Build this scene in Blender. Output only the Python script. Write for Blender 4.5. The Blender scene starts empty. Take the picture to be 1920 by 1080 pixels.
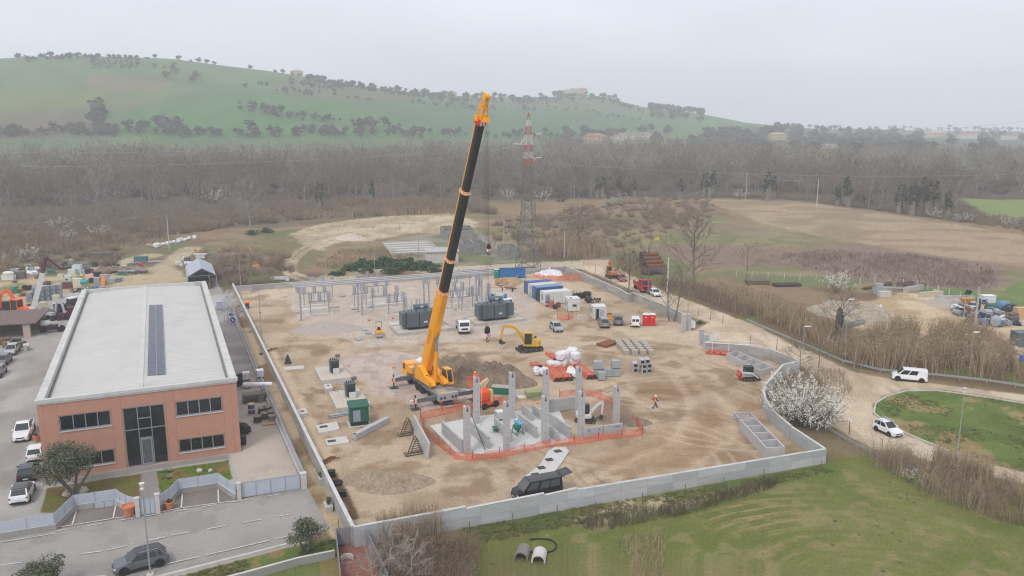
import bpy,math,random
import numpy as np
from math import radians as R,pi as PI,sin,cos,atan2,hypot,sqrt
random.seed(7); RS = np.random.RandomState(11)
SC = bpy.context.scene; COL = SC.collection

# ---------------------------------------------------------------- camera, sky, sun, exposure
F,H = 1550.0,38.0
P = math.atan(319/F); cp,sp = cos(P),sin(P)
cam = bpy.data.cameras.new('camera'); co = bpy.data.objects.new('camera',cam); COL.objects.link(co)
co.location = (0,0,H); co.rotation_euler = (PI/2-P,0,0)
cam.sensor_width = 36; cam.lens = 36*F/1920; cam.clip_start = 1; cam.clip_end = 20000
SC.camera = co
W = bpy.data.worlds.new('World'); SC.world = W; W.use_nodes = True
nt = W.node_tree; nt.nodes.clear()
sky = nt.nodes.new('ShaderNodeTexSky'); sky.sky_type = 'NISHITA'; sky.sun_disc = False
SUN_EL,SUN_AZ = R(52),R(205)
sky.sun_elevation = SUN_EL; sky.sun_rotation = SUN_AZ; sky.dust_density = 6; sky.air_density = 1.0; sky.ozone_density = 1.0
hs = nt.nodes.new('ShaderNodeHueSaturation'); hs.inputs['Saturation'].default_value = 0.22
mixw = nt.nodes.new('ShaderNodeMixRGB'); mixw.inputs[0].default_value = 0.72; mixw.inputs[2].default_value = (10.3,10.7,12.0,1)
bg = nt.nodes.new('ShaderNodeBackground'); bg.inputs[1].default_value = 0.108
out = nt.nodes.new('ShaderNodeOutputWorld')
nt.links.new(sky.outputs[0],hs.inputs['Color']); nt.links.new(hs.outputs[0],mixw.inputs[1])
tw = nt.nodes.new('ShaderNodeTexCoord'); cl = nt.nodes.new('ShaderNodeTexNoise'); cl.inputs['Scale'].default_value = 3.2; cl.inputs['Detail'].default_value = 5
mpw = nt.nodes.new('ShaderNodeMapping'); mpw.inputs['Scale'].default_value = (1,1,3.5); nt.links.new(tw.outputs['Generated'],mpw.inputs[0]); nt.links.new(mpw.outputs[0],cl.inputs['Vector'])
clr = nt.nodes.new('ShaderNodeMapRange'); clr.inputs[1].default_value = .3; clr.inputs[2].default_value = .7; clr.inputs[3].default_value = .93; clr.inputs[4].default_value = 1.06; nt.links.new(cl.outputs[0],clr.inputs[0])
cls = nt.nodes.new('ShaderNodeVectorMath'); cls.operation = 'SCALE'; nt.links.new(mixw.outputs[0],cls.inputs[0]); nt.links.new(clr.outputs[0],cls.inputs['Scale'])
nt.links.new(cls.outputs[0],bg.inputs[0]); nt.links.new(bg.outputs[0],out.inputs[0])
sl = bpy.data.lights.new('sun','SUN'); sl.energy = 1.45; sl.angle = R(13); sl.color = (1.0,0.96,0.9)
so = bpy.data.objects.new('sun',sl); COL.objects.link(so)
so.rotation_euler = (PI/2-SUN_EL,0,PI-SUN_AZ)
SC.view_settings.view_transform = 'Standard'; SC.view_settings.look = 'None'
SC.view_settings.exposure = -0.03; SC.view_settings.gamma = 1.0
cy = SC.cycles; cy.max_bounces = 6; cy.diffuse_bounces = 3; cy.glossy_bounces = 2; cy.transmission_bounces = 3
cy.volume_bounces = 2; cy.transparent_max_bounces = 6; cy.caustics_reflective = False; cy.caustics_refractive = False
cy.use_denoising = True; cy.denoiser = 'OPENIMAGEDENOISE'; cy.denoising_prefilter = 'ACCURATE'; cy.denoising_input_passes = 'RGB_ALBEDO_NORMAL'; cy.filter_width = 1.15; cy.use_adaptive_sampling = False

# ---------------------------------------------------------------- photo point -> ground point
def G(px,py,z=0.0):
    u = (px-960)/F; v = (540-py)/F
    dy,dz = cp+v*sp,-sp+v*cp
    t = (z-H)/dz
    return (u*t,dy*t)
def G3(px,py,z=0.0,dz=0.0):
    x,y = G(px,py,z); return (x,y,z+dz)
def PXv(x,y,z):
    d = z-H; fw = np.maximum(y*cp-d*sp,.1); up = y*sp+d*cp
    return 960+F*x/fw,540-F*up/fw
def HD(a,b,z=0.0):                  # heading of the ground line between two photo points
    p,q = G(*a,z),G(*b,z); return atan2(q[1]-p[1],q[0]-p[0])
def at_dist(px,r):                   # ground point at distance r along the column px
    u = (px-960)/F; k = r/hypot(u,cp); return (u*k,cp*k)
BA = R(23.1)                          # heading of the hall and the site walls (left of straight ahead)
BX = (cos(BA),sin(BA)); BY = (-sin(BA),cos(BA))

# ---------------------------------------------------------------- noise
def _h(ix,iy,s):
    n = (ix*374761393 + iy*668265263 + s*974711) & 0x7fffffff
    n = ((n ^ (n >> 13))*1274126177) & 0x7fffffff
    return ((n ^ (n >> 16)) & 0xffff)/65535.0
def vnoise(x,y,s=0):
    x = np.asarray(x,float); y = np.asarray(y,float)
    ix = np.floor(x).astype(np.int64); iy = np.floor(y).astype(np.int64)
    fx = x-ix; fy = y-iy; fx = fx*fx*(3-2*fx); fy = fy*fy*(3-2*fy)
    a = _h(ix,iy,s); b = _h(ix+1,iy,s); c = _h(ix,iy+1,s); d = _h(ix+1,iy+1,s)
    return (a*(1-fx)+b*fx)*(1-fy)+(c*(1-fx)+d*fx)*fy
def fbm(x,y,s=0,o=4):
    t = 0; a = .5
    for k in range(o):
        t = t+a*vnoise(x*2**k,y*2**k,s+k*17); a *= .5
    return t/(1-.5**o)

# ---------------------------------------------------------------- materials
def lin(c):
    f = lambda v: v/12.92 if v <= .04045 else ((v+.055)/1.055)**2.4
    return tuple(f(v/255) for v in c)
MC = {}
def newmat(name):
    m = bpy.data.materials.new(name); m.use_nodes = True
    return m,m.node_tree,m.node_tree.nodes['Principled BSDF']
def MAT(name,col,rough=.7,metal=0.,var=.12,scale=1.5,bump=0.,bscale=20.,dirt=0.,spec=.3,coat=0.):
    """painted / mineral surface: base colour with two scales of wear and an optional bump"""
    if name in MC: return MC[name]
    m,t,bs = newmat(name); N = t.nodes; L = t.links
    tc = N.new('ShaderNodeTexCoord')
    n1 = N.new('ShaderNodeTexNoise'); n1.inputs['Scale'].default_value = scale; n1.inputs['Detail'].default_value = 6; n1.inputs['Roughness'].default_value = .65
    L.new(tc.outputs['Object'],n1.inputs['Vector'])
    cr = N.new('ShaderNodeMapRange'); cr.inputs[1].default_value = .3; cr.inputs[2].default_value = .7
    cr.inputs[3].default_value = 1-var; cr.inputs[4].default_value = 1+var
    L.new(n1.outputs[0],cr.inputs[0])
    mx = N.new('ShaderNodeVectorMath'); mx.operation = 'SCALE'; mx.inputs[0].default_value = col[:3]
    L.new(cr.outputs[0],mx.inputs['Scale']); last = mx.outputs[0]
    if dirt > 0:
        n2 = N.new('ShaderNodeTexNoise'); n2.inputs['Scale'].default_value = scale*.6; n2.inputs['Detail'].default_value = 8; n2.inputs['Roughness'].default_value = .7
        mp = N.new('ShaderNodeMapping'); mp.inputs['Scale'].default_value = (1,1,.35); L.new(tc.outputs['Object'],mp.inputs[0]); L.new(mp.outputs[0],n2.inputs['Vector'])
        r2 = N.new('ShaderNodeMapRange'); r2.inputs[1].default_value = .5; r2.inputs[2].default_value = .72; r2.inputs[4].default_value = dirt
        L.new(n2.outputs[0],r2.inputs[0])
        mm = N.new('ShaderNodeMixRGB'); mm.inputs[2].default_value = (.11,.085,.06,1)
        L.new(r2.outputs[0],mm.inputs[0]); L.new(last,mm.inputs[1]); last = mm.outputs[0]
    L.new(last,bs.inputs['Base Color'])
    bs.inputs['Roughness'].default_value = rough; bs.inputs['Metallic'].default_value = metal
    bs.inputs['Specular IOR Level'].default_value = spec; bs.inputs['Coat Weight'].default_value = coat
    if bump > 0:
        n3 = N.new('ShaderNodeTexNoise'); n3.inputs['Scale'].default_value = bscale; n3.inputs['Detail'].default_value = 5
        L.new(tc.outputs['Object'],n3.inputs['Vector'])
        b = N.new('ShaderNodeBump'); b.inputs['Strength'].default_value = bump; b.inputs['Distance'].default_value = .05
        L.new(n3.outputs[0],b.inputs['Height']); L.new(b.outputs[0],bs.inputs['Normal'])
    MC[name] = m; return m
def LEAF(name,cols,rough=.8,trans=0.):
    """leaves, twigs, blades: each face its own shade out of a short ramp"""
    if name in MC: return MC[name]
    m,t,bs = newmat(name); N = t.nodes; L = t.links
    g = N.new('ShaderNodeNewGeometry'); r = N.new('ShaderNodeValToRGB')
    e = r.color_ramp.elements
    for k,c in enumerate(cols):
        p = k/(len(cols)-1)
        if k < 2: e[k].position = p; e[k].color = (*c,1)
        else: q = e.new(p); q.color = (*c,1)
    e[0].position = 0; e[1].position = 1/(len(cols)-1)
    L.new(g.outputs['Random Per Island'],r.inputs[0]); L.new(r.outputs[0],bs.inputs['Base Color'])
    bs.inputs['Roughness'].default_value = rough; bs.inputs['Specular IOR Level'].default_value = .15
    MC[name] = m; return m
def GLASS(name='window_glass',col=(.012,.015,.018),rough=.06):
    if name in MC: return MC[name]
    m,t,bs = newmat(name); bs.inputs['Base Color'].default_value = (*col,1); bs.inputs['Roughness'].default_value = rough
    bs.inputs['Specular IOR Level'].default_value = .6; MC[name] = m; return m
def PANELS(name,col,px,pz,line=.55,var=.12,wl=.03,rough=.8,board=.0,axis='x'):
    """cast concrete in panels: dark joints every px along and pz up, each panel its own shade, board marks"""
    if name in MC: return MC[name]
    m,t,bs = newmat(name); N = t.nodes; L = t.links
    uv = N.new('ShaderNodeUVMap')
    br = N.new('ShaderNodeTexBrick'); br.offset = .0; br.squash = 1
    br.inputs['Scale'].default_value = 1; br.inputs['Brick Width'].default_value = px; br.inputs['Row Height'].default_value = pz
    br.inputs['Mortar Size'].default_value = wl; br.inputs['Mortar Smooth'].default_value = .3; br.inputs['Bias'].default_value = 0
    c = np.array(col)
    br.inputs['Color1'].default_value = (*(c*(1-var*1.6)),1); br.inputs['Color2'].default_value = (*(c*(1+var*.6)),1); br.inputs['Mortar'].default_value = (*(c*line),1)
    L.new(uv.outputs[0],br.inputs['Vector'])
    n = N.new('ShaderNodeTexNoise'); n.inputs['Scale'].default_value = 1.1; n.inputs['Detail'].default_value = 8; n.inputs['Roughness'].default_value = .7
    mp = N.new('ShaderNodeMapping'); mp.inputs['Scale'].default_value = (.6,3.0,1); L.new(uv.outputs[0],mp.inputs[0]); L.new(mp.outputs[0],n.inputs['Vector'])
    cr = N.new('ShaderNodeMapRange'); cr.inputs[1].default_value = .3; cr.inputs[2].default_value = .7; cr.inputs[3].default_value = .84; cr.inputs[4].default_value = 1.1
    L.new(n.outputs[0],cr.inputs[0])
    mx = N.new('ShaderNodeVectorMath'); mx.operation = 'SCALE'; L.new(br.outputs[0],mx.inputs[0]); L.new(cr.outputs[0],mx.inputs['Scale'])
    L.new(mx.outputs[0],bs.inputs['Base Color']); bs.inputs['Roughness'].default_value = rough; bs.inputs['Specular IOR Level'].default_value = .2
    MC[name] = m; return m

# ---------------------------------------------------------------- mesh builder
def link(name,me,parent=None,loc=(0,0,0),rz=0.):
    o = bpy.data.objects.new(name,me); COL.objects.link(o)
    if parent: o.parent = parent
    o.location = loc; o.rotation_euler = (0,0,rz); return o
def tag(o,label=None,cat=None,group=None,kind=None):
    if label: o['label'] = label
    if cat: o['category'] = cat
    if group: o['group'] = group
    if kind: o['kind'] = kind
    return o
def thing(name,label,cat,loc=(0,0,0),rz=0.,group=None):
    if len(loc) == 2: loc = (*loc,0)
    return tag(link(name,None,None,loc,rz),label,cat,group)
class B:
    def __init__(s,m=None): s.v = []; s.f = []; s.mi = []; s.ms = [m] if m else []; s.c = 0; s.uv = None
    def m(s,mat):
        if mat not in s.ms: s.ms.append(mat)
        s.c = s.ms.index(mat); return s
    def add(s,vs,fs):
        k = len(s.v); s.v += [tuple(p) for p in vs]
        for f in fs: s.f.append(tuple(i+k for i in f)); s.mi.append(s.c)
        return s
    def hexa(s,p):            # 8 points: bottom ring 0-3, top ring 4-7
        return s.add(p,[(3,2,1,0),(4,5,6,7),(0,1,5,4),(1,2,6,5),(2,3,7,6),(3,0,4,7)])
    def bx(s,x0,x1,y0,y1,z0,z1): return s.hexa([(x0,y0,z0),(x1,y0,z0),(x1,y1,z0),(x0,y1,z0),(x0,y0,z1),(x1,y0,z1),(x1,y1,z1),(x0,y1,z1)])
    def box(s,c,d,rz=0.,rx=0.,ry=0.):
        hx,hy,hz = d[0]/2,d[1]/2,d[2]/2; pts = []
        for (a,b2,e) in ((-1,-1,-1),(1,-1,-1),(1,1,-1),(-1,1,-1),(-1,-1,1),(1,-1,1),(1,1,1),(-1,1,1)):
            x,y,z = a*hx,b2*hy,e*hz
            y,z = y*cos(rx)-z*sin(rx),y*sin(rx)+z*cos(rx)
            x,z = x*cos(ry)+z*sin(ry),-x*sin(ry)+z*cos(ry)
            x,y = x*cos(rz)-y*sin(rz),x*sin(rz)+y*cos(rz)
            pts.append((c[0]+x,c[1]+y,c[2]+z))
        return s.hexa(pts)
    def cyl(s,p,q,r0,r1=None,n=10,cap=True):
        r1 = r0 if r1 is None else r1
        p = np.array(p,float); q = np.array(q,float); d = q-p; l = np.linalg.norm(d)
        if l < 1e-6: return s
        d /= l; a = np.cross(d,(0,0,1) if abs(d[2]) < .9 else (1,0,0)); a /= np.linalg.norm(a); b = np.cross(d,a)
        vs = []
        for (c,r) in ((p,r0),(q,r1)):
            for k in range(n): t = 2*PI*k/n; vs.append(c+r*(cos(t)*a+sin(t)*b))
        fs = [(k,(k+1) % n,n+(k+1) % n,n+k) for k in range(n)]
        if cap: fs += [tuple(range(n-1,-1,-1)),tuple(range(n,2*n))]
        return s.add(vs,fs)
    def tube(s,pts,r,n=6):
        for a,b in zip(pts[:-1],pts[1:]): s.cyl(a,b,r,r,n)
        return s
    def bar(s,p,q,w,h):    # rectangular bar from p to q, w across, h upright
        p = np.array(p,float); q = np.array(q,float); d = q-p; d /= max(np.linalg.norm(d),1e-6)
        a = np.cross(d,(0,0,1) if abs(d[2]) < .95 else (0,1,0)); a /= np.linalg.norm(a); b = np.cross(a,d)
        a = a*w/2; b = b*h/2
        return s.hexa([p-a-b,p+a-b,q+a-b,q-a-b,p-a+b,p+a+b,q+a+b,q-a+b])
    def prism(s,poly,z0,z1):
        n = len(poly); ar = sum(poly[i][0]*poly[(i+1) % n][1]-poly[(i+1) % n][0]*poly[i][1] for i in range(n))
        if ar < 0: poly = poly[::-1]
        vs = [(x,y,z0) for x,y in poly]+[(x,y,z1) for x,y in poly]
        return s.add(vs,[tuple(range(n-1,-1,-1)),tuple(range(n,2*n))]+[(k,(k+1) % n,n+(k+1) % n,n+k) for k in range(n)])
    def ext(s,poly,y0,y1):  # profile in x,z pushed along y
        n = len(poly); ar = sum(poly[i][0]*poly[(i+1) % n][1]-poly[(i+1) % n][0]*poly[i][1] for i in range(n))
        if ar < 0: poly = poly[::-1]
        vs = [(x,y0,z) for x,z in poly]+[(x,y1,z) for x,z in poly]
        return s.add(vs,[tuple(range(n)),tuple(range(2*n-1,n-1,-1))]+[(k+n,(k+1) % n+n,(k+1) % n,k) for k in range(n)])
    def lathe(s,prof,c=(0,0,0),n=16,axis='z'):
        vs = []
        for r,z in prof:
            for k in range(n):
                t = 2*PI*k/n; p = (r*cos(t),r*sin(t),z)
                if axis == 'x': p = (p[2],p[0],p[1])
                if axis == 'y': p = (p[1],p[2],p[0])
                vs.append((c[0]+p[0],c[1]+p[1],c[2]+p[2]))
        m = len(prof)
        fs = [(i*n+k,i*n+(k+1) % n,(i+1)*n+(k+1) % n,(i+1)*n+k) for i in range(m-1) for k in range(n)]
        fs += [tuple(range(n-1,-1,-1)),tuple(range((m-1)*n,m*n))]
        return s.add(vs,fs)
    def loft(s,rings,close=True):   # rings of equal length
        n = len(rings[0]); vs = [p for r in rings for p in r]
        fs = [(i*n+k,i*n+(k+1) % n,(i+1)*n+(k+1) % n,(i+1)*n+k) for i in range(len(rings)-1) for k in range(n)]
        if close: fs += [tuple(range(n-1,-1,-1)),tuple(range((len(rings)-1)*n,len(rings)*n))]
        return s.add(vs,fs)
    def ell(s,c,r,n=10,m=7,j=0.,seed=0,sq=1.):
        rn = random.Random(seed); vs = []; P3 = lambda v: math.copysign(abs(v)**sq,v)
        for i in range(m+1):
            f = -PI/2+PI*i/m
            for k in range(n):
                t = 2*PI*k/n; q = 1+rn.uniform(-j,j)
                vs.append((c[0]+r[0]*P3(cos(f))*P3(cos(t))*q,c[1]+r[1]*P3(cos(f))*P3(sin(t))*q,c[2]+r[2]*P3(sin(f))*q))
        return s.add(vs,[(i*n+k,i*n+(k+1) % n,(i+1)*n+(k+1) % n,(i+1)*n+k) for i in range(m) for k in range(n)])
    def quad(s,a,b,c,d): return s.add([a,b,c,d],[(0,1,2,3)])
    def obj(s,name,parent=None,loc=(0,0,0),rz=0.,smooth=False,uv=None,**kw):
        me = bpy.data.meshes.new(name); me.from_pydata(s.v,[],s.f)
        for m in s.ms: me.materials.append(m)
        me.polygons.foreach_set('material_index',s.mi)
        if smooth: me.polygons.foreach_set('use_smooth',[True]*len(s.f))
        if uv:                     # uv = f(vertex, normal) -> (u, v)
            me.update(); lay = me.uv_layers.new(name='UVMap'); d = []
            for p in me.polygons:
                for vi in p.vertices: d += list(uv(me.vertices[vi].co,p.normal))
            lay.data.foreach_set('uv',d)
        me.update()
        if len(loc) == 2: loc = (*loc,0)
        o = link(name,me,parent,loc,rz)
        if kw: tag(o,**kw)
        return o
def arrmesh(name,V,Fc,mats,parent=None,mi=None,col=None,smooth=False,**kw):
    """a mesh out of numpy arrays (Fc: n x 3 or n x 4)"""
    me = bpy.data.meshes.new(name); V = np.asarray(V,np.float32); Fc = np.asarray(Fc,np.int32)
    k = Fc.shape[1]; n = len(Fc)
    me.vertices.add(len(V)); me.vertices.foreach_set('co',V.ravel())
    me.loops.add(n*k); me.loops.foreach_set('vertex_index',Fc.ravel())
    me.polygons.add(n); me.polygons.foreach_set('loop_start',np.arange(0,n*k,k,dtype=np.int32))
    for m in mats: me.materials.append(m)
    if mi is not None: me.polygons.foreach_set('material_index',np.asarray(mi,np.int32))
    if smooth: me.polygons.foreach_set('use_smooth',np.ones(n,bool))
    if col is not None:
        a = me.color_attributes.new('land','FLOAT_COLOR','POINT'); a.data.foreach_set('color',np.asarray(col,np.float32).ravel())
    me.update(calc_edges=True)
    o = link(name,me,parent)
    if kw: tag(o,**kw)
    return o
def copy_tree(o,parent=None):
    c = o.copy(); COL.objects.link(c)
    if parent: c.parent = parent
    for ch in list(o.children): copy_tree(ch,c)
    return c
def dup(o,loc,rz=0.,label=None,s=1.):
    c = copy_tree(o); c.location = loc if len(loc) == 3 else (*loc,0); c.rotation_euler = (0,0,rz)
    if s != 1.: c.scale = (s,s,s) if not isinstance(s,tuple) else s
    if label: c['label'] = label
    return c

# ================================================================ THE GROUND: one sheet to the horizon
def sdist(poly,x,y,closed=True):
    """distance to the outline, positive inside (closed) / distance to a line (open)"""
    d = np.full(x.shape,1e9); ins = np.zeros(x.shape,bool); n = len(poly)
    for i in range(n if closed else n-1):
        ax,ay = poly[i]; bx_,by_ = poly[(i+1) % n]; ex,ey = bx_-ax,by_-ay
        t = np.clip(((x-ax)*ex+(y-ay)*ey)/max(ex*ex+ey*ey,1e-9),0,1)
        d = np.minimum(d,np.hypot(x-ax-t*ex,y-ay-t*ey))
        if closed:
            c = ((ay > y) != (by_ > y)) & (x < (bx_-ax)*(y-ay)/((by_-ay) if by_ != ay else 1e-9)+ax)
            ins ^= c
    return np.where(ins,d,-d) if closed else d
def sstep(a,b,x):
    t = np.clip((x-a)/(b-a),0,1); return t*t*(3-2*t)
WP = lambda pts: [G(*p) for p in pts]
# --- rows and columns of the sheet: fine where the land is near, coarse far off
ang = np.concatenate([np.linspace(-75,-36,60)[:-1],np.linspace(-36,36,1000),np.linspace(36,75,60)[1:]])*PI/180
rows = [12,20,30,40,48,55]
py = 1085.0
while py > 262: rows.append(H*F/cp/(py-221)*.995); py -= 1.75 if py > 300 else 1.0
r_ = rows[-1]
while r_ < 2650: r_ *= 1.008; rows.append(r_)
while r_ < 2780: r_ *= 1.03; rows.append(r_)
rr = np.array(rows); TH,RRg = np.meshgrid(ang,rr)
X = RRg*np.sin(TH); Y = RRg*np.cos(TH)
# --- heights: flat valley floor, then the hills, whose skyline follows the one in the photo
SKX = [-900,-200,0,90,170,330,500,640,760,830,940,1030,1085,1140,1200,1260,1320,1400,1480,1600,1750,1920,2400,3000]
SKY_ = [140,120,113,108,106,112,133,156,172,180,182,183,176,184,200,207,215,230,238,243,246,250,252,252]
CRD = [1500,1450,1400,1380,1350,1350,1400,1450,1550,1650,1750,1900,2000,2000,1900,1800,1750,1700,1800,2000,2200,2400,2600,2600]
R0D = [800,780,760,760,760,740,700,680,690,720,760,820,900,950,1000,1000,1000,1050,1100,1200,1200,1300,1300,1300]
KS = np.ones(len(SKX))
def height(x,y):
    r = np.hypot(x,y); a = np.arctan2(x,y)
    pc = 960+F*np.tan(np.clip(a,-1.2,1.2))/cp
    sk = np.interp(pc,SKX,SKY_); cd = np.interp(pc,SKX,CRD); r0 = np.interp(pc,SKX,R0D)
    hc = (H+(221-sk)/F*cd*1.02)*np.interp(pc,SKX,KS)
    s = np.clip((r-r0)/(cd-r0),0,2.2)
    hh = np.where(s < 1,hc*np.sin(np.clip(s,0,1)*PI/2)**1.25,hc-(s-1)**2*hc*.45)
    n = (fbm(x/170,y/170,5,3)-.5)*16*np.clip(s*(1.05-s)*3,0,1)
    near = 0.9*sstep(1.5,9,sdist(WP(((560,432),(620,418),(740,408),(850,404),(892,414),(880,436),(760,440),(650,452))),x,y))*fbm(x/9,y/9,3,3)*2.0 if np.ndim(x) else 0
    return np.maximum(hh+n,0)*(r > r0)+near
for i_,(pc_,sk_) in enumerate(zip(SKX,SKY_)):      # bring the crest of every column to its height
    a_ = math.atan((pc_-960)/F*cp); q_ = np.linspace(650,2700,500); h_ = height(q_*sin(a_),q_*cos(a_)); w_ = (221-sk_)/F/1.04*cos(a_)
    KS[i_] = float(np.clip(np.min((w_*q_+H)/np.maximum(h_,1)),.6,1.15))
Z = height(X,Y)+np.where(RRg < 700,(fbm(X/4,Y/4,9,3)-.5)*.16,0)
def zat(x,y): return float(height(np.array([x]),np.array([y]))[0])

# --- what covers the land (sRGB of the material itself, later lines lie over earlier ones)
C = np.zeros(X.shape+(3,)); ZN = np.zeros(X.shape,int)
def c3(r,g,b): return np.array(lin((r,g,b)))
big = fbm(X/38,Y/38,1,4); mid = fbm(X/7,Y/7,2,4); sml = fbm(X/1.6,Y/1.6,4,3)
def mix(a,b,w): return a*(1-w[...,None])+b*w[...,None]
ZNAMES = ['scrubland','hillside','meadow','dirt_track','gravel_ground','site_ground','dirt_road','asphalt_road','concrete_yard','lawn','grass_field','ploughed_field','pavement','parking_bay','sand_yard']
def lay(zone,w,col,keep=False):
    global C
    C = mix(C,col,np.clip(w,0,1))
    if not keep: ZN[w > .5] = ZNAMES.index(zone)
def area(pts,soft=.4,jit=.8,js=2.5,seed=20):
    px = [p[0] for p in pts]; d = sdist(WP(pts),X,Y)
    d = d+(fbm(X/js,Y/js,seed,4)-.5)*2*jit
    return sstep(-soft,soft,d)
def strip(pts,wid,soft=.3,jit=.3,js=1.5,seed=31):
    d = sdist(WP(pts),X,Y,False)+(fbm(X/js,Y/js,seed,3)-.5)*2*jit
    return 1-sstep(wid/2-soft,wid/2+soft,d)
scrub = mix(mix(c3(146,124,98),c3(120,112,84),sstep(.35,.65,big)),c3(112,92,78),sstep(.5,.75,mid)*.7)
C[:] = scrub
# hills, fields on them by where they show in the photo
hx,hy = PXv(X,Y,Z); hill = sstep(690,770,RRg-40*fbm(X/30,Y/30,66,3)+20)
jx = hx+(fbm(X/25,Y/25,60,4)-.5)*26; jy = hy+(fbm(X/25,Y/25,61,4)-.5)*9
def harea(pts,soft=3): return sstep(-soft,soft,sdist(pts,jx,jy))*hill
hg = mix(c3(88,112,74),c3(100,122,80),sstep(.3,.7,big))
lay('hillside',hill,hg)
for pts,col in ((((-60,215),(200,200),(190,255),(-60,262)),c3(112,100,82)),(((-60,170),(160,175),(420,190),(310,215),(200,204),(-60,212)),c3(112,122,74)),
                 (((170,140),(330,150),(300,175),(160,168)),c3(124,116,88)),(((200,255),(240,205),(420,160),(640,190),(900,250),(880,262)),c3(80,121,66)),
                 (((500,150),(640,152),(800,180),(760,200),(560,178)),c3(104,106,80)),(((640,190),(820,190),(1180,215),(1240,240),(1100,262),(880,262)),c3(78,114,79)),
                 (((830,172),(1200,185),(1260,215),(1000,200),(860,190)),c3(106,112,82)),(((1260,232),(1300,222),(1340,220),(1450,236),(1440,248),(1300,248)),c3(96,132,76)),
                 (((1350,236),(2100,236),(2100,290),(1350,285)),c3(92,88,78))):
    lay('hillside',harea(pts)*.9,mix(col,col*.86,sstep(.45,.6,fbm(X/14,Y/60,67,3))),True)
for pts in (((200,255),(240,205),(420,160)),((420,160),(640,190),(900,250)),((160,142),(330,150)),((640,190),(820,190),(1180,215)),((-60,212),(200,204)),((1000,250),(1130,215)),((330,150),(420,160))): lay('hillside',(1-sstep(.6,1.8,sdist(pts,jx*.3+hx*.7,jy*.3+hy*.7,False)))*hill*.55,c3(86,88,68),True)
lay('scrubland',area(((-300,404),(300,394),(760,380),(1180,370),(1480,374),(1800,414),(2200,372),(2200,292),(1000,280),(-300,280)),4,5,15)*(1-hill),mix(c3(84,74,64),c3(98,86,74),sstep(.4,.6,mid)),True)
# mid-ground meadow behind the site, left track and right fields
dry = mix(mix(c3(150,128,102),c3(124,116,82),sstep(.42,.62,mid)),c3(112,94,82),sstep(.5,.7,big))
lay('meadow',area(((370,470),(420,440),(560,418),(900,405),(1100,440),(1110,500),(830,520),(445,545),(400,520)),2,4,12),dry)
lay('meadow',area(((1060,470),(1130,440),(1340,400),(1500,430),(1960,505),(1960,600),(1700,560),(1540,530),(1340,520),(1250,560),(1170,520)),2,4,12),
    mix(mix(c3(146,134,100),c3(122,122,86),sstep(.4,.62,mid)),c3(138,118,102),sstep(.45,.6,big)))
lay('meadow',area(((1500,470),(1700,472),(1880,500),(1880,548),(1700,540),(1560,515),(1430,490)),2,4,10),mix(c3(140,120,108),c3(126,108,96),sstep(.4,.6,mid)),True)
lay('meadow',area(((1620,528),(1760,540),(1880,548),(1960,500),(1960,640),(1880,578),(1770,556)),1,2,6),mix(c3(106,128,74),c3(126,132,84),sstep(.45,.65,mid)),True)
lay('meadow',area(((1380,512),(1560,520),(1640,530),(1560,540),(1380,528)),1,1.5,6),c3(116,124,84),True)
lay('ploughed_field',area(((1300,372),(1480,376),(1620,394),(1960,447),(1960,508),(1760,480),(1560,448),(1430,420),(1380,398)),1.2,1.5,10),
    mix(c3(170,149,122),c3(150,130,106),sstep(.4,.65,fbm(X/60+Y/9,Y/40-X/16,8,3))))
lay('grass_field',area(((1800,372),(1960,376),(1960,412),(1850,402)),1.5,2,12),c3(128,142,84))
for pts in (((470,436),(560,430),(590,440),(500,446)),((590,425),(690,424),(700,432),(600,434)),((1130,478),(1230,470),(1300,500),(1290,540),(1200,500)),((450,540),(470,510),(530,515),(540,528)),((830,505),(900,492),(1000,488),(1080,486),(1050,494),(940,500)),((400,470),(350,450),(300,470),(340,480))):
    lay('meadow',area(pts,1.5,3,5)*.8,c3(104,118,74),True)
sand = mix(mix(c3(198,182,154),c3(172,154,126),sstep(.4,.65,mid)),c3(120,122,82),sstep(.6,.72,sml)*.6)
lay('dirt_track',area(((545,440),(600,420),(720,406),(835,400),(892,412),(888,438),(760,438),(700,452),(640,452),(600,470),(570,462)),1,3,6),sand)
for pts in (((600,452),(560,468),(538,492),(536,512),(560,524),(600,532)),((612,456),(572,470),(551,492),(550,510),(574,520),(612,528))):
    lay('dirt_track',strip(pts,1.7,.4,.5)*.9,sand)
lay('dirt_track',area(((560,530),(640,505),(700,498),(720,505),(680,515),(640,530)),1,1.5,3)*.8,sand,True)
lay('dirt_track',strip(((250,540),(300,505),(345,473),(360,465)),6,.8,1),sand*.92)
lay('dirt_track',strip(((-40,560),(60,538),(160,510),(240,490),(280,480)),7,.8,1.2),sand*.92)
lay('concrete_yard',area(((722,452),(790,440),(900,436),(960,470),(985,490),(830,502),(740,476)),.5,.5),mix(c3(150,142,128),c3(120,128,90),sstep(.5,.65,mid)))
# right hand yard behind the canes
lay('sand_yard',area(((1600,570),(1690,548),(1790,556),(1920,590),(1960,610),(1960,680),(1700,640),(1580,660),(1610,610)),.8,1.5,4),mix(c3(206,186,154),c3(184,160,126),sstep(.4,.65,mid)))
lay('meadow',area(((1080,497),(1160,530),(1300,590),(1420,612),(1600,690),(1960,742),(1960,690),(1700,640),(1500,590),(1300,540),(1160,485)),1,1,4),mix(c3(120,98,76),c3(112,118,66),sstep(.45,.6,mid)))
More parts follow.
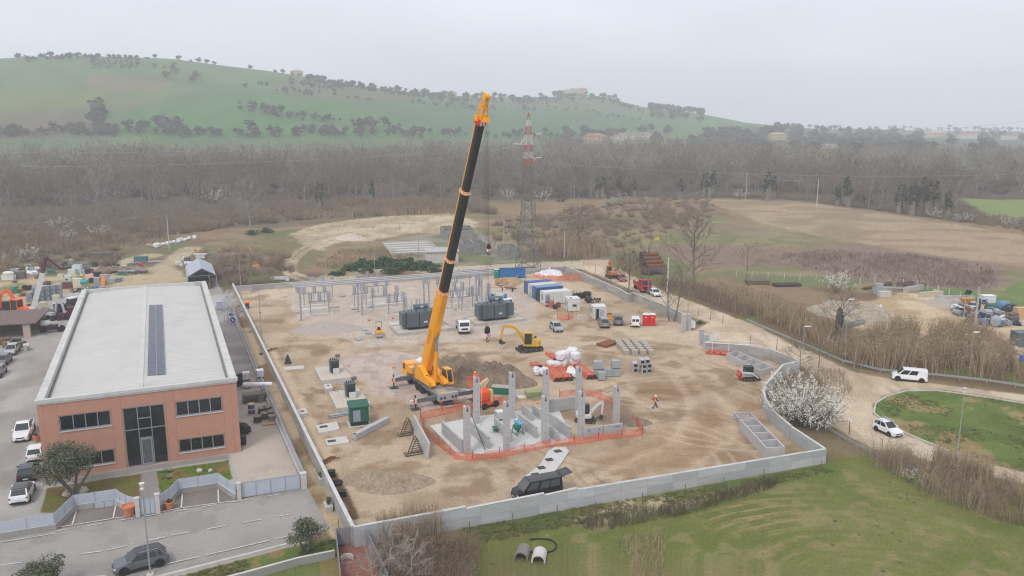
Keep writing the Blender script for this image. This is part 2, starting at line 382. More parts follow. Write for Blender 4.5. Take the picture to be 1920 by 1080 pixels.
# grass between wall and road, foreground field
fg = mix(mix(c3(124,127,72),c3(112,120,62),sstep(.4,.6,mid)),c3(146,134,96),sstep(.52,.7,sml)*.6)
lay('grass_field',area(((620,985),(660,985),(1075,925),(1550,865),(1640,850),(1760,880),(1960,920),(1960,1180),(500,1180),(600,1040)),.6,.6),fg)
brk = fbm(X/5,Y/5,12,3)
fx,fy = G(1640,1100); dd = np.hypot(X-fx,(Y-fy)*1.25); stripe = np.sin(dd*3.4+7*fbm(X/11,Y/11,14,3))+.6*np.sin(dd*8.5+5*fbm(X/6,Y/6,16,2))+1.3*(fbm(X/.7,Y/.7,15,2)-.5)
fld = area(((1240,1010),(1330,950),(1480,915),(1620,890),(1960,985),(1960,1300),(1260,1300)),.8,1.2)
lay('grass_field',fld*sstep(-.3,1.3,stripe)*sstep(.3,.62,brk)*(.55+.6*fbm(X/.8,Y/.8,97,3))*(1.0-.75*sstep(1380,1560,hx)),mix(c3(176,152,114),c3(158,136,98),sml),True)
lay('grass_field',area(((690,1010),(860,970),(1075,940),(1060,975),(900,1020),(860,1080),(700,1090)),1,1.5,3)*.8,mix(c3(96,104,62),c3(120,104,72),sstep(.5,.65,mid)),True)
lay('grass_field',area(((1060,968),(1180,942),(1390,906),(1420,915),(1290,950),(1120,985)),.8,1.6,3),mix(c3(196,178,148),c3(150,134,100),sstep(.5,.7,sml)),True)
lay('grass_field',area(((1240,925),(1440,892),(1560,872),(1570,890),(1430,905),(1260,940)),.5,1.2,2)*.8,c3(100,122,62),True)
lay('grass_field',area(((850,985),(960,966),(1050,950),(1060,970),(1000,1000),(870,1010)),.5,1.4,2)*.7,c3(92,116,58),True)
lay('grass_field',area(((1560,850),(1660,870),(1720,905),(1600,890)),.5,1,2)*.7,c3(118,122,64),True)
# dirt roads
ROAD = ((1000,492),(1075,489),(1140,486),(1150,500),(1205,528),(1262,553),(1311,571),(1420,611),(1470,640),(1530,665),(1580,688),(1605,698),(1680,712),(1960,744),(1960,760),(1840,741),(1755,730),(1700,731),(1660,742),(1640,756),(1637,775),(1660,794),(1700,815),(1780,848),(1850,868),(1960,895),
        (1960,915),(1850,890),(1760,868),(1690,848),(1640,842),(1600,822),(1560,798),(1568,758),(1548,716),(1500,684),(1440,658),(1390,645),(1335,640),(1300,648),(1280,632),(1330,604),(1290,592),(1240,570),(1190,546),(1130,520),(1090,504),(1000,501))
rw = area(ROAD,.35,.45,1.5)
lay('dirt_road',rw,mix(mix(c3(212,194,168),c3(192,172,146),sstep(.4,.65,mid)),c3(176,156,130),sstep(.55,.75,fbm(X/2,Y/9,41,3))*.6))
lay('dirt_road',strip(((800,508),(900,501),(1000,496),(1075,494)),5.5,.5,.5),c3(196,182,160))
isl = area(((1640,758),(1660,744),(1700,733),(1755,731),(1840,743),(1960,762),(1960,893),(1850,866),(1780,846),(1700,813),(1660,792),(1639,776)),.25,.25,1)
lay('lawn',isl,mix(mix(c3(108,125,64),c3(98,115,58),sstep(.4,.6,mid)),c3(158,138,98),sstep(.52,.66,fbm(X/3,Y/3,43,4))*.9))
# --- the building site
SITE = ((437,543),(560,537),(800,523),(1059,508),(1158,554),(1177,566),(1188,564),(1247,590),(1285,610),(1322,640),(1322,661),(1396,668),(1443,675),(1497,697),(1467,704),(1438,738),(1430,755),(1438,780),(1459,804),(1482,824),(1546,868),(664,1026))
dirt = mix(mix(c3(196,175,149),c3(177,155,129),sstep(.38,.64,mid)),c3(207,188,162),sstep(.5,.68,big)*.8)
dirt = mix(dirt,c3(148,122,95),sstep(.5,.7,fbm(X/3.2+7,Y/3.2,88,5))*.75)
lay('site_ground',sstep(-.1,.1,sdist(WP(SITE),X,Y)),dirt)
grav = mix(c3(204,188,172),c3(190,174,158),sstep(.4,.6,sml))
lay('gravel_ground',area(((540,560),(560,538),(760,528),(930,520),(1010,560),(1000,598),(985,622),(880,640),(790,645),(690,650),(600,622),(560,606)),.6,1,3),grav)
lay('gravel_ground',area(((638,672),(720,655),(780,664),(870,696),(890,716),(890,748),(790,772),(752,748),(700,742),(690,722),(655,706)),.4,.8,2.5),mix(c3(204,186,172),c3(184,166,154),sstep(.45,.6,sml)))
lay('gravel_ground',area(((1140,612),(1240,610),(1330,628),(1330,650),(1200,640)),1,1.5,3)*.7,c3(208,190,164),True)
lay('site_ground',area(((1100,860),(1420,730),(1440,790),(1380,850),(1200,900)),2,3,6)*.5,c3(172,140,106),True)
lay('site_ground',area(((1190,716),(1300,712),(1320,730),(1270,752),(1180,745)),.6,1.6,2.5)*.75,mix(c3(136,106,78),c3(164,134,102),sstep(.4,.6,fbm(X/5,Y/.8,77,3))),True)
lay('site_ground',area(((1080,790),(1150,740),(1180,745),(1190,790)),.8,1.2,2)*.8,c3(138,112,92),True)
lay('site_ground',area(((540,648),(600,644),(640,655),(600,664)),.8,1.2,2)*.6,c3(140,114,84),True)
lay('site_ground',area(((820,680),(880,660),(950,700),(940,730),(870,715)),.8,1.5,2)*.6,c3(128,102,78),True)
for k,pts in enumerate((((960,690),(1100,660),(1200,672),(1260,700),(1300,760),(1260,830),(1100,900)),((975,700),(1110,668),(1195,680),(1245,705),(1280,760),(1240,830),(1090,890)),((700,660),(850,650),(1000,660),(1140,640),(1260,650)),((1330,720),(1390,760),(1400,820),(1330,870)),
                         ((1310,725),(1370,765),(1378,820),(1310,868)),((1240,645),(1300,690),(1340,760),(1320,840)),((640,900),(760,905),(900,890)),((540,640),(700,634),(860,645),(960,640)))):
    lay('site_ground',strip(pts,1.3,.5,.6,2.0,50+k)*.32,c3(154,128,102) if k % 2 else c3(212,194,168),True)
for k in range(26):                          # wheel ruts where the lorries turn
    cx,cy_ = G(random.uniform(1120,1400),random.uniform(700,880)); a0 = random.uniform(0,6.3); rad = random.uniform(6,22)
    d = np.abs(np.hypot(X-cx,Y-cy_)-rad); an = np.arctan2(Y-cy_,X-cx); dw = (an-a0+PI) % (2*PI)-PI
    w = (1-sstep(.12,.4,np.abs(d-.9)))*(1-sstep(.3,.7,np.abs(dw)))*(sdist(WP(SITE),X,Y) > 1)
    lay('site_ground',w*.34,c3(142,116,90) if k % 3 else c3(216,196,170),True)
lay('site_ground',strip(((618,880),(640,920),(660,955),(664,970)),.9,.25,.2),c3(112,88,64),True)
lay('site_ground',strip(((500,655),(560,760),(600,840),(620,880)),2.2,.5,.6),c3(206,184,154),True)
# --- street, yards and strips by the hall
lay('dirt_track',area(((424,545),(438,541),(666,1026),(628,1026),(575,915),(430,592)),.2,.2),mix(c3(196,174,144),c3(142,116,88),sstep(.48,.62,mid)))
asph = mix(c3(162,158,152),c3(172,167,160),sstep(.35,.65,mid)); asph = mix(asph,c3(154,150,146),sstep(.55,.7,fbm(X/2.5,Y/2.5,71,4))*.7)
lay('concrete_yard',area(((-400,470),(0,560),(160,540),(400,520),(428,560),(440,600),(572,890),(452,912),(270,930),(0,1000),(-500,1060),(-500,500)),.2,.15),mix(mix(c3(188,184,178),c3(172,168,162),sstep(.35,.6,mid)),c3(154,148,142),sstep(.5,.7,fbm(X/6+3,Y/6,72,4))*.7))
lay('dirt_track',area(((-300,500),(100,520),(210,505),(330,500),(360,530),(150,545),(0,590),(-300,640)),1,1.5,4),mix(c3(186,168,138),c3(132,128,84),sstep(.5,.65,mid)))
lay('concrete_yard',area(((432,852),(455,846),(456,700),(500,720),(572,888),(446,905)),.2,.15),mix(c3(200,188,174),c3(176,162,148),sstep(.45,.7,mid)))
lay('asphalt_road',area(((-600,1100),(0,1010),(105,992),(270,964),(450,936),(575,914),(618,990),(545,1018),(420,1046),(280,1082),(0,1180),(-600,1250)),.12,.08),asph)
lay('pavement',area(((280,1082),(420,1046),(545,1018),(560,1012),(572,1018),(425,1056),(290,1094)),.1,.06),c3(182,174,164))
lay('lawn',area(((290,1096),(425,1058),(575,1019),(640,1010),(640,1040),(480,1080),(380,1110)),.2,.2),mix(c3(106,124,64),c3(142,126,80),sstep(.55,.7,sml)))
lay('parking_bay',area(((105,990),(140,955),(220,940),(265,960),(262,966)),.08,.04),mix(c3(134,124,116),c3(150,140,130),sml))
lay('parking_bay',area(((300,958),(335,925),(405,912),(440,938)),.08,.04),mix(c3(134,124,116),c3(150,140,130),sml))
lay('pavement',area(((150,900),(240,889),(430,860),(428,852),(85,902),(92,912)),.08,.05),c3(160,152,146))
lay('pavement',area(((262,888),(296,882),(296,932),(262,940)),.08,.05),c3(156,150,144))
lay('lawn',area(((88,916),(265,888),(262,930),(100,962),(75,962)),.1,.12,1),mix(c3(126,108,70),c3(116,116,62),sstep(.45,.65,sml)))
lay('lawn',area(((294,884),(428,863),(436,898),(410,908),(300,928)),.1,.12,1),mix(c3(102,122,52),c3(136,116,72),sstep(.5,.65,sml)))
grain = RS.normal(0,1,X.shape); near_ = 1-sstep(250,600,RRg); C = C*np.clip(1+(grain*.05+(sml-.5)*.2)*near_*np.where(np.isin(ZN,[7,8,12,13]),.3,1),.5,1.6)[...,None]
gm,t,bs = newmat('land_cover'); N = t.nodes; L = t.links
at = N.new('ShaderNodeAttribute'); at.attribute_name = 'land'; tc = N.new('ShaderNodeTexCoord')
def nz(scale,det,rough=.6):
    n = N.new('ShaderNodeTexNoise'); n.inputs['Scale'].default_value = scale; n.inputs['Detail'].default_value = det; n.inputs['Roughness'].default_value = rough
    L.new(tc.outputs['Object'],n.inputs['Vector']); return n.outputs[0]
def mr(x,a,b,c,d):
    n = N.new('ShaderNodeMapRange'); n.inputs[1].default_value = a; n.inputs[2].default_value = b; n.inputs[3].default_value = c; n.inputs[4].default_value = d
    L.new(x,n.inputs[0]); return n.outputs[0]
n1 = nz(3.2,9,.78); n2 = nz(.3,8,.7)
mu = N.new('ShaderNodeMath'); mu.operation = 'MULTIPLY'
L.new(mr(n1,.3,.7,.60,1.16),mu.inputs[0]); L.new(mr(n2,.3,.7,.9,1.1),mu.inputs[1])
sc_ = N.new('ShaderNodeVectorMath'); sc_.operation = 'SCALE'; L.new(at.outputs['Color'],sc_.inputs[0]); L.new(mu.outputs[0],sc_.inputs['Scale'])
lm = N.new('ShaderNodeMixRGB'); lf = N.new('ShaderNodeVectorMath'); lf.operation = 'SCALE'; lf.inputs['Scale'].default_value = .88; L.new(at.outputs['Color'],lf.inputs[0]); L.new(at.outputs['Alpha'],lm.inputs[0]); L.new(lf.outputs[0],lm.inputs[1]); L.new(sc_.outputs[0],lm.inputs[2]); L.new(lm.outputs[0],bs.inputs['Base Color']); bs.inputs['Roughness'].default_value = .95; bs.inputs['Specular IOR Level'].default_value = .1
bp = N.new('ShaderNodeBump'); bp.inputs['Strength'].default_value = .8; bp.inputs['Distance'].default_value = .25
L.new(n1,bp.inputs['Height']); L.new(bp.outputs[0],bs.inputs['Normal'])
nr,nc = X.shape; V = np.stack([X,Y,Z],-1).reshape(-1,3); AL = np.ones(X.shape)*.8
for nm_,v_ in (('asphalt_road',.22),('concrete_yard',.3),('pavement',.3),('parking_bay',.35),('dirt_road',.55),('site_ground',.7),('gravel_ground',.7),('grass_field',.85)): AL[ZN == ZNAMES.index(nm_)] = v_
CC = np.concatenate([C.reshape(-1,3),AL.reshape(-1,1)],1)
ii = np.arange((nr-1)*(nc-1)); i0 = (ii//(nc-1))*nc+ii % (nc-1); Q = np.stack([i0,i0+1,i0+nc+1,i0+nc],1)[:,::1]
fz = ZN.reshape(-1)[i0]
for z,nm in enumerate(ZNAMES):
    q = Q[fz == z]
    if not len(q): continue
    u,inv = np.unique(q,return_inverse=True)
    arrmesh(nm,V[u],inv.reshape(-1,4),[gm],col=CC[u],smooth=True,kind='structure')

# ================================================================ MATERIALS IN USE
terra = MAT('terracotta_render',(.45,.235,.168),.85,var=.07,scale=1.2,bump=.15,bscale=60)
roofw = MAT('roof_sheet',(.505,.495,.47),.8,var=.05,scale=.25,dirt=.12)
conc = MAT('concrete',(.42,.41,.39),.85,var=.14,scale=1.1,bump=.2,dirt=.25)
concl = MAT('pale_concrete',(.52,.50,.47),.85,var=.1,scale=1.3,dirt=.15)
precast = MAT('precast_concrete',(.43,.42,.42),.8,var=.09,scale=.9,dirt=.12)
coping = MAT('coping',(.52,.52,.50),.8,var=.1,scale=.8,dirt=.3)
alu = MAT('aluminium',(.45,.47,.49),.35,.7,.05)
glass = GLASS(); cglass = GLASS('car_glass',(.02,.026,.03),.08)
panelg = MAT('fence_panel_grey',(.42,.46,.52),.5,var=.06,scale=.8)
galv = MAT('galvanised_steel',(.36,.39,.41),.5,.4,.1,3)
dsteel = MAT('dark_steel',(.045,.05,.055),.5,.3,.15)
black = MAT('black_plastic',(.018,.018,.02),.55,0,.2)
rubber = MAT('rubber',(.02,.02,.021),.85,0,.2)
wpaint = MAT('white_paint',(.72,.73,.73),.35,0,.04,1,coat=.3)
dwhite = MAT('worn_white_paint',(.62,.62,.60),.55,0,.08,1.5,dirt=.25)
yel = MAT('crane_yellow',(.85,.36,.008),.35,0,.05,1,coat=.2)
yel2 = MAT('digger_yellow',(.62,.36,.035),.45,0,.1,1.5,dirt=.2)
org = MAT('orange_paint',(.75,.10,.018),.45,0,.08,1.5,dirt=.12)
grey4 = MAT('carrier_grey',(.13,.145,.165),.5,.1,.1,1.5,dirt=.15)
tank = MAT('transformer_grey',(.10,.132,.152),.45,.1,.1,1.2)
rust = MAT('rust',(.20,.075,.035),.9,0,.25,3,bump=.3)
wood = MAT('raw_timber',(.55,.36,.20),.8,0,.2,4)
dwood = MAT('old_timber',(.16,.12,.085),.85,0,.25,4)
redp = MAT('red_paint',(.52,.015,.018),.4,0,.06)
bluep = MAT('container_blue',(.035,.12,.30),.5,0,.1,1.5,dirt=.15)
greenp = MAT('dark_green_paint',(.015,.10,.06),.45,0,.08)
ter_pot = MAT('terracotta_pot',(.52,.20,.11),.8,0,.1,3)
bagw = MAT('woven_bag',(.70,.70,.73),.7,0,.07,4,bump=.4,bscale=6)
pvc = MAT('orange_pvc',(.55,.13,.06),.4,0,.08)
stone = MAT('pale_stone',(.50,.44,.35),.9,0,.15,2.5,bump=.6,bscale=7)
soil = MAT('turned_soil',(.20,.15,.105),.95,0,.42,1.3,bump=1.,bscale=3)
gravelm = MAT('gravel_heap',(.38,.33,.29),.95,0,.15,3,bump=.6,bscale=12)
markw = MAT('road_paint',(.55,.55,.53),.7,0,.25,2,dirt=.2)
tagy = MAT('warning_orange',(.85,.22,.03),.5)
signred = MAT('sign_red',(.65,.03,.03),.5); signblue = MAT('sign_blue',(.02,.12,.5),.5)
lamp_lens = MAT('headlamp_lens',(.55,.57,.6),.15,.1); tail_lens = MAT('tail_lens',(.35,.01,.012),.2)
plate_w = MAT('number_plate',(.6,.6,.6),.5)

# ================================================================ THE TERRACOTTA HALL
HO = (-49.9,82.5); HA = R(23.0); HW,HD_,HH = 20.0,62.0,8.75
hall = thing('industrial_building','two storey terracotta industrial hall with white low gabled roof and row of solar panels','building',(*HO,0),HA)
def hl(x,y,z=0): return (HO[0]+x*cos(HA)-y*sin(HA),HO[1]+x*sin(HA)+y*cos(HA),z)
OPEN = [(1.9,6.85,5.22,6.98),(13.4,18.32,5.22,6.98),(13.4,18.32,.9,2.5),(1.9,6.85,.9,2.5),(8.0,12.25,.06,6.98)]
b = B(terra)
xs = sorted({0,HW,*[v for o in OPEN for v in o[:2]]}); zs = sorted({0,HH,*[v for o in OPEN for v in o[2:]]})
for i in range(len(xs)-1):            # front wall in pieces round its openings
    for k in range(len(zs)-1):
        xm,zm = (xs[i]+xs[i+1])/2,(zs[k]+zs[k+1])/2
        if not any(o[0] < xm < o[1] and o[2] < zm < o[3] for o in OPEN): b.add([(xs[i],0,zs[k]),(xs[i+1],0,zs[k]),(xs[i+1],0,zs[k+1]),(xs[i],0,zs[k+1])],[(0,1,2,3)])
for x0,x1,z0,z1 in OPEN:
    for p in (((x0,0,z0),(x0,0,z1),(x0,.25,z1),(x0,.25,z0)),((x1,0,z0),(x1,.25,z0),(x1,.25,z1),(x1,0,z1)),((x0,0,z1),(x1,0,z1),(x1,.25,z1),(x0,.25,z1)),((x0,0,z0),(x0,.25,z0),(x1,.25,z0),(x1,0,z0))): b.quad(*p)
b.quad((0,HD_,0),(0,0,0),(0,0,HH),(0,HD_,HH)); b.quad((HW,0,0),(HW,HD_,0),(HW,HD_,HH),(HW,0,HH)); b.quad((HW,HD_,0),(0,HD_,0),(0,HD_,HH),(HW,HD_,HH))
b.obj('wall',hall)
for x in (.55,1.82,6.95,7.9,12.38,13.3,18.45,19.35): b = B(MAT('render_joint',(.36,.175,.12),.9)); b.bx(x-.02,x+.02,-.008,.002,.02,HH-.02); b.obj('facade_joint',hall)
b = B(coping)                         # parapet ring with a projecting coping
b.bx(-.06,.72,.72,HD_-.45,HH-.9,9.02); b.bx(HW-.72,HW+.06,.72,HD_-.45,HH-.9,9.02); b.bx(-.06,HW+.06,HD_-.45,HD_+.06,HH-.7,8.98)
b.bx(-.16,HW+.16,-.18,.30,HH-.12,9.0); b.bx(-.06,.72,.3,.72,HH-.12,9.01); b.bx(HW-.72,HW+.06,.3,.72,HH-.12,9.01); b.bx(-.08,HW+.08,-.1,.3,HH-.32,HH-.12)
b.obj('parapet',hall)
roof = B(roofw)
zr = lambda x: 8.28+.5*(1-abs(x-10)/10)
roof.add([(.72,.3,zr(.72)),(10,.3,zr(10)),(HW-.72,.3,zr(19.28)),(HW-.72,HD_-.45,zr(19.28)),(10,HD_-.45,zr(10)),(.72,HD_-.45,zr(.72))],[(0,1,4,5),(1,2,3,4)])
roof.m(MAT('roof_seam',(.48,.47,.445),.8))
for k in range(1,50):                # standing seams
    y = .6+k*1.22
    if y < HD_-.6: roof.hexa([(.8,y-.02,zr(.8)),(10,y-.02,zr(10)),(10,y+.02,zr(10)),(.8,y+.02,zr(.8)),(.8,y-.02,zr(.8)+.012),(10,y-.02,zr(10)+.012),(10,y+.02,zr(10)+.012),(.8,y+.02,zr(.8)+.012)]); roof.hexa([(10,y-.02,zr(10)),(19.2,y-.02,zr(19.2)),(19.2,y+.02,zr(19.2)),(10,y+.02,zr(10)),(10,y-.02,zr(10)+.012),(19.2,y-.02,zr(19.2)+.012),(19.2,y+.02,zr(19.2)+.012),(10,y+.02,zr(10)+.012)])
rf = roof.obj('roof',hall)
b = B(coping); b.ext([(9.62,8.7),(9.75,8.86),(10.25,8.86),(10.38,8.7)],.3,HD_-.45); b.obj('ridge_strip',rf)
b = B(MAT('gutter_stain',(.20,.19,.16),.9,0,.35,2))
b.bx(.73,1.0,.5,HD_-.5,8.30,8.345); b.bx(HW-1.0,HW-.73,.5,HD_-.5,8.30,8.345); b.bx(1,HW-1,HD_-.75,HD_-.46,8.3,8.36); b.obj('gutter',rf)
sol = MAT('solar_cell',(.055,.06,.10),.25,.2,.1,2)
for k in range(33):
    y = 5.4+k*1.2; f = B(alu); f.hexa([(10.68,y,zr(10.68)+.1),(12.62,y,zr(12.62)+.1),(12.62,y+1.17,zr(12.62)+.1),(10.68,y+1.17,zr(10.68)+.1),(10.68,y,zr(10.68)+.14),(12.62,y,zr(12.62)+.14),(12.62,y+1.17,zr(12.62)+.14),(10.68,y+1.17,zr(10.68)+.14)]); f.m(sol)
    for x0 in (10.71,11.67): f.quad((x0,y+.03,zr(x0)+.144),(x0+.92,y+.03,zr(x0+.92)+.144),(x0+.92,y+1.14,zr(x0+.92)+.144),(x0,y+1.14,zr(x0)+.144))
    f.obj('solar_panel',hall)
sill = MAT('window_sill',(.52,.53,.55),.6)
for (x0,x1,z0,z1) in OPEN[:4]:
    w = B(alu); n = 4; s = (x1-x0-.24)/n
    for q in (x0+.03,x1-.11): w.bx(q,q+.08,.06,.16,z0+.03,z1-.03)
    for k in range(1,n): w.bx(x0+.12+k*s-.05,x0+.12+k*s+.05,.06,.16,z0+.03,z1-.03)
    w.bx(x0+.111,x1-.111,.062,.158,z0+.03,z0+.12); w.bx(x0+.111,x1-.111,.062,.158,z1-.12,z1-.03)
    o = w.obj('window',hall)
    g = B(glass); g.quad((x0,.12,z0),(x1,.12,z0),(x1,.12,z1),(x0,.12,z1)); g.obj('pane',o)
    g = B(sill); g.bx(x0-.06,x1+.06,-.1,.1,z0-.09,z0-.003); g.obj('sill',o)
    g = B(MAT('room_dark',(.05,.05,.05),.9)); g.quad((x0,.6,z0),(x1,.6,z0),(x1,.6,z1),(x0,.6,z1)); g.obj('room_shade_sheet',o)  # flat dark sheet behind the pane, the unlit room put into its colour
w = B(alu); x0,x1,z0,z1 = OPEN[4]
for x in (8.02,9.42,10.75,12.15): w.bx(x,x+.09,.04,.16,z0,z1-.02)
for (a,c,z) in ((8.11,9.42,4.3),(9.51,10.75,5.5),(9.51,10.75,4.3),(10.84,12.15,4.3),(9.51,10.75,3.22),(8.11,9.42,6.86),(9.51,10.75,6.86),(10.84,12.15,6.86),(8.11,9.42,.07),(10.84,12.15,.07)): w.bx(a,c,.045,.155,z,z+.1)
ew = w.obj('entrance_glazing',hall)
g = B(glass); g.quad((x0,.12,z0),(x1,.12,z0),(x1,.12,z1),(x0,.12,z1)); g.obj('pane',ew)
d = B(alu); d.bx(9.55,9.68,.0,.08,.1,3.2); d.bx(10.58,10.71,.0,.08,.1,3.2); d.bx(9.681,10.579,.002,.078,.1,.3); d.bx(9.681,10.579,.002,.078,3.05,3.2); do = d.obj('door',hall)
g = B(MAT('door_glass',(.10,.11,.12),.15)); g.quad((9.68,.03,.3),(10.58,.03,.3),(10.58,.03,3.05),(9.68,.03,3.05)); g.obj('pane',do)
b = B(alu); b.cyl((9.78,-.06,1.0),(9.78,-.06,1.9),.025); b.obj('handle',do)

# ================================================================ WALLS AND FENCES
UVD = lambda s,z: (s,z)
def wall_run(name,label,cat,pts,h0,h1,t,mat,group=None,topmat=None,base=-.2,closed=False):
    n = len(pts); V = []; S = [0]
    for i in range(1,n): S.append(S[-1]+hypot(pts[i][0]-pts[i-1][0],pts[i][1]-pts[i-1][1]))
    for i,(x,y) in enumerate(pts):
        d0 = np.array(pts[i])-pts[i-1] if i else np.array(pts[1])-pts[0]; d1 = np.array(pts[i+1])-pts[i] if i < n-1 else d0
        d0 = d0/np.linalg.norm(d0); d1 = d1/np.linalg.norm(d1); m = d0+d1; m /= np.linalg.norm(m); nn = np.array((-m[1],m[0])); k = t/2/max(.4,float(m@d0))
        h = h0+(h1-h0)*S[i]/S[-1] if not callable(h0) else h0(S[i])
        for s,z in ((1,base),(-1,base),(-1,h),(1,h)): V.append((x+nn[0]*k*s,y+nn[1]*k*s,z))
    me = bpy.data.meshes.new(name); fs = []; uv = []; mi = []
    for i in range(n-1):
        a,c = i*4,i*4+4
        for f,sd in (((a,c,c+3,a+3),0),((c+1,a+1,a+2,c+2),0),((a+3,c+3,c+2,a+2),1),((a+1,c+1,c,a),0)):
            fs.append(f); mi.append(sd)
            for v in f: uv.append((S[v//4],V[v][2] if v % 4 > 1 or not sd else V[v][2]))
    for f in ((0,3,2,1),(n*4-4,n*4-3,n*4-2,n*4-1)):
        fs.append(f); mi.append(0)
        for k,v in enumerate(f): uv.append((S[v//4]+(t if k in (0,1) else 0),V[v][2]))
    me.from_pydata(V,[],fs); me.materials.append(mat); me.materials.append(topmat or coping)
    lay_ = me.uv_layers.new(name='UVMap'); lay_.data.foreach_set('uv',[c for u in uv for c in u]); me.polygons.foreach_set('material_index',mi); me.update()
    o = link(name,me)
    return tag(o,label,cat,group) if cat else o
shut = PANELS('shuttered_concrete',(.47,.475,.475),3.0,.98,.66,.12,.022)
shutd = PANELS('older_concrete',(.40,.385,.36),2.5,.6,.7,.16,.02)
gw = WP
FL,FR = G(664,1026),G(1546,868)
ln = lambda a,c,t: (a[0]+(c[0]-a[0])*t,a[1]+(c[1]-a[1])*t)
wall_run('boundary_wall','long board marked grey concrete wall along the front of the building site stepped beside the black van','wall',
         [FL]+[ln(FL,FR,t) for t in (.2005,.2015,.352,.353,.419,.42,.62,.85)]+[FR],lambda s: (lambda q: 2.02+.13*q/.2 if q < .201 else 1.95+.2*(q-.2)/.15 if q < .3525 else 1.93+.18*(q-.35)/.07 if q < .4195 else 1.93-.22*(q-.42)/.58)(s/hypot(FR[0]-FL[0],FR[1]-FL[1])),0,.32,shut)
RW = gw(((1546,868),(1482,824),(1459,804),(1447,792),(1439,780),(1433,768),(1430,755),(1432,746),(1438,738),(1467,704),(1497,697),(1443,675),(1396,668),(1322,661)))
wall_run('boundary_wall','curved grey concrete wall bending past the white blossom bush up to the site gate','wall',RW[1:-3],1.75,1.75,.32,shut)
wall_run('boundary_wall','short straight concrete wall closing the corner behind the four cell concrete tank','wall',[ln(RW[0],RW[1],.03),ln(RW[0],RW[1],.985)],1.7,1.7,.32,shut)
wall_run('boundary_wall','low concrete wall by the gate with white pipe goal frame in front','wall',[ln(RW[-4],RW[-3],.02),RW[-3],RW[-2],RW[-1]],1.8,1.9,.3,shutd)
NW = gw(((1285,610),(1247,591),(1188,565),(1177,567),(1158,555),(1059,509)))
wall_run('boundary_wall','pale concrete wall beside the dirt road behind the white cabins with a jog halfway','wall',NW[:4]+[NW[4],NW[5]],2.1,1.55,.35,shutd)
wall_run('boundary_wall','low concrete wall closing the far end of the site below the pylon','wall',gw(((1057,509.5),(800,524),(560,538),(443,546))),1.35,1.2,.3,shutd)
wall_run('boundary_wall','long mortar topped concrete wall between the hall yard and the building site','wall',[G(437,541),G(500,676),G(560,805),G(640,976),ln(FL,G(640,976),.03)],1.2,2.0,.38,shutd)
for (px,py,w,h) in ((1281,622,.7,3.1),(1291,619,.5,2.9)):
    q = B(precast); q.bx(-w/2,w/2,-.35,.35,0,h); q.bx(-w/2-.05,w/2+.05,-.4,.4,h,h+.08); o = q.obj('gate_pillar',loc=G3(px,py),rz=HA,label='%s concrete gate pillar on the far side of the site entrance' % ('thick tall' if w > .6 else 'thinner'),cat='pillar',group='gate pillars')
for (px,py,h) in ((1314,646,2.6),(1323,652,2.2)):
    q = B(precast); q.bx(-.3,.3,-.3,.3,0,h); q.bx(-.34,.34,-.34,.34,h,h+.07); q.obj('gate_pillar',loc=G3(px,py),rz=HA,label='%s concrete gate pillar on the near side of the site entrance' % ('taller' if h > 2.4 else 'shorter'),cat='pillar',group='gate pillars')
# hall yard fence of grey panels
def panel_fence(name,label,pts,zb,zt,base=None,step=2.0,pm=None,group=None):
    t = thing(name,label,'fence',(*pts[0],0),0,group); ox,oy = pts[0]
    pb = B(pm or panelg); mp_ = []
    for (ax,ay),(bx_,by_) in zip(pts[:-1],pts[1:]):
        L_ = hypot(bx_-ax,by_-ay); n = max(1,round(L_/step)); a = atan2(by_-ay,bx_-ax)
        for k in range(n):
            cx,cy_ = ax+(bx_-ax)*(k+.5)/n-ox,ay+(by_-ay)*(k+.5)/n-oy
            pb.box((cx,cy_,(zb+zt)/2),(L_/n-.05,.04,zt-zb),a)
            mp_.append((ax+(bx_-ax)*k/n-ox,ay+(by_-ay)*k/n-oy,a))
    mp_.append((pts[-1][0]-ox,pts[-1][1]-oy,0)); pb.obj('panel',t)
    for x,y,a in mp_: qs = B(galv); qs.box((x,y,zt/2+.02),(.07,.07,zt+.04),a); qs.obj('post',t)
    if base:
        w = wall_run('base_wall','','',pts,base,base,.3,shutd); w.parent = t; w.location = (-ox,-oy,0)
    return t
panel_fence('panel_fence','grey panel fence on low wall between the drum yard and the dirt strip',gw(((437,590),(472,680),(502,755),(572,914))),.5,1.75,.5,2.0)
FP = gw(((-60,1021),(0,1010),(104,993),(140,957),(219,945),(226,950),(238,957),(256,962)))
panel_fence('panel_fence','stepped pale grey panel fence on low wall left of the hall entrance gate',FP,.62,1.62,.6,2.2)
FP2 = gw(((300,957),(318,945),(335,926),(410,914),(443,936)))
panel_fence('panel_fence','stepped pale grey panel fence on low wall right of the hall entrance gate',FP2,.62,1.62,.6,1.6)
for (px,py,s,l) in ((259,968,1.9,'left'),(297,962,2.0,'right'),(449,936,1.75,'')):
    q = B(concl); q.bx(-.2,.2,-.2,.2,0,s); q.bx(-.24,.24,-.24,.24,s,s+.06); q.obj('gate_pillar',loc=G3(px,py),rz=HA,label={'left': 'pale pillar between fence and pedestrian gate beside the big pot','right': 'pale pillar between pedestrian gate and the small pot','': 'pale pillar holding the wide sliding yard gate'}[l],cat='pillar',group='pillars of the hall fence')
